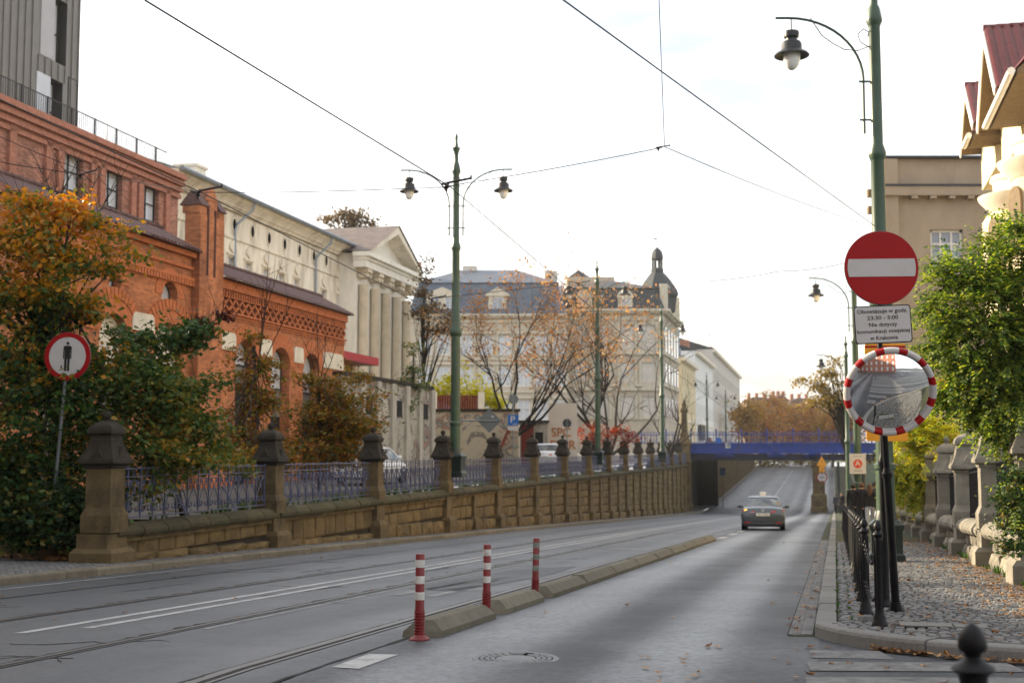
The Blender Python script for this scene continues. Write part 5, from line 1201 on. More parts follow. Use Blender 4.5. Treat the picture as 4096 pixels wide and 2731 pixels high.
# frieze of the right part
z0, z1 = Z(1230), Z(1179); MB().box(sC1,sR,-.015,.0,z0-.02,z1+.02).build('frieze_ground', 'brick_dark', an)
nd = 23; wd = (sR-sC1-.2)/nd; hh = (z1-z0)
dm = MB(); tk = .085
for (ax, az), (bx, bz_) in (((-wd/2,0),(0,hh/2)),((0,hh/2),(wd/2,0)),((wd/2,0),(0,-hh/2)),((0,-hh/2),(-wd/2,0))):
    d = Vector((bx-ax,bz_-az)).normalized(); n_ = Vector((-d.y,d.x))*tk/2; dm.prism([(ax+n_.x,az+n_.y),(bx+n_.x,bz_+n_.y),(bx-n_.x,bz_-n_.y),(ax-n_.x,az-n_.y)], -.1, -.01, 'y')
dmm = dm.mesh('lattice_diamond', 'brick_trim')
for i in range(nd): place('lattice_diamond', dmm, an, (sC1+.1+wd*(i+.5), 0, (z0+z1)/2))
dz0, dz1 = Z(1172), Z(1146); dn = 62; dtm = MB().box(-.05,.05,-.1,0,dz0,dz1).mesh('dentil', 'brick_trim')
MB().box(sC1,sR,-.012,.0,dz0,dz1).build('dentil_ground', 'brick_dark', an)
for i in range(dn): place('dentil', dtm, an, (sC1+(sR-sC1)*(i+.5)/dn, 0, 0))
for a, c, e in ((z1+.02,dz0-.01,.13),(dz1+.01,zR+.12,.16),(z0-.1,z0-.02,.12),(Z(1252),Z(1246),.07),(Z(1262),Z(1257),.05)): band(an, 'string_course', sC1, sR+.03, -e, 0, min(a,c), max(a,c), 'brick_trim')
for a, c, e in ((zL-.12,zL+.12,.18),(zL-.55,zL-.45,.1),(zL-.95,zL-.85,.14)): band(an, 'string_course', sL, sC0, -e, 0, a, c, 'brick_trim')
dtm2 = MB().box(-.07,.07,-.13,0,zL-1.15,zL-.95).mesh('dentil', 'brick_trim')
for i in range(56): place('dentil', dtm2, an, (sL+(sC0-sL)*(i+.5)/56, 0, 0))
def edge_roof(s0, s1, z):
    b = MB(); n = int((s1-s0)/.24); rows = 4
    for r in range(rows):
        for i in range(n):
            x = s0+(s1-s0)*(i+.5)/n; y0 = -.42+r*.42; za = z+.1+r*.22; w_ = (s1-s0)/n/2
            b.add([(x-w_,y0,za),(x-w_*.5,y0,za+.05),(x+w_*.2,y0,za+.055),(x+w_*.7,y0,za+.005),(x+w_,y0,za),(x-w_,y0+.46,za+.235),(x-w_*.5,y0+.46,za+.285),(x+w_*.2,y0+.46,za+.29),(x+w_*.7,y0+.46,za+.24),(x+w_,y0+.46,za+.235)], [(0,1,6,5),(1,2,7,6),(2,3,8,7),(3,4,9,8)])
    rf = b.build('roof_tiles', 'tile_brown', an); tag(rf, kind='stuff')
    MB().box(s0,s1,-.42,1.2,z+.06,z+.1).build('roof_deck', 'brick_dark', an)
    k = int((s1-s0)/.36); rm = MB().lathe([(.1,-.2),(.085,.2)], 8, axis='x').mesh('ridge_tile', 'tile_brown')
    for i in range(k): place('ridge_tile', rm, an, (s0+(s1-s0)*(i+.5)/k, 1.22, z+1.03))
edge_roof(sC1, sR+.15, zR); edge_roof(sL, sC0, zL)
# chimney-like buttress between the two parts
zt = PA(800,738)[1]; zs = PA(748,818)[1]; w0, w1 = sC0, sC1; m_ = (w0+w1)/2; wq = (w1-w0)
bt = MB(); bt.box(w0,w1,-.3,.3,zg-.5,zs-.2).box(w0+wq*.32,w0+wq*.7,-.28,.3,zs-.2,zt-.55)
for a, c in ((w0-.02,w0+wq*.3),(w0+wq*.78,w1+.02)): bt.box(a,c,-.28,.4,zs-.2,zs+.1)
bt.prism([(w0+wq*.3,zt-.55),(w0+wq*.72,zt-.55),(w0+wq*.51,zt-.05)], -.3, .3, 'y')
bp_ = bt.build('buttress', 'brick_orange', an)
for a, c in ((w0-.02,w0+wq*.3),(w0+wq*.78,w1+.02)): MB().prism([(-.38,zs+.08),(.5,zs+.08),(.15,zs+.5),(.05,zs+.62),(-.1,zs+.5)], a-.05, c+.05, 'x').build('gablet_roof', 'tile_brown', bp_)
for a in (.30,.60): MB().box(w0+wq*(a-.03),w0+wq*(a+.05),-.31,-.26,zs-2.4,zs+.05).build('slot', 'brick_dark', bp_)
for i in range(4): MB().lathe([(.07,0),(.07,.16),(0,.24)], 6, w0+wq*(.36+.1*i), -.15, zt-.45+.2*(1-abs(i-1.5)/1.5)).build('finial', 'brick_trim_dull', bp_)
# ---- brick hall behind it
PB = Plane(.2303*44-28.6, 44, UA)
hL, hR = PB.S(-170), PB.S(690); zH = (PB(0,384)[1]+PB(690,684)[1])/2
hall = thing('brick_hall', 'tall dull red brick hall with stepped cornice and roof railing', 'building', (PB.o.x, PB.o.y, 0), UA)
hops = []
for x0, x1, yt in ((219,300,596),(385,462,672),(539,612,735),(55,145,560),(-120,-30,500)):
    s0, s1 = PB.S(x0), PB.S(x1); z1 = PB((x0+x1)/2, yt)[1]; hops.append((s0, s1, z1-3.4, z1))
b = MB(); facade(b, hL, hR, .2, zH-.2, hops[:3], .3); b.box(hL,hR,.31,14,.2,zH-.3); b.build('wall', 'brick_dull', hall)
for s0, s1, z0, z1 in hops[:3]:
    wv = window(hall, s0, s1-.0, z0+1.25, z1, .26, 'window_frame_dark', 'glass_sky_curtain', 1, (.33,.66), fw_=.06); band(hall, 'lower_panel', s0, s1, .22, .3, z0, z0+1.22, 'plaster_brightwhite')
zw = hops[0][3]
for i in range(4): band(hall, 'cornice_band', hL, hR+.05, -.14-.1*i, 0, zH-1.15+.27*i, zH-.98+.27*i, 'brick_trim_dull'); band(hall, 'cornice_fill', hL, hR, -.06-.1*i, 0, zH-.98+.27*i, zH-.88+.27*i, 'brick_trim_dull')
band(hall, 'string_course', hL, hR, -.1, 0, zw+.05, zw+.25, 'brick_trim_dull')
for x in (0,150,200,335,372,500,530,640): s = PB.S(x); band(hall, 'pilaster', s-.2, s+.2, -.14, 0, .5, zw+.04, 'brick_trim_dull')
# roof railing
rr_ = thing('roof_railing', 'thin dark railing along the roof edge of the brick hall', 'railing', (PB.o.x, PB.o.y, zH-.1), UA)
MB().box(hL,hR-.6,.28,.31,.95,.99).build('hand_rail', 'window_frame_dark', rr_); MB().box(hL,hR-.6,.28,.31,.08,.11).build('bottom_rail', 'window_frame_dark', rr_)
rb = MB().box(-.008,.008,.285,.305,.1,.97).mesh('bar', 'window_frame_dark'); rpn = MB().box(-.03,.03,.26,.32,0,1.0).mesh('post', 'window_frame_dark')
k = 0; s = hL
while s < hR-.6: place('post' if k%12 == 0 else 'bar', rpn if k%12 == 0 else rb, rr_, (s, 0, 0)); s += .14; k += 1
for x in (268, 306): s = PB.S(x); MB().tube([(s,.4,0),(s,.4,2.2)], .03, 5).build('frame_post', 'window_frame_dark', rr_)
MB().tube([(PB.S(268),.4,2.2),(PB.S(306),.4,2.2)], .025, 5).build('frame_top', 'window_frame_dark', rr_)
# ---- metal clad tower
PT = Plane(.2303*44-29.8, 44, UA); tR = PT.S(272); tL = tR-6.2
tw = thing('clad_tower', 'grey metal clad tower with standing seams, top left', 'building', (PT.o.x, PT.o.y, 0), UA)
wu = (PT.S(166), PT.S(217), PT(190,232)[1], PT(190,-30)[1]); wl = (PT.S(156), PT.S(207), zH-.3, PT(180,300)[1])
b = MB(); facade(b, tL, tR, zH-.6, 21.5, [wu, wl], .5, 0, 1); b.add([(tR,0,zH-.6),(tR,9,zH-.6),(tR,9,21.5),(tR,0,21.5)], [(0,1,2,3)]); b.add([(tL,0,21.5),(tR,0,21.5),(tR,9,21.5),(tL,9,21.5)], [(0,1,2,3)]); b.build('wall', ['cladding','window_frame_dark'], tw)
sm_ = MB().box(-.022,.022,-.05,0,zH-.6,21.5).mesh('seam', 'cladding')
for i in range(36):
    s = tR-.12-i*.46
    if not any(w_[0]-1.3 < s < w_[1]+.03 for w_ in (wu,)): place('seam', sm_, tw, (s, 0, 0))
for j, (a, c) in enumerate(((wu[3]+.02,21.5),(wl[3]+.02,wu[2]-.05))):
    q = MB().box(-.022,.022,-.05,0,a,c).mesh('seam', 'cladding')
    for i in range(36):
        s = tR-.12-i*.46
        if wu[0]-1.3 < s < wu[1]+.03: place('seam', q, tw, (s, 0, 0))
for w_, pm in ((wu,'cladding_pale'),(wl,'glass_sky_curtain')):
    window(tw, w_[0], w_[1], w_[2], w_[3], .42, 'window_frame_dark', 'glass_sky_curtain', 0, (.5,)); MB().box(w_[0]-.95,w_[0]-.03,-.03,0,w_[2],w_[3]).build('side_panel', pm, tw)
# ---- white house with oval vents
zW = (PB(700,672)[1]+PB(1440,985)[1])/2; wL, wR = hR+.02, PB.S(1462)
wh = thing('white_house', 'long weathered white house with oval vents, downpipes and grey gutter', 'building', PB.w(0,.75), UA)
b = MB(); ov = []; vent_s = [PB(x, y) for x, y in ((750,800),(836,835),(915,867),(990,897),(1061,925),(1126,952),(1187,975),(1245,999),(1301,1022),(1350,1042),(1401,1062))]
for s, z in vent_s: ov.append((s-.24, s+.24, z-.42, z+.42))
wn = []
for x, y in ((907,1036),(979,1059),(1045,1082),(1114,1105),(1174,1125),(1234,1145),(830,1010),(1340,1190),(1400,1210)):
    s, z = PB(x, y); wn.append((s-.42, s+.42, z-.45, z+.42))
b2 = MB(); facade(b2, wL, wR, .3, zW-.75, wn, .22); b2.box(wL,wR,.23,12,.3,zW); b2.build('wall', 'plaster_white', wh)
for s, z in vent_s:
    MB().lathe([(0,-.012),(.2,-.012)], 16, s, 0, z, axis='y').build('vent', 'dark_void', wh).scale = (1,1,1)
    o = wh.children[-1]
vm = MB().lathe([(0,-.015),(.26,-.015)], 18, axis='y').mesh('vent', 'dark_void'); vr = MB().lathe([(.26,-.05),(.34,-.05),(.34,0)], 18, axis='y', caps=False).mesh('vent_frame', 'plaster_trim')
for o in [c for c in wh.children if c.name.startswith('vent')]: bpy.data.objects.remove(o)
for s, z in vent_s: q = place('vent', vm, wh, (s,0,z), scale=(.8,1,1.2)); place('vent_frame', vr, q)
for w_ in wn:
    window(wh, *w_, .18, 'window_frame_white', 'glass_sky_curtain', 1, (.66,)); MB().box(w_[0]-.12,w_[0]-.02,-.05,0,w_[2]-.1,w_[3]+.1).box(w_[1]+.02,w_[1]+.12,-.05,0,w_[2]-.1,w_[3]+.1).box(w_[0]-.2,w_[1]+.2,-.12,0,w_[2]-.2,w_[2]-.08).box(w_[0]-.15,w_[1]+.15,-.1,0,w_[3]+.08,w_[3]+.2).build('surround', 'plaster_trim', wh)
    MB().prism([((w_[0]+w_[1])/2+.32*math.cos(a), w_[3]+.55+.3*math.sin(a)*(1-.3*math.cos(3*a))) for a in [2*math.pi*i/14 for i in range(14)]], -.1, 0, 'y').build('ornament', 'plaster_trim', wh)
zo = vent_s[3][1]
for z, e, h in ((zo-.75,.08,.12),(zW-.72,.18,.14),(zW-.55,.35,.18),(zW-.33,.55,.14)): band(wh, 'cornice_band', wL, wR, -e, 0, z, z+h, 'plaster_white')
MB().prism([(0,zW-.72),(-.15,zW-.7),(-.5,zW-.35),(-.75,zW-.2),(-.75,zW-.06),(0,zW-.06)], wL, wR, 'x').build('cornice', 'plaster_white', wh)
MB().add([(wL,-.85,zW-.05),(wR,-.85,zW-.05),(wR,6,zW+2.1),(wL,6,zW+2.1)], [(0,1,2,3)]).add([(wL,-.85,zW-.05),(wL,6,zW+2.1),(wL,6,zW-.05)], [(0,1,2)]).build('roof', 'zinc', wh)
MB().tube([(wL,-.9,zW-.04),(wR,-.9,zW-.04)], .12, 8).build('gutter', 'zinc', wh)
for x, yt in ((1013,795),(1323,938)):
    s = PB(x, yt)[0]; MB().tube([(s,-.85,zW-.1),(s,-.75,zW-.5),(s-.6,-.15,zW-1.35),(s-.65,-.1,zW-1.6),(s-.65,-.1,1)], .065, 8).build('downpipe', 'zinc', wh)
for x in (1060,): s = PB.S(x); MB().box(s-.6,s+.6,3.2,4.4,zW+.6,zW+2.3).box(s-.68,s+.68,3.1,4.5,zW+2.3,zW+2.45).build('chimney', 'plaster_white', wh)
for x, y0, y1 in ((355,505,380),(405,490,620),(710,482,640),(820,615,700)):
    t = thing('roof_antenna', {355:'thin antenna mast above the brick hall railing',405:'short antenna rod beside the roof railing',710:'tall antenna mast above the left end of the white house roof',820:'short antenna mast above the white house roof'}[x], 'antenna', PB.w(PB.S(x), 4, zW-.5))
    MB().tube([(0,0,0),(.1,0,2.0+2.6*(x == 710))], .02, 5).tube([(-.3,0,1.8),(.4,0,1.8)], .012, 4).build('mast', 'galvanised', t)
# ---- portico with the pediment
PP = Plane(.2303*70-27.0, 70, UA); pL, pR = PP.S(1487), PP.S(1682)
zE = (PP(1490,1000)[1]+PP(1680,1098)[1])/2; zA = PP(1590,903)[1]
po = thing('portico', 'white classical portico wing with pediment and tall half columns', 'building', PP.w(0,1.15), UA)
b = MB(); b.box(pL,pR,.0,12,.3,zE-.4); b.build('wall', 'plaster_pale', po)
pm_ = (pL+pR)/2
for z, e, h in ((zE-.95,.8,.45),(zE-.5,.9,.2),(zE-.3,1.1,.28)): band(po, 'entablature', pL-e*.5, pR+e*.5, -e, .02, z, z+h, 'plaster_pale')
MB().prism([(pL,zE-.4),(pR,zE-.4),(pR,zE),(pm_,zA-.1),(pL,zE)], -.1, 11, 'y').build('tympanum', 'plaster_pale', po)
for a, c in (((pL-.5,zE),(pm_,zA)),((pR+.5,zE),(pm_,zA))):
    d = Vector((c[0]-a[0],c[1]-a[1])).normalized(); n_ = Vector((-d.y,d.x)); n_ = n_ if n_.y < 0 else -n_
    MB().prism([a,c,(c[0],c[1]-.5),(a[0]+n_.x*.4,a[1]+n_.y*.1)], -1.1, .1, 'y').build('raking_cornice', 'plaster_white', po)
    MB().add([(a[0],-1.2,a[1]+.06),(c[0],-1.2,c[1]+.06),(c[0],11,c[1]+.06),(a[0],11,a[1]+.06)], [(0,1,2,3)]).build('roof', 'roof_rust', po)
for i in range(5):
    s = pL+.6+(pR-pL-1.2)*i/4
    c = MB().lathe([(.42,.3),(.42,.9),(.35,1.0),(.33,4),(.28,zE-2.0),(.31,zE-1.95)], 14, s, -.3).build('column', 'plaster_cream', po)
    MB().box(s-.42,s+.42,-.75,0,zE-1.2,zE-.95).lathe([(.15,-.7),(.17,-.1)], 10, s-.28, 0, zE-1.4, axis='y').lathe([(.15,-.7),(.17,-.1)], 10, s+.28, 0, zE-1.4, axis='y').box(s-.32,s+.32,-.62,0,zE-1.45,zE-1.2).build('capital', 'plaster_cream', c)
for i in range(4):
    s = pL+.6+(pR-pL-1.2)*(i+.5)/4; MB().box(s-.35,s+.35,-.03,0,2.2,4.0).build('blind_door', 'dark_void', po) if i in (1,2) else None
# ---- shop with red canopy, old walls, graffiti
PK = Plane(.2303*62-23.7, 62, UA); s0, s1 = PK.S(1362), PK.S(1505); zk = PK(1400,1440)[1]
kk = thing('yellow_shop', 'small yellow shop front under a red canopy beside the brick annex', 'building', PK.w(0,1.1), UA)
MB().box(s0,s1,.3,5,.3,zk+.1).build('wall', 'wall_yellow', kk); MB().box(s0-.2,s1+.3,-1.1,.3,zk,zk+.42).build('canopy', 'canopy_red', kk); MB().box(s0+.4,s0+1.6,.24,.3,.4,zk-.6).build('door', 'door_brown', kk)
for i in range(3): q = s0+2.2+i*1.6; MB().box(q-.25,q+.25,.18,.3,.3,zk).build('pilaster', 'plaster_yellow', kk)
gm = mat('graffiti', (.46,.42,.3), .85, .2, 2, stain=(.12,.05,.05), stain_amt=.9, stain_scale=1.3)
def graffiti_mat(name, base, cols, scale):
    m = bpy.data.materials.new(name); m.use_nodes = True; t = m.node_tree; L = t.links.new; p = t.nodes['Principled BSDF']; p.inputs['Roughness'].default_value = .85
    tc = _n(t, 'ShaderNodeTexCoord'); n = _n(t, 'ShaderNodeTexNoise', Scale=scale, Detail=3, Distortion=1.6); L(tc.outputs['Object'], n.inputs['Vector'])
    rp = _n(t, 'ShaderNodeValToRGB'); rp.color_ramp.interpolation = 'CONSTANT'; e = rp.color_ramp.elements; e[0].color = (*base,1); e[0].position = 0; e[1].color = (*cols[0],1); e[1].position = .55
    for i, c in enumerate(cols[1:]+[base, cols[0]]): q = e.new(.58+.035*i); q.color = (*c,1)
    q = e.new(.3); q.color = (*cols[1],1); q = e.new(.36); q.color = (*base,1); q = e.new(.47); q.color = (*cols[-1],1); q = e.new(.485); q.color = (*base,1)
    L(n.outputs['Fac'], rp.inputs[0]); L(rp.outputs[0], p.inputs['Base Color']); MAT[name] = m
graffiti_mat('graffiti_cream', (.4,.35,.25), [(.3,.16,.12),(.17,.15,.12),(.2,.25,.22),(.38,.29,.22),(.28,.25,.19)], .9)
graffiti_mat('graffiti_grey', (.36,.34,.29), [(.1,.09,.08),(.2,.17,.14),(.3,.18,.14),(.08,.08,.08)], .7)
PG = Plane(.2303*62-20.4, 62, UA); g0, g1 = PG.S(1372), PG.S(1725)
og = thing('old_wall', 'crumbling grey plaster wall with piers beside the yellow shop', 'wall', (PG.o.x, PG.o.y, 0), UA)
zo_ = PG(1550,1530)[1]; n = 7
MB().box(g0,g1,0,.4,.3,zo_).build('face', 'graffiti_grey', og); MB().box(g0-.1,g1+.1,-.12,.5,zo_,zo_+.18).build('coping', 'stone_cap', og)
for i in range(n): s = g0+(g1-g0)*i/(n-1); MB().box(s-.3,s+.3,-.14,0,.3,zo_-.02).build('pier', 'plaster_grey', og)
for i in range(n-1): s = g0+(g1-g0)*(i+.5)/(n-1); MB().box(s-.4,s+.4,-.03,0,zo_-1.6,zo_-.8).build('blind_opening', 'dark_void' if i%2 else 'plaster_grey', og)
PC = Plane(at(1715,1811,78).x, 78, .12); 
def sheet(name, lab, x0, x1, y0, y1, Y, m, th=.3, cat='wall', ang=.0):
    a, c = at(x0, y0, Y), at(x1, y1, Y); t = thing(name, lab, cat, (a.x, Y, min(up(Y),c.z)-.2)); zt_ = c.z-t.location.z
    zt_ = max(a.z, c.z)-t.location.z
    return t, c.x-a.x, zt_
t, w_, h_ = sheet('graffiti_wall', 'cream garden wall covered in faded graffiti below the yellow bush', 1700, 2075, 1850, 1645, 79, 'graffiti_cream'); MB().box(0,w_,0,.3,0,h_).build('face', 'graffiti_cream', t); MB().box(-.1,w_+.1,-.1,.4,h_,h_+.15).build('coping', 'stone_cap', t)
t, w_, h_ = sheet('wooden_fence', 'dark red board fence on top of the garden wall', 1735, 1925, 1660, 1580, 81, 'wood_red', cat='fence')
bm = MB().box(-.07,.07,0,.03,0,h_).mesh('board', 'wood_red')
for i in range(19): place('board', bm, t, (w_*(i+.5)/19, 0, 0))
for i in (0,1): MB().box(w_*i-.2,w_*i+.2,-.1,.3,-.3,h_+.2).build('post', 'plaster_white', t)
t, w_, h_ = sheet('white_graffiti_wall', 'white wall with orange bubble graffiti letters', 2192, 2308, 1850, 1612, 84, 'plaster_brightwhite'); MB().box(0,w_,0,.4,0,h_).build('face', 'plaster_far', t)
m_ = mat('graffiti_orange', (.42,.16,.05), .8, .15, 3)
for q_, (s_, z_, wd_) in enumerate((('SPC', 2.35, 1.1),('EIOR', 1.55, 1.5))):
    me = text_mesh(s_, .9, 'graffiti_orange', .02); o = place('graffiti_letters', me, t, (w_*.45+q_*.1, -.02, z_), rot=(math.pi/2,0,0), scale=(.85,.9,1))
t, w_, h_ = sheet('shed', 'small shed with a red door and grey shutter between the graffiti walls', 2078, 2190, 1850, 1690, 83, 'wood_red', cat='shed'); MB().box(0,w_,0,3,0,h_).build('wall', 'plaster_grey', t); MB().box(.1,.9,-.04,0,.0,h_*.95).build('door', 'wood_red', t); MB().box(1.0,1.5,-.04,0,0,h_*.8).build('gap', 'dark_void', t); MB().box(-.1,w_+.1,-.3,3.1,h_,h_+.15).build('roof', 'slate', t)
t = thing('outdoor_stairs', 'dark red wooden outdoor stairs slanting up beside the shed', 'stairs', at(2020,1811,78)); 
d0, d1 = Vector((-.9,-1.2)), Vector((.55,1.9))
for i in range(10): q = d0.lerp(d1, i/9); MB().box(q.x-.12,q.x+.16,-.4,.4,q.y-.02,q.y+.03).build('tread', 'wood_red', t)
for y in (-.42,.42): MB().add([(d0.x,y,d0.y),(d1.x,y,d1.y),(d1.x,y,d1.y+.35),(d0.x,y,d0.y+.35)], [(0,1,2,3)]).add([(d0.x,y+.04,d0.y),(d1.x,y+.04,d1.y),(d1.x,y+.04,d1.y+.35),(d0.x,y+.04,d0.y+.35)], [(0,1,2,3)]).build('stringer', 'wood_red', t)
# ---- house with blue mansard roof
PM_ = Plane(at(1640,1811,150).x, 150, 0.); X = lambda px, pl: pl.S(px)
mz = lambda y, pl, x=2000: pl(x, y)[1]
ms = thing('mansard_house', 'cream house with a blue grey mansard roof and pedimented dormers', 'building', (PM_.o.x, 150, 0))
x0, x1 = 0, X(2270,PM_); ze = mz(1258,PM_); zm = mz(1128,PM_); zr = mz(1050,PM_)
wn = []
for r_, (ya, yb) in enumerate(((1420,1342),(1545,1465),(1680,1600))):
    for px in (1700,1772,1865,1945,2020,2095,2170,2240): c = X(px,PM_); wn.append((c-.75,c+.75,mz(ya,PM_),mz(yb,PM_)))
b = MB(); facade(b, x0, x1, .5, ze, wn, .16); b.box(x0,x1,.2,14,.5,ze-.05); b.build('wall', 'cream_far', ms)
for w_ in wn: window(ms, *w_, .12, 'window_frame_white', 'glass_sky_curtain', 1, (.62,), fw_=.14); MB().box(w_[0]-.25,w_[0]-.03,-.08,0,w_[2]-.1,w_[3]+.2).box(w_[1]+.03,w_[1]+.25,-.08,0,w_[2]-.1,w_[3]+.2).box(w_[0]-.35,w_[1]+.35,-.16,0,w_[3]+.2,w_[3]+.45).build('surround', 'trim_far', ms)
for z, e, h in ((ze-.9,.15,.2),(ze-.4,.4,.2),(ze-.2,.6,.25),(mz(1440,PM_),.15,.2),(mz(1570,PM_),.15,.25)): band(ms, 'cornice_band', x0, x1, -e, 0, z, z+h, 'trim_far')
def mansard(par, x0, x1, dep, ze, zm, zr, m1, m2, ins=1.6, rx=4.):
    b = MB(); r1 = [(x0,-.3,ze),(x1,-.3,ze),(x1,dep,ze),(x0,dep,ze)]; r2 = [(x0+ins*.6,ins*.5,zm),(x1-ins*.6,ins*.5,zm),(x1-ins*.6,dep-ins,zm),(x0+ins*.6,dep-ins,zm)]
    b.add(r1+r2, [(0,1,5,4),(1,2,6,5),(2,3,7,6),(3,0,4,7)]); b.build('mansard', m1, par)
    c = MB(); r3 = [(x0+ins+rx,dep*.45,zr),(x1-ins-rx,dep*.45,zr),(x1-ins-rx,dep*.55,zr),(x0+ins+rx,dep*.55,zr)]; r2b = [(p[0]+(-.2 if i in (0,3) else .2), p[1]+(-.2 if i < 2 else .2), p[2]+.03) for i, p in enumerate(r2)]
    c.add(r2b+r3, [(0,1,5,4),(1,2,6,5),(2,3,7,6),(3,0,4,7),(4,5,6,7)]); c.build('upper_roof', m2, par)
    sm1 = 0
    n = int((x1-x0)/.8)
    for i in range(n): q = x0+.8+i*.8; b2 = MB().hexa([(q-.03,-.3-.04,ze),(q+.03,-.3-.04,ze),(q+.03,-.3,ze),(q-.03,-.3,ze)], [(q-.03,ins*.5-.04,zm),(q+.03,ins*.5-.04,zm),(q+.03,ins*.5,zm),(q-.03,ins*.5,zm)]); b2.build('roof_seam', m1, par) if x0+ins < q < x1-ins else None
mansard(ms, x0-.3, x1, 14, ze+.05, zm, zr, 'roof_blue', 'roof_blue', 1.8, 4)
def dormer(par, c, wd, z0, z1, y0, arch_, wm='trim_far', gl='glass_sky', nwin=1):
    b = MB(); b.box(c-wd/2,c+wd/2,y0,y0+2.2,z0,z1)
    d = b.build('dormer', wm, par); top = MB()
    if arch_: top.prism(arc(c,z1-.02,wd/2+.12,0,math.pi,12), y0-.1, y0+2.0, 'y')
    else: top.prism([(c-wd/2-.35,z1),(c+wd/2+.35,z1),(c+wd/2+.35,z1+.18),(c,z1+1.05),(c-wd/2-.35,z1+.18)], y0-.15, y0+2.2, 'y')
    top.build('dormer_head', wm, d)
    for i in range(nwin):
        q = c+(i-(nwin-1)/2)*wd/nwin; hw = wd/nwin*.3
        window(d, q-hw, q+hw, z0+.5, z1-.15, y0-.02, 'window_frame_white', gl, 1, (.65,))
z0, z1 = mz(1252,PM_), mz(1185,PM_)
for px, nn, wd in ((1766,2,3.6),(1989,1,2.1)): dormer(ms, X(px,PM_), wd, z0, z1, -.1, False, nwin=nn)
for px, py in ((1745,1093),(1805,1093)): c = X(px,PM_); MB().add([(c-.8,2.2,zm+.35),(c+.8,2.2,zm+.35),(c+.8,3.6,zm+1.0),(c-.8,3.6,zm+1.0)], [(0,1,2,3)]).build('skylight', 'glass_sky_curtain', ms)
MB().box(X(1840,PM_),X(1900,PM_),6,9,zr-1.2,zr+.5).build('roof_box', 'plaster_far', ms)
MB().box(X(1655,PM_),X(1672,PM_),3,4,zm,zr+.5).build('chimney', 'brick_trim_dull', ms)
PL_ = Plane(at(2085,1811,162).x, 162, 0.); lk = thing('linking_roof', 'low striped metal roof and vents between mansard house and corner tenement', 'building', (PL_.o.x,162,0))
w_ = X(2262,PL_); zl = mz(1130,PL_,2170); zl2 = mz(1195,PL_,2170); MB().box(0,w_,0,10,.5,zl2).build('wall', 'cream_far', lk); MB().add([(0,-.3,zl2),(w_,-.3,zl2),(w_,3,zl),(0,3,zl)], [(0,1,2,3)]).build('roof', 'zinc', lk)
for i in range(9): q = w_*(i+.5)/9; MB().hexa([(q-.05,-.38,zl2),(q+.05,-.38,zl2),(q+.05,-.3,zl2),(q-.05,-.3,zl2)], [(q-.05,2.95,zl+.06),(q+.05,2.95,zl+.06),(q+.05,3,zl),(q-.05,3,zl)]).build('roof_seam', 'slate', lk)
MB().box(w_*.55,w_*.85,3,5,zl-.5,zl+1.9).build('vent_box', 'plaster_far', lk); MB().box(w_*.6,w_*.7,2.9,3,zl+.9,zl+1.4).build('vent_grille', 'slate', lk)
zp = mz(1090,PL_,2330); cx_ = X(2328,PL_); MB().box(cx_-1.6,cx_+4.5,4,9,zl-1,zp).build('lift_house', 'cream_far', lk); MB().stack([(1.35,zp),(1.35,zp+.15),(0,mz(1050,PL_,2330))], cx_, 6.5).build('glass_lantern', 'slate', lk)
# ---- corner tenement with the turret
PN = Plane(at(2250,1811,156).x, 156, 0.); tn = thing('corner_tenement', 'cream corner tenement with dark mansard roof, round dormers and onion turret', 'building', (PN.o.x,156,0))
x1 = X(2657,PN); ze = mz(1238,PN,2450); zm = mz(1150,PN,2450); zr = mz(1088,PN,2450)
wn = []
for ya, yb in ((1400,1300),(1525,1450),(1668,1585)):
    for px in (2330,2408,2512,2598): c = X(px,PN); wn.append((c-.85,c+.85,mz(ya,PN,2450),mz(yb,PN,2450)))
b = MB(); facade(b, 0, x1, .5, ze, wn, .18); b.box(0,x1,.2,18,.5,ze-.05); b.build('wall', 'cream_far', tn)
for i, w_ in enumerate(wn):
    MB().box(w_[0],w_[1],.15,.2,w_[2],w_[3]).build('blind_window', 'plaster_far', tn)
    MB().box(w_[0]-.3,w_[0]-.05,-.12,0,w_[2]-.1,w_[3]+.2).box(w_[1]+.05,w_[1]+.3,-.12,0,w_[2]-.1,w_[3]+.2).box(w_[0]-.35,w_[1]+.35,-.2,0,w_[2]-.25,w_[2]-.1).build('surround', 'trim_far', tn)
    if i >= 8: c = (w_[0]+w_[1])/2; MB().prism([(c-1.3,w_[3]+.7),(c+1.3,w_[3]+.7),(c+1.3,w_[3]+.85),(c,w_[3]+1.6),(c-1.3,w_[3]+.85)], -.3, 0, 'y').build('pediment', 'trim_far', tn)
for z, e, h in ((ze-1.1,.2,.25),(ze-.5,.5,.25),(ze-.25,.8,.3),(mz(1418,PN,2450),.25,.3),(mz(1545,PN,2450),.25,.3),(mz(1280,PN,2450),.15,.2)): band(tn, 'cornice_band', -.2, x1+e, -e, 0, z, z+h, 'trim_far')
mansard(tn, -.3, x1+.2, 18, ze+.05, zm, zr, 'slate', 'slate', 1.5, 4)
for px in (2342,2505): dormer(tn, X(px,PN), 1.75, mz(1232,PN,2450), mz(1190,PN,2450), -.2, True)
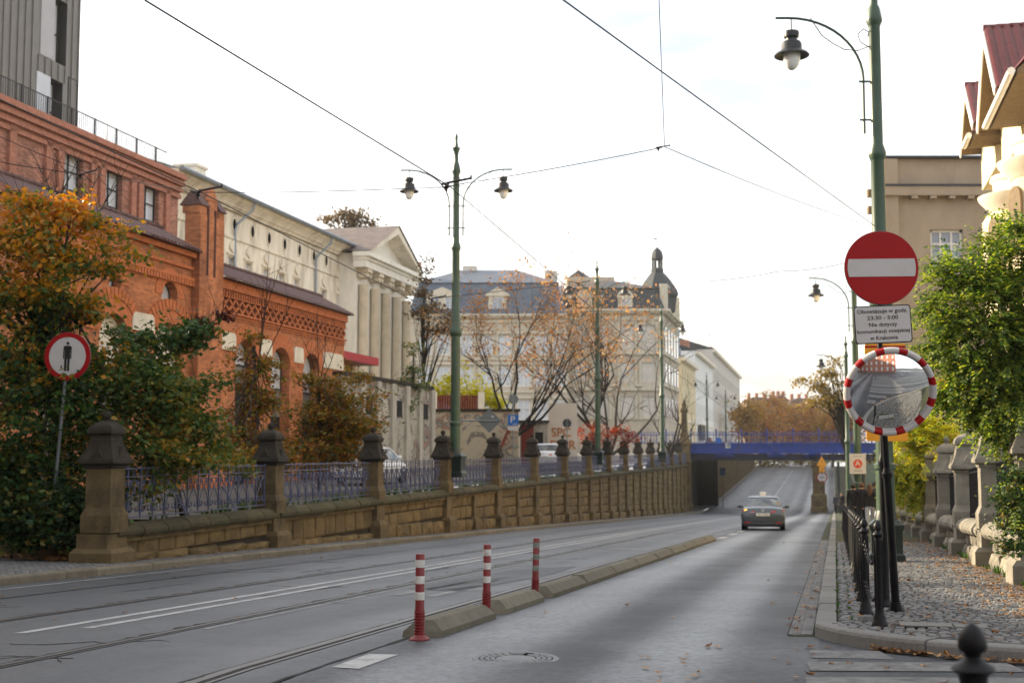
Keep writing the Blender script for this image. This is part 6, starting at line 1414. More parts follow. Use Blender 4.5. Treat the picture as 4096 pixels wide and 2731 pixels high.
# street side of the corner tenement
sd_ = MB(); Ls = 18; a = .2303
for r_, (ya, yb) in enumerate(((1400,1300),(1525,1450),(1668,1585))):
    for i in range(5):
        q = 2+i*3.4
sd_.add([(x1,0,.5),(x1+Ls*.2243,Ls*.9745,.5),(x1+Ls*.2243,Ls*.9745,ze),(x1,0,ze)], [(0,1,2,3)]); sd_.build('street_wall', 'cream_far', tn)
for ya, yb in ((1400,1300),(1525,1450),(1668,1585)):
    for i in range(5):
        q = 2+i*3.4; z0, z1 = mz(ya,PN,2450), mz(yb,PN,2450); n_ = Vector((.9745,-.2243))
        P0 = Vector((x1,0))+Vector((.2243,.9745))*q; P1 = P0+Vector((.2243,.9745))*1.5
        MB().hexa([(P0.x-.1,P0.y,z0),(P0.x+n_.x*.06,P0.y+n_.y*.06,z0),(P1.x+n_.x*.06,P1.y+n_.y*.06,z0),(P1.x-.1,P1.y,z0)], [(P0.x-.1,P0.y,z1),(P0.x+n_.x*.06,P0.y+n_.y*.06,z1),(P1.x+n_.x*.06,P1.y+n_.y*.06,z1),(P1.x-.1,P1.y,z1)]).build('window', 'glass_sky', tn)
for z, e, h in ((ze-.5,.5,.25),(ze-.25,.8,.3),(mz(1418,PN,2450),.25,.3),(mz(1545,PN,2450),.25,.3)):
    MB().hexa([(x1-.2,.3,z),(x1+e,.0,z),(x1+Ls*.2243+e,Ls*.9745,z),(x1+Ls*.2243-.2,Ls*.9745,z)], [(x1-.2,.3,z+h),(x1+e,0,z+h),(x1+Ls*.2243+e,Ls*.9745,z+h),(x1+Ls*.2243-.2,Ls*.9745,z+h)]).build('cornice_band', 'trim_far', tn)
for i in range(5): q = 1.5+i*3.6; MB().box(x1+q*.2243-.6,x1+q*.2243+.35,q*.9745-.9,q*.9745+.9,ze+.1,ze+3.2).build('attic_gable', 'trim_far', tn)
tc_ = (X(2648,PN), 3.2); zt0 = mz(1180,PN,2650); zz = lambda y: mz(y,PN,2650)
MB().lathe([(2.2,ze),(2.4,zz(1185)),(2.65,zz(1168)),(2.5,zz(1150)),(2.2,zz(1135)),(1.7,zz(1110)),(1.2,zz(1090)),(.95,zz(1080))], 8, *tc_, sm=False, ph=.5).build('turret_dome', 'slate', tn)
tl = MB().lathe([(.8,zz(1085)),(.8,zz(1062)),(.65,zz(1058))], 8, *tc_, sm=False, ph=.5)
for i in range(8): a = 2*math.pi*(i+.5)/8; tl.box(tc_[0]+.6*math.cos(a)-.1,tc_[0]+.6*math.cos(a)+.1,tc_[1]+.6*math.sin(a)-.1,tc_[1]+.6*math.sin(a)+.1,zz(1060),zz(1022))
tl.lathe([(.7,zz(1025)),(.78,zz(1020)),(.75,zz(1005)),(.62,zz(990)),(.35,zz(980)),(.08,zz(974)),(.05,zz(945)),(0,zz(938))], 8, *tc_, sm=False, ph=.5); tl.box(tc_[0]-.5,tc_[0]+.05,tc_[1]-.02,tc_[1]+.02,zz(942),zz(936))
tl.build('turret_lantern', 'slate', tn)
MB().lathe([(0,-.1),(.42,-.1),(.42,.2)], 14, tc_[0]+.9, tc_[1]-1.9, zz(1148), axis='y').build('turret_oculus', 'trim_far', tn)
# ---- white houses beyond
PQ = Plane(.2303*178-17.9, 178, UA)
for i, (a, c, hgt, lab, m_) in enumerate(((0,22,14.7,'pale yellow house just beyond the corner tenement','plaster_yellow'),(22,58,17.2,'white house with a green sign, second beyond the corner tenement','plaster_brightwhite'),(58,146,20.2,'long white house farthest along the left side of the street','plaster_far'))):
    t = thing('street_house', lab, 'building', PQ.w(a, 0, 0), UA, 'houses beyond the bridge'); L_ = c-a
    nwin = int(L_/3.2); wn = []
    for z in (2.5,6.3,10.2,14.2):
        if z+2.2 > hgt-1.2: continue
        for k in range(nwin): q = L_*(k+.5)/nwin; wn.append((q-.6,q+.6,z+.8,z+2.9))
    b = MB(); facade(b, 0, L_, .5, hgt, wn, .2); b.add([(0,0,.5),(0,12,.5),(0,12,hgt),(0,0,hgt)], [(3,2,1,0)]); b.build('wall', m_, t)
    for w_ in wn: window(t, *w_, .18, 'window_frame_white', 'glass', 1, (.6,))
    band(t, 'cornice', 0, L_, -.6, 0, hgt-.5, hgt, 'plaster_trim'); band(t, 'string_course', 0, L_, -.15, 0, 5.9, 6.15, 'plaster_trim')
    MB().add([(0,-.6,hgt),(L_,-.6,hgt),(L_,6,hgt+2.2),(0,6,hgt+2.2)], [(0,1,2,3)]).add([(0,-.6,hgt),(0,6,hgt+2.2),(0,12,hgt)], [(0,1,2)]).build('roof', 'slate' if i else 'zinc', t)
    MB().box(L_*.3,L_*.36,2,4,hgt,hgt+2.6).build('chimney', 'brick_trim_dull', t)
    if i == 1: MB().box(3,12,-.5,-.3,3.6,6.0).build('shop_sign', 'green_dark', t); MB().box(20,26,-.4,-.3,2.0,4.2).build('poster', 'wood_red', t)
t = thing('roof_statue', 'small dark statue on a pedestal on the pale roof edge', 'statue', PQ.w(10, 1.5, 14.7)); MB().stack([(.5,0),(.5,1.8),(.35,1.9)]).build('pedestal', 'zinc', t)
MB().lathe([(.3,1.9),(.4,2.6),(.25,3.4),(.4,4.0),(.35,4.6),(.12,4.9),(.2,5.2),(.15,5.5),(0,5.6)], 10).tube([(.2,0,4.5),(.6,0,4.8),(.4,0,6.2)], [.12,.1,.04], 6).build('figure', 'zinc', t)
# ---- far skyline behind the trees
for i, (x0, x1, yt, lab) in enumerate(((2990,3090,1588,'distant dark roofed block above the autumn trees, left one'),(3095,3160,1580,'distant block with chimneys above the autumn trees, middle one'),(3165,3260,1592,'distant long block above the autumn trees, right one'))):
    a, c = at(x0,1811,430), at(x1,yt,430); t = thing('distant_block', lab, 'building', (a.x,430,-1)); w_ = c.x-a.x; h_ = c.z+1
    MB().box(0,w_,0,14,0,h_-2).build('wall', 'plaster_beige', t); MB().prism([(0,h_-2),(w_,h_-2),(w_-2,h_),(2,h_)], 0, 14, 'y').build('roof', 'tile_brown', t)
    for k in range(3): MB().box(w_*(.2+.3*k)-.5,w_*(.2+.3*k)+.5,5,6,h_-.5,h_+1.6).build('chimney', 'brick_trim_dull', t)
# ---- right: beige block and yellow house
PE = Plane(at(3543,1811,62).x, 62, 0.); e1 = PE.S(3890); E = lambda y, x=3700: PE(x, y)[1]; z0g = g(62)
be = thing('beige_block', 'plain beige rendered block with a cornice ledge behind the near lamp post', 'building', (PE.o.x,62,0))
wx0, wx1 = PE.S(3745), PE.S(3878); wop = [(wx0,wx1,E(1095),E(918))]
b = MB(); facade(b, 0, e1+3, z0g, E(636), wop, .25); b.prism([(0,.3),(e1+3,.3),(e1+3,12),(4.6,12)], z0g, E(640), 'z'); b.build('wall', 'plaster_beige', be)
MB().box(-.3,PE.S(3612),-.28,0,z0g,E(640)).build('corner_pilaster', 'plaster_beige', be); MB().box(-.35,e1+3,-.45,0,E(788),E(752)).build('ledge', 'plaster_beige', be)
MB().box(-.4,e1+3,-.5,0,E(752),E(744)).build('ledge_flashing', 'slate', be); MB().box(-.35,e1+3,-.3,.1,E(636),E(628)).build('roof_edge', 'slate', be)
window(be, *wop[0], .2, 'window_frame_white', 'glass_sky', 2, (.35,.68), fw_=.12)
for i in range(12): MB().box(PE.S(3612)+.6+i*.9,PE.S(3612)+.9+i*.9,-.43,0,E(800),E(789)).build('ledge_bracket', 'plaster_beige', be)
for y in (775, 842): MB().box(-.6,-.3,-.2,.1,E(y+15),E(y-15)).build('wall_lamp', 'wood_soffit', be)
HP = Plane(.246*50+5.35, 50, VA+math.pi); WY = .85; ho = thing('yellow_house', 'pale yellow villa with steep red tiled gables, top right', 'building', (HP.o.x, 50, 0), VA+math.pi)
Hs = lambda px: HP.S(px); Hz = lambda px, py: HP(px, py)[1]; hs0, hs1 = Hs(3868), Hs(4096)+9
zf = Hz(4019,410); b = MB(); b.box(hs0,hs1,WY,12,g(45),zf-1.2).build('wall', 'plaster_yellow', ho)
def gable(sA, sB, zA_, zf_, zfB=None, over=.0, low=None):
    c = (sA+sB)/2; zfB = zfB or zf_
    gw = MB().prism([(sA+.3,zf_-1.6),(sB-.3,zfB-1.6),(sB-.3,zfB+.0),(c,zA_-.55),(sA+.3,zf_+.0)], WY-.1, WY+.3, 'y').build('gable_wall', 'plaster_yellow', ho)
    for (a, za) in ((sA,zf_),(sB,zfB)):
        d = Vector((c-a,zA_-za)); L_ = d.length; d.normalize(); n_ = Vector((-d.y,d.x)); n_ = n_ if n_.y > 0 else -n_
        # roof slab from verge back, soffit, bargeboard, tiles
        MB().prism([(a,za),(c,zA_),(c,zA_-.12),(a-n_.x*.12,za-n_.y*.12)], -over, 10, 'y').build('roof_slab', 'wood_soffit', ho)
        MB().prism([(a,za),(c,zA_),(c-n_.x*.3,zA_-n_.y*.3-.05),(a-n_.x*.3,za-n_.y*.3)], -over-.05, -over, 'y').build('bargeboard', 'plaster_brightwhite', ho)
        side_near = a > c
        if not side_near: MB().add([(a+n_.x*.03,-over,za+n_.y*.03),(c+n_.x*.03,-over,zA_+n_.y*.03),(c+n_.x*.03,10,zA_+n_.y*.03),(a+n_.x*.03,10,za+n_.y*.03)], [(0,1,2,3)]).build('tile_field', 'tile_red', ho)
        else:
            rows = int(L_/.34); cols = 16 if rows > 8 else 10; nt = 0
            v = []; tm = tile_mesh
            MB().add([(a,-over,za+.01),(c,-over,zA_+.01),(c,10,zA_+.01),(a,10,za+.01)], [(0,1,2,3)]).build('tile_bed', 'tile_under', ho)
            ang = math.atan2(d.y, -d.x)
            for r_ in range(rows):
                q = Vector((a,za))+d*(L_*(r_+.5)/rows)
                for k in range(cols):
                    o = place('roof_tile', tm, ho, (q.x+n_.x*.05, -over+.15+.3*k, q.y+n_.y*.05)); o.rotation_euler = (0, math.atan2(d.y, abs(d.x)), 0); o.scale = (L_/rows, 1, 1)
    k = 14; rm = MB().lathe([(.12,-.22),(.1,.22)], 8, axis='y').mesh('ridge_tile', 'tile_red')
    for i in range(k): place('ridge_tile', rm, ho, (c, -over+.2+.42*i, zA_+.05))
tb = MB(); pr = [(-.15,0),(-.09,.045),(0,.055),(.08,.03),(.11,.0),(.15,0)]
tb.add([(-.55,y,z+.03) for y, z in pr]+[(.55,y,z-.02) for y, z in pr], [(i,i+1,i+7,i+6) for i in range(5)]+[(6,7,8,9,10,11)], 0, True); tile_mesh = tb.mesh('roof_tile', 'tile_red')
gable(Hs(3950), Hs(4022)+.6, Hz(3980,100)+.8, Hz(3950,455)+.2, None)
gable(Hs(3878), Hs(3935), Hz(3903,322)+.8, Hz(3880,560)+.3)
ez = Hz(4020,440)
def eave(s0, s1, z):
    MB().hexa([(s0,-.15,z),(s1,-.15,z),(s1,WY+.1,z+.05),(s0,WY+.1,z+.05)], [(s0,-.15,z+.14),(s1,-.15,z+.14),(s1,WY+.1,z+1.1),(s0,WY+.1,z+1.1)]).build('eave_soffit', 'wood_soffit', ho)
    MB().add([(s0,-.2,z+.16),(s1,-.2,z+.16),(s1,6,z+6.4),(s0,6,z+6.4)], [(0,1,2,3)]).build('roof_bed', 'tile_under', ho)
    MB().tube([(s0,-.3,z+.1),(s1,-.3,z+.1)], .11, 8).build('gutter', 'plaster_brightwhite', ho); sl_ = math.atan2(6.2,6.2)
    for r_ in range(11):
        for k in range(int((s1-s0)/.3)):
            o = place('roof_tile', tile_mesh, ho, (s0+.15+.3*k, -.15+.29*(r_+.4), z+.2+.292*(r_+.4))); o.rotation_euler = (0, sl_, -math.pi/2); o.rotation_mode = 'XYZ'; o.scale = (.42, 1, 1)
            o.rotation_euler = Matrix(((0,-1,0),(-math.cos(sl_),0,math.sin(sl_)*-1),(-math.sin(sl_),0,math.cos(sl_)))).transposed().transposed().to_euler()
eave(Hs(4020)+.2, Hs(4020)+6.5, ez); eave(Hs(3928), Hs(3950), Hz(3938,492))
MB().box(Hs(3985),hs1,WY+.6,11,ez,ez+.4).build('attic', 'plaster_yellow', ho)
for px, r0, yt, yc in ((4112,1.05,490,590),(4012,1.0,650,738)):
    c = Hs(px); zc0 = Hz(px,yc); zt_ = Hz(px,yt); bay = MB()
    pr = [(r0,g(45)),(r0,zc0-.35)]; bay.lathe(pr, 28, c, WY); bo = bay.build('bow_bay', 'plaster_yellow', ho)
    MB().lathe([(r0+.02,zc0-.5),(r0+.18,zc0-.3),(r0+.34,zc0-.12),(r0+.38,zc0),(r0+.2,zc0+.05),(r0-.1,zc0+.06)], 32, c, WY).build('bay_cornice', 'plaster_trim', bo)
    MB().lathe([(r0-.1,zc0+.05),(r0-.1,zt_-.2),(r0+.0,zt_-.15),(r0-.05,zt_),(0,zt_)], 28, c, WY).build('bay_parapet', 'plaster_brightwhite', bo)
    for a in (-.55, .35, -1.3):
        w2 = MB(); x_, y_ = c+(r0+.02)*math.sin(a), WY-(r0+.02)*math.cos(a)
        ca, sa = math.cos(a), math.sin(a); zz0, zz1 = zc0-2.7, zc0-.75
        P = lambda u, d_, z_: (x_+u*ca+d_*sa, y_+u*sa-d_*ca, z_)
        pts = [(-.32,zz0),(.32,zz0),(.32,zz1-.3)]+[(.32*math.cos(t_),zz1-.3+.32*math.sin(t_)) for t_ in [math.pi*i/8 for i in range(1,8)]]+[(-.32,zz1-.3)]
        w2.add([P(u,-.02,z_) for u, z_ in pts]+[P(u,.03,z_) for u, z_ in pts], [tuple(range(len(pts),2*len(pts)))]+[(i,(i+1)%len(pts),(i+1)%len(pts)+len(pts),i+len(pts)) for i in range(len(pts))]); w2.build('arched_window', 'wood_soffit', bo)
for px, yb, yt in ((4062,830,640),):
    c = Hs(px); MB().box(c-.5,c+.5,WY-.04,WY,Hz(px,yb),Hz(px,yt)).build('window', 'glass_sky', ho)
# ---- buildings out of frame to the left and behind: the left two are added for shade, the rear one shows in the traffic mirror
def plain_house(lab, x0, y0, wx, wy_, h, m_, rz=0., rh=3.7):
    t = thing('corner_house', lab, 'building', (x0,y0,0), rz); wn = []
    b = MB()
    for (ln, rot, ox, oy) in ((wx,0,0,0),(wy_,math.pi/2,wx,0),(wx,math.pi,wx,wy_),(wy_,-math.pi/2,0,wy_)):
        p = MB(); wn = []; n = int(ln/3)
        for z in (1.0,4.6,8.2,11.6):
            if z+2.3 > h-.6: continue
            for k in range(n): q = ln*(k+.5)/n; wn.append((q-.6,q+.6,z,z+2.2,.5))
        facade(p, 0, ln, 0, h, wn, .25); wl_ = p.build('wall', m_, t, (ox,oy,0), rot)
        for w_ in wn: window(wl_, *w_[:4], .22, 'window_frame_white', 'glass_sky_curtain', 1, (.6,), w_[4])
    MB().stack([(.5,h),(.5,h+.3)]).build('cornice', 'plaster_trim', t).scale = (wx+.8, wy_+.8, 1); c = t.children[-1]; c.location = (wx/2, wy_/2, 0)
    MB().add([(-.3,-.3,h+.3),(wx+.3,-.3,h+.3),(wx+.3,wy_+.3,h+.3),(-.3,wy_+.3,h+.3),(wx*.3,wy_*.5,h+.3+rh),(wx*.7,wy_*.5,h+.3+rh)], [(0,1,5,4),(1,2,5),(2,3,4,5),(3,0,4)]).build('roof', 'tile_brown', t)
plain_house('brick corner house with arched windows, seen only in the traffic mirror', -16, -26, 26, 12, 12, 'brick_dull', .06)
plain_house('plain unseen house left of the frame, added to shade the junction', -34, -6, 19, 22.5, 14, 'plaster_beige')
plain_house('lower unseen wing out of frame at the left, added to shade the road', -33, 16.6, 13, 26, 11.4, 'plaster_beige', 0., .6)  # added block, height set so it shades the road but not the garden wall
# ------------------------------------------------------------------ vegetation
import numpy as np
def quads_mesh(name, V4, m, per=4):
    n = len(V4); me = bpy.data.meshes.new(name); me.vertices.add(n*per); me.vertices.foreach_set('co', V4.reshape(-1).astype(np.float32))
    me.loops.add(n*per); me.loops.foreach_set('vertex_index', np.arange(n*per, dtype=np.int32)); me.polygons.add(n)
    me.polygons.foreach_set('loop_start', np.arange(0, n*per, per, dtype=np.int32)); me.polygons.foreach_set('loop_total', np.full(n, per, dtype=np.int32))
    me.update(calc_edges=True); me.materials.append(MAT[m]); return me
def leaf_quads(C, size, q, droop=.35, asp=.6, up_=.5):
    n = len(C); A = q.normal(size=(n,3)); A[:,2] = A[:,2]*.5-droop; A /= np.linalg.norm(A,axis=1)[:,None]
    B = q.normal(size=(n,3)); B[:,2] *= up_; B -= A*np.sum(A*B,1)[:,None]; B /= np.linalg.norm(B,axis=1)[:,None]
    N_ = np.cross(A,B); s = (size*q.uniform(.45,1.35,n))[:,None]
    return np.stack([C-A*s*.5, C+B*s*asp*.5+N_*s*.08-A*s*.05, C+A*s*.5, C-B*s*asp*.5+N_*s*.08-A*s*.05], 1)
def clump_px(L): return [(at(x, y, Y), r*Y/F) for x, y, Y, r in L]
def spray_points(cl, n, per, spread, q, flat=.5, power=.45):
    w_ = np.array([r**2 for _, r in cl]); w_ = w_/w_.sum(); idx = q.choice(len(cl), n, p=w_); Cc = np.array([[*c] for c, _ in cl]); Rr = np.array([r for _, r in cl])
    m = 7; nb = max(1, n//m); ib = q.choice(len(cl), nb, p=w_); D = q.normal(size=(nb,3)); D[:,2] = D[:,2]*.7+.12; D /= np.linalg.norm(D,axis=1)[:,None]
    ln = Rr[ib]*q.uniform(.55,1.32,nb); O = Cc[ib]+q.normal(size=(nb,3))*(Rr[ib]*.22)[:,None]
    tt = (np.arange(m)+q.uniform(0,1,(nb,m)))/m*.95+.1; bend = q.normal(size=(nb,3))*.18
    S = (O[:,None,:]+D[:,None,:]*(ln[:,None]*tt)[:,:,None]+bend[:,None,:]*(tt**2)[:,:,None]*ln[:,None,None]).reshape(-1,3); n = len(S)
    P = np.repeat(S, per, 0)+q.normal(size=(n*per,3))*np.array([spread,spread,spread*flat])
    return S, P
def limbs(base, S, q, r0, n_limb, mname, trunk_top=None):
    b = MB(); tt = Vector(trunk_top) if trunk_top is not None else Vector(base)+Vector((0,0,1))
    b.tube([Vector(base), Vector(base).lerp(tt,.5)+Vector((.05,.03,0)), tt], [r0, r0*.85, r0*.7], 8)
    for i in q.choice(len(S), min(n_limb,len(S)), replace=False):
        e = Vector(S[i]); s = Vector(base).lerp(tt, float(q.uniform(.45,1))); md = s.lerp(e,.5)+Vector((float(q.normal()*.15),float(q.normal()*.15),.25*(e-s).length*.3))
        b.tube([s, s.lerp(md,.6)+Vector((0,0,.05)), md, md.lerp(e,.6), e], [r0*.35,r0*.28,r0*.2,r0*.13,r0*.05], 5)
    return b
def plant(name, lab, cat, base, cl, n, per, spread, size, lm, seed, bark='bark', r0=.08, n_limb=30, trunk_top=None, group=None, droop=.35, flat=.5, parts=('crown','trunk'), power=.45, asp=.6):
    q = np.random.default_rng(seed); S, P = spray_points(cl, n, per, spread, q, flat, power)
    t = thing(name, lab, cat, base, 0, group); B = np.array([*base])
    place(parts[0], quads_mesh(parts[0], leaf_quads(P-B, size, q, droop, asp), lm), t)
    if trunk_top is None: trunk_top = (np.mean([[*c] for c, _ in cl],0))
    limbs((0,0,0), S-B, q, r0, n_limb, bark, Vector(trunk_top)-Vector(base)).build(parts[1], bark, t)
    return t
def grow(q, b, tips, p, d, L_, r, depth, spread=.55, upb=.15, nseg=4, kids=(2,4)):
    pts = [p.copy()]; rr = [r]; c = p.copy(); dd = d.copy()
    for i in range(nseg):
        dd = (dd+Vector((q.normal()*.13,q.normal()*.13,q.normal()*.1+upb*.3))).normalized(); c = c+dd*(L_/nseg); pts.append(c.copy()); rr.append(r*(1-.45*(i+1)/nseg))
    b.tube(pts, rr, 6 if depth > 2 else 4)
    if depth == 0: tips.append(c); return
    if depth <= 1: tips += pts[1:]
    for k in range(int(q.integers(kids[0], kids[1]+1))):
        i = int(q.integers(1, nseg+1)) if k else nseg
        nd = (dd+Vector((q.normal()*spread,q.normal()*spread,q.normal()*spread*.6+upb))).normalized()
        grow(q, b, tips, pts[i], nd, L_*q.uniform(.55,.8), rr[i]*.72, depth-1, spread, upb, nseg, kids)
def bare_tree(name, lab, base, d0, L_, r, depth, lm, per, size, seed, leaf_spread=.25, group=None, kids=(2,4), spread=.55, upb=.15, starts=None, bark='bark_dark', frac=1., trunk=None):
    q = np.random.default_rng(seed); b = MB(); tips = []
    o = Vector((0,0,trunk[0])) if trunk else Vector((0,0,0))
    if trunk: b.tube([(0,0,0),(.06,.02,trunk[0]*.5),o,(0,0,trunk[0]+.15)], [trunk[1]*1.2,trunk[1],trunk[1]*.9,trunk[1]*.5], 9)
    for dd, LL in (starts or [(d0, L_)]): grow(q, b, tips, o, Vector(dd).normalized(), LL, r, depth, spread, upb, 4, kids)
    t = thing(name, lab, 'tree', base, 0, group); b.build('trunk', bark, t)
    T = np.array([[*x] for x in tips])
    if frac < 1: T = T[q.choice(len(T), int(len(T)*frac), replace=False)]
    P = np.repeat(T, per, 0)+q.normal(size=(len(T)*per,3))*leaf_spread
    place('crown', quads_mesh('crown', leaf_quads(P, size, q, .4), lm), t); return t
# left: the big turning beech, its shrubby neighbour and the low bush in front
cl = clump_px([(120,870,26.5,150),(290,860,26.5,100),(420,930,26.5,80),(60,1000,26,190),(230,1030,26,150),(400,1060,26.3,100),(530,1050,26.6,45),(40,1200,25.6,200),(200,1220,25.6,150),(330,1220,26,80),(60,1420,25.6,200),(280,1450,25.8,150),(80,1620,25.4,220),(300,1650,25.6,200),(80,1830,25.2,200),(260,1820,25.6,170)])
plant('beech_tree', 'large beech tree with orange top and green lower leaves at the left edge', 'tree', (-9.4,27,.2), cl, 1650, 12, .2, .135, 'leaf_beech', 11, r0=.14, n_limb=90, trunk_top=at(200,1150,26.5), flat=.4)
cl = clump_px([(520,1380,26.8,120),(640,1420,26.8,140),(760,1370,27,100),(850,1330,27.2,50),(480,1520,26.3,150),(640,1570,26.4,170),(770,1560,26.8,100),(560,1700,26.2,180),(720,1710,26.5,160),(830,1690,27,80),(640,1820,26.2,160),(790,1820,26.6,110),(860,1780,27,60),(500,1850,26.,120),(560,1960,25.9,60),(430,1900,26,80),(640,1930,27,80),(740,1910,28,80),(840,1890,29,75),(920,1870,30,60)])
plant('beech_shrub', 'broad green and yellow beech shrub leaning over the first railing', 'shrub', (-6.9,27.6,.25), cl, 1200, 12, .19, .13, 'leaf_shrub', 12, r0=.06, n_limb=50, trunk_top=at(640,1700,26.8), flat=.4)
cl = clump_px([(60,1960,25.2,110),(180,2000,25.1,120),(300,2010,25.0,110),(420,2060,24.9,80),(60,2070,25.0,110),(200,2090,24.9,110),(330,2110,24.8,90),(410,2150,24.7,60),(60,2140,24.9,55),(170,2155,24.8,50),(280,2165,24.7,55),(380,2195,24.6,40)])
plant('low_bush', 'low dark green bush spilling over the stone edging at the left', 'bush', (-9.4,26.3,-.1), cl, 680, 13, .16, .135, 'leaf_bush', 13, r0=.04, n_limb=30, trunk_top=at(200,2060,25.3), flat=.5)
cl = clump_px([(1015,1345,37,45),(1005,1420,37,70),(1060,1470,37,70),(960,1500,37,50),(1010,1560,37,80),(1060,1610,37,60),(990,1660,37,80),(950,1750,37,90),(1040,1770,37,90),(1100,1800,37,60),(900,1800,36,60),(1010,1860,35,60),(1120,1850,37,60)])
plant('hornbeam', 'slender brown and orange hornbeam before the first brick arch', 'tree', (at(1030,1811,37).x,37,.3), cl, 620, 12, .17, .13, 'leaf_hornbeam', 14, r0=.06, n_limb=40, trunk_top=at(1015,1380,37), flat=.5)
cl = clump_px([(1250,1520,41,50),(1330,1550,41,50),(1420,1520,42,50),(1280,1610,41,120),(1190,1660,41,90),(1390,1620,41,110),(1480,1600,42,70),(1290,1730,41,150),(1180,1790,40,100),(1420,1730,41,120),(1500,1700,42,60),(1380,1800,41,110),(1230,1860,40,60),(1330,1850,42,60),(1440,1840,44,60)])
plant('hornbeam', 'wide orange and olive hornbeam shrub before the right brick arches', 'tree', (at(1280,1811,41).x,41,.3), cl, 1000, 12, .2, .13, 'leaf_hornbeam', 15, r0=.07, n_limb=50, trunk_top=at(1275,1560,41), flat=.45)
bpy.context.view_layer.update()
# bare leaders rising out of them
def leaders(t, base, tops, seed, bark='bark_dark', r=.022):
    q = np.random.default_rng(seed); b = MB(); o = Vector(base)-t.location
    for tp in tops:
        e = Vector(tp)-Vector(base); md = e*.5+Vector((q.normal()*.12,q.normal()*.1,.0)); b.tube([o, o+md*.5, o+md, o+(md+e)/2, o+e], [r,r*.8,r*.6,r*.42,r*.2], 5)
        for k in range(7):
            f = q.uniform(.35,.95); s = o+e*f+(md-e*.5)*(1-abs(2*f-1)); dd = Vector((q.normal()*.5,q.normal()*.4,q.uniform(.5,1.2))); b.tube([s, s+dd*.35, s+dd*.8+Vector((q.normal()*.08,0,.05))], [r*.4,r*.25,r*.1], 4)
    return b.build('bare_twigs', bark, t)
def spray(t, name, cl, n, per, spread, size, lm, seed):
    q = np.random.default_rng(seed); S, P = spray_points(cl, n, per, spread, q); return place(name, quads_mesh(name, leaf_quads(P-np.array([*t.location]), size, q), lm), t)
T = {o['label'].split()[0]+o.name.split('.')[0]: o for o in bpy.data.objects if o.get('category') in ('tree','shrub')}
leaders(T['slenderhornbeam'], at(1030,1500,37.2), [at(1075,1010,37.2), at(1130,1040,37.2), at(1050,1150,37), at(1180,1180,37)], 1)
leaders(T['widehornbeam'], at(1275,1560,41.3), [at(1265,1250,41.3), at(1200,1330,41.3), at(1360,1330,41.3), at(1300,1280,41.3)], 2)
leaders(T['largebeech_tree'], at(250,1000,27), [at(140,640,27), at(330,600,27), at(440,610,27), at(520,650,27), at(80,800,27), at(230,760,27)], 3)
leaders(T['broadbeech_shrub'], at(640,1450,27.2), [at(900,1270,27.4), at(930,1240,27.4), at(860,1330,27.4)], 4)
spray(T['broadbeech_shrub'], 'purple_leaves', clump_px([(880,1270,27.4,45),(920,1250,27.5,35),(830,1320,27.3,45)]), 40, 9, .1, .12, 'leaf_purple', 16)
# middle distance
bare_tree('maple_tree', 'spreading bare tree with sparse orange leaves in front of the cream houses', (at(2045,1811,80).x,80,.6), None, 0, .11, 4, 'leaf_orange', 5, .19, 21, .35, kids=(3,4), spread=.5, upb=.12, starts=[((-.45,0,1),4.2),((.25,.1,1),5.0),((.75,0,.75),5.4),((1.0,.2,.42),4.8)], frac=.8, trunk=(1.8,.2))
bare_tree('maple_tree', 'bare tree with glowing yellow leaves behind the second lamp post', (at(2370,1811,92).x,92,1.0), None, 0, .12, 4, 'leaf_orange', 5, .2, 22, .4, kids=(2,4), spread=.55, upb=.14, starts=[((-.3,0,1),4.6),((.2,0,1),5.4),((.5,.2,.8),4.6),((-.7,0,.6),4.2)], frac=.35, trunk=(2.2,.22))
bare_tree('bare_tree', 'dark nearly leafless tree before the corner tenement', (at(2440,1811,118).x,118,1.3), None, 0, .15, 4, 'leaf_brown', 1, .2, 23, .3, kids=(2,4), spread=.6, upb=.1, starts=[((.25,0,1),7.2),((-.2,0,1),6.6),((.7,0,.7),6.0)], frac=.25)
bare_tree('bare_tree', 'small bare tree right of the third lamp post', (at(2680,1811,118).x,118,1.3), None, 0, .13, 3, 'leaf_brown', 1, .15, 24, .2, kids=(2,4), spread=.5, upb=.3, starts=[((.1,0,1),3.6),((.4,0,1),3.2),((-.3,0,1),3)], frac=.3)
cl = clump_px([(1700,1040,84,35),(1690,1110,84,45),(1740,1110,84,40),(1680,1175,84,35),(1730,1230,84,50),(1790,1260,84,40),(1690,1260,84,40),(1760,1320,84,28),(1810,1300,84,25)])
plant('tufted_tree', 'dark tree with tufts of brown foliage beside the portico gable', 'tree', (at(1700,1811,84).x,84,.6), cl, 190, 8, .3, .24, 'leaf_brown', 25, 'bark_dark', .12, 40, at(1690,1330,84), power=.6)
cl = clump_px([(1310,880,112,35),(1370,870,112,45),(1430,880,112,45),(1480,905,112,30),(1400,920,112,40)])
plant('roof_tree', 'umbrella shaped brown tree top showing above the white house roof', 'tree', (at(1400,1811,112).x,112,1), cl, 300, 8, .4, .28, 'leaf_brown', 26, 'bark_dark', .25, 45, at(1410,960,112))
cl = clump_px([(1790,1520,82,50),(1760,1590,82,70),(1830,1570,82,75),(1900,1570,84,50),(1950,1590,84,55),(1990,1620,84,45),(1900,1620,84,60),(1960,1650,84,40),(1800,1520,84,30)])
plant('yellow_bush', 'bright yellow sunlit bush above the garden wall', 'bush', (at(1860,1811,84).x,84,1.8), cl, 420, 9, .26, .22, 'leaf_yellow', 27, 'bark', .1, 20, at(1860,1640,84))
cl = clump_px([(1665,1330,67,22),(1655,1400,67,30),(1650,1470,67,40),(1640,1530,67,50),(1600,1570,67,55),(1680,1550,67,40),(1560,1620,66,50),(1630,1630,66,50)])
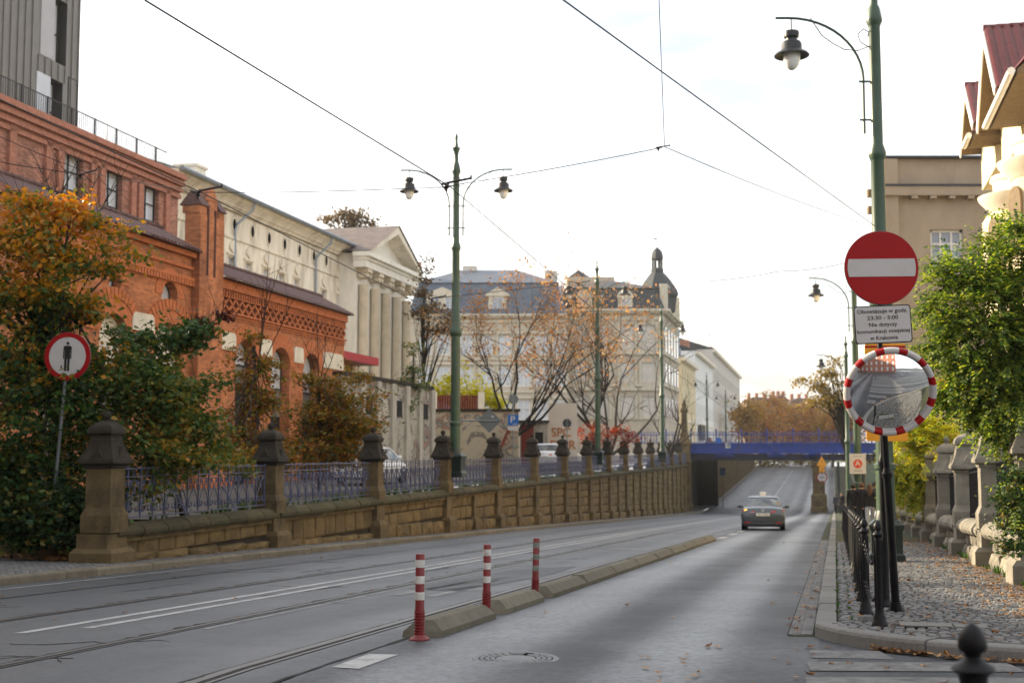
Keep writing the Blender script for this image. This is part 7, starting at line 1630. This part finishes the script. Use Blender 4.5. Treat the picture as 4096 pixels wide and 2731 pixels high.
plant('ivy', 'loose green ivy climbing up the corner of the portico', 'ivy', (at(1650,1811,67).x,67,.6), cl, 300, 8, .22, .17, 'leaf_ivy', 28, 'bark', .05, 30, at(1655,1420,67))
cl = clump_px([(2330,1720,90,30),(2380,1730,90,35),(2430,1725,90,35),(2480,1730,90,35),(2525,1735,90,25),(2350,1770,90,40),(2420,1775,90,40),(2500,1775,90,40)])
plant('red_creeper', 'hedge of glowing red creeper on the fence before the corner tenement', 'hedge', (at(2430,1811,90).x,90,.9), cl, 220, 9, .2, .17, 'leaf_red', 29, 'bark', .05, 20, at(2430,1760,90))
# trees beyond the bridge
sp = [(2985,1640,250,45,'yellow green tree beyond the bridge beside the white houses'),(3040,1640,262,50,'rusty tree beyond the bridge, first right of the white houses'),(3095,1625,285,55,'orange brown tree beyond the bridge at the street axis'),(3150,1640,300,50,'golden tree beyond the bridge, right of the street axis'),(3205,1645,270,55,'orange tree beyond the bridge under the height limit sign'),(3265,1650,255,50,'ochre tree beyond the bridge left of the slim lamp post'),(3330,1660,240,50,'russet tree beyond the bridge at its right end'),(3395,1655,235,50,'golden brown tree beyond the bridge behind the slim lamp post')]
for i, (x, y, Y, r, lab) in enumerate(sp):
    cl = clump_px([(x,y,Y,r),(x-r*.6,y+r*.7,Y,r*.75),(x+r*.6,y+r*.6,Y,r*.75),(x,y+r*1.3,Y,r*.9),(x-r*.5,y+r*2,Y,r*.8),(x+r*.5,y+r*2,Y,r*.8)])
    plant('autumn_tree', lab, 'tree', (at(x,1811,Y).x,Y,-1), cl, 380, 9, .9, .62, 'leaf_far' if i%3 else 'leaf_far2', 40+i, 'bark', .3, 16, at(x,y+r,Y), group='trees beyond the bridge')
cl = clump_px([(3340,1450,96,30),(3310,1500,96,35),(3350,1530,96,40),(3270,1550,96,35),(3320,1590,96,45),(3370,1600,96,40),(3260,1610,96,30),(3225,1520,96,22)])
plant('leaning_tree', 'brownish tree leaning over the bridge beside the slim lamp post', 'tree', (at(3400,1811,96).x,97,g(96)+.3), cl, 260, 8, .4, .26, 'leaf_golden', 50, 'bark_dark', .2, 30, at(3385,1600,96))
cl = [(Vector((42+3*i_, 262, -.3+.3*(i_%3))), 1.6) for i_ in range(16)]
plant('hedge', 'sunlit yellow hedge closing the street beyond the underpass', 'hedge', (60,262,-.8), cl, 520, 9, .7, .5, 'leaf_golden', 51, 'bark', .1, 10, (60,262,.5))
# right: robinia over the garden wall
def robinia(name, lab, base, cl, n, seed, lm, scale=1., r0=.12, tt=None, nl=13):
    q = np.random.default_rng(seed); S, _ = spray_points(cl, n, 1, .01, q, 1, .5); B = np.array([*base]); S = S-B; Q = []
    C = np.mean(S,0)
    for s in S:
        d = s-C; d = d/np.linalg.norm(d)*.6+q.normal(size=3)*.45; d[2] = d[2]*.5-.28; d /= np.linalg.norm(d); L_ = q.uniform(.22,.36)*scale
        sd = np.cross(d, [0,0,1]); sd /= np.linalg.norm(sd); nn = np.cross(sd, d); sd = sd*math.cos(.4)+nn*q.normal()*.4; sd /= np.linalg.norm(sd)
        for k in range(nl):
            f = .15+.85*(k//2)/((nl-1)//2); sg = 1 if k%2 else -1
            if k == nl-1: a = d; c = s+d*L_*1.05
            else: a = sd*sg*.9+d*.35+np.array([0,0,-.25]); a = a/np.linalg.norm(a); c = s+d*L_*f-np.array([0,0,.12*L_*f*f])+a*.028*scale
            w_ = np.cross(a, nn+q.normal(size=3)*.35); w_ /= np.linalg.norm(w_)+1e-9; l = .03*scale*q.uniform(.8,1.15)
            Q.append([c-a*l, c+w_*l*.5, c+a*l, c-w_*l*.5])
    t = thing(name, lab, 'tree', base); place('crown', quads_mesh('crown', np.array(Q), lm), t)
    limbs((0,0,0), S, q, r0, 60, 'bark', Vector(tt)-Vector(base)).build('trunk', 'bark', t); return t
cl = clump_px([(4060,900,18.3,70),(3960,980,18.4,70),(4090,1000,18,100),(3800,1080,18.4,80),(3900,1120,18.2,120),(4040,1150,18,160),(3760,1210,18.4,70),(3850,1280,18.2,130),(4000,1320,18,170),(4100,1300,18,120),(3760,1370,18.6,80),(3860,1430,18.2,130),(4020,1480,18,170),(3800,1560,18.8,80),(3920,1600,18.4,100),(4070,1620,18,140),(3980,1700,18.4,60),(4080,1760,18,90),(4085,1930,17.4,60),(4095,2040,17.2,60)])
robinia('robinia_tree', 'bright green feathery robinia hanging over the garden wall at the right edge', (8.2,20.5,g(20)+.5), [(c, r*.85) for c, r in cl], 3900, 31, 'leaf_robinia', 1.15, .13, at(4080,1500,19))
cl = clump_px([(3640,1660,37,45),(3700,1700,37,70),(3620,1740,37,55),(3690,1800,37,90),(3770,1740,37,70),(3640,1880,37,80),(3740,1890,37,90),(3600,1950,37,40),(3690,1980,37,60),(3580,1830,37,40),(3800,1830,36,60)])
robinia('robinia_tree', 'yellowing robinia over the garden wall behind the traffic mirror', (at(3780,1811,38).x+1.2,39,g(39)+.5), cl, 1900, 32, 'leaf_robinia_gold', 1.7, .1, at(3720,1750,38))
cl = clump_px([(4010,1850,20,70),(3900,1640,24,80),(3850,1880,27,50),(3960,1950,19,50),(4040,2000,18,80),(4000,2080,17.6,50)])
plant('creeper', 'dark leafy creeper hanging over the nearest garden wall pier', 'creeper', (7.2,18.2,g(18)+.3), clump_px([(4040,2010,17.3,70),(4080,2090,17.2,70),(4060,2180,17.1,45),(4085,1930,17.3,60)]), 160, 14, .1, .07, 'leaf_bush', 33, r0=.02, n_limb=12, trunk_top=at(4070,2000,17.5))
T = {o['label'].split()[0]: o for o in bpy.data.objects if o.name.startswith('robinia')}
spray(T['bright'], 'golden_leaves', clump_px([(3830,1540,18.9,45),(3990,1560,18.6,40),(3930,1680,18.7,40),(3980,1500,18.6,30)]), 40, 10, .1, .075, 'leaf_yellow_o', 34)
# ------------------------------------------------------------------ fallen leaves, weeds, litter
q = np.random.default_rng(99); LV = []
def drop(x, y, z, s):
    a = q.uniform(0,6.283); n = 9; sh = [1,.45,.8,.4,.62,.3,.62,.4,.8]; ti = q.normal(size=2)*.35; cu = q.uniform(.05,.5)
    P = []
    for k in range(8):
        rr = s*.5*[1,.55,.85,.5,.75,.5,.85,.55][k]; t_ = a+k*math.pi/4; dx, dy = rr*math.cos(t_), rr*math.sin(t_); P.append((x+dx, y+dy, z+.006+abs(dx*ti[0]+dy*ti[1])+cu*rr*rr/s))
    LV.append(P)
def zpav(y): return g(y)+.131
for _ in range(1050):
    y = 12.8+24*q.uniform()**1.6; d = abs(q.normal())*.42; x = XV(y)-.12-d
    if x > XR(y)+.3: drop(x, y, zpav(y), q.uniform(.05,.1))
for _ in range(330):
    y = 10.5+26*q.uniform()**1.5; x = XR(y)+.3+q.uniform()*2.3
    if y > yfront(x)+.3 and x < (XV(y) if y > 13 else 7): drop(x, y, zpav(y), q.uniform(.04,.1))
for _ in range(170):                                    # in the gutter below the front kerb
    i = int(q.integers(3,9)); f = q.uniform(); x = FR[i][0]+(FR[i+1][0]-FR[i][0])*f; y = FR[i][1]+(FR[i+1][1]-FR[i][1])*f-abs(q.normal())*.07-.03; drop(x, y, g(y)+q.uniform(0,.025), q.uniform(.05,.12))
for _ in range(60): y = 12.4+20*q.uniform()**1.3; drop(XR(y)-q.uniform(.03,.32), y, g(y)+.02, q.uniform(.05,.12))
for _ in range(90): x, y = q.uniform(1,6), q.uniform(8.6,11.5); drop(x, y, g(y)+.004, q.uniform(.05,.11)) if y < yfront(x)-.1 else None
for _ in range(60): y = q.uniform(11,40); drop(XR(y)-q.uniform(.5,11), y, g(y)+.004, q.uniform(.05,.1))
for _ in range(700):
    y = 15+8.5*q.uniform(); e = [Vector(p) for p in edge_line]; 
    f = q.uniform(1,3.99); i = int(f); p_ = e[i].lerp(e[i+1], f-i); dd = abs(q.normal())*.35+.03; drop(p_.x-dd*.5, p_.y-dd*.85, g(p_.y-dd*.85)+.12+q.uniform(0,.06), q.uniform(.06,.12))
for _ in range(330): y = 24+40*q.uniform()**1.5; drop(XW(y)+.18+abs(q.normal())*.16, y, g(y)+.135, q.uniform(.05,.1))
for _ in range(120): y = 18+30*q.uniform(); drop(XL(y)+abs(q.normal())*.15+.03, y, g(y)+.006, q.uniform(.05,.1))
tag(place('fallen_leaves', quads_mesh('fallen_leaves', np.array(LV), 'leaf_fallen', 8)), 'dry brown and orange leaves lying on pavements and kerbs', 'leaves', kind='stuff')
WD = []
def tuft(x, y, z, h, n):
    for _ in range(n):
        a = q.uniform(0,6.283); b_ = q.uniform(.2,.7)*h; w_ = .006+.01*q.uniform(); hh = h*q.uniform(.6,1.1); c, s = math.cos(a), math.sin(a)
        WD.append([(x-s*w_,y+c*w_,z),(x+s*w_,y-c*w_,z),(x+c*b_+s*w_*.5,y+s*b_-c*w_*.5,z+hh),(x+c*b_-s*w_*.5,y+s*b_+c*w_*.5,z+hh*.95)])
for _ in range(420): s = q.uniform(2,KL*9); Y = wy(s); p_ = PW.w(s, q.uniform(.12,.4), zc(Y)+.0); tuft(p_.x, p_.y, p_.z, q.uniform(.08,.26), 9)
for _ in range(40): y = q.uniform(13,36); tuft(XV(y)-.16, y, g(y)+.11, q.uniform(.06,.16), 10)
for _ in range(130): y = q.uniform(12.6,34); tuft(XR(y)+q.choice([.22,.34,.47])+q.normal()*.01, y, g(y)+.11, q.uniform(.015,.04), 6)
tag(place('weeds', quads_mesh('weeds', np.array(WD), 'leaf_weed')), 'tufts of grass and weeds along copings and wall feet', 'weeds', kind='stuff')
p_ = gp(130, 2318); t = thing('paper_scrap', 'crumpled white paper scrap lying against the left kerb', 'litter', (p_.x, p_.y, g(p_.y)+.01), .2)
MB().add([(-.1,0,0),(.1,.02,.0),(.1,.05,.1),(-.09,.04,.11),(.0,-.02,.06),(.13,.0,.03),(.2,.03,.05)], [(0,1,4),(1,2,4),(2,3,4),(3,0,4),(1,5,6)]).build('sheet', 'paper', t)
p_ = gp(3464, 2488, .12); t = thing('loose_sett', 'loose broken stone lying at the foot of the chain posts', 'stone', (p_.x, p_.y, g(p_.y)+.12), .4); MB().add([(-.09,-.05,0),(.08,-.06,0),(.1,.05,0),(-.07,.06,0),(-.06,-.03,.06),(.06,-.04,.05),(.07,.03,.07),(-.05,.04,.05)], [(4,5,6,7),(0,1,5,4),(1,2,6,5),(2,3,7,6),(3,0,4,7)]).build('stone', 'cobble_one', t)
# ------------------------------------------------------------------ the air down the street
hz = MB().box(-950, 950, -450, 1850, -6.5, 26).build('haze', 'wire'); hz.data.materials.clear(); tag(hz, kind='stuff')
m = bpy.data.materials.new('haze'); m.use_nodes = True; t = m.node_tree; t.nodes.clear(); o_ = t.nodes.new('ShaderNodeOutputMaterial'); pvn = t.nodes.new('ShaderNodeVolumePrincipled')
pvn.inputs['Color'].default_value = (.95,.94,.92,1); pvn.inputs['Density'].default_value = .00022; pvn.inputs['Anisotropy'].default_value = .35
t.links.new(pvn.outputs[0], o_.inputs['Volume']); hz.data.materials.append(m)
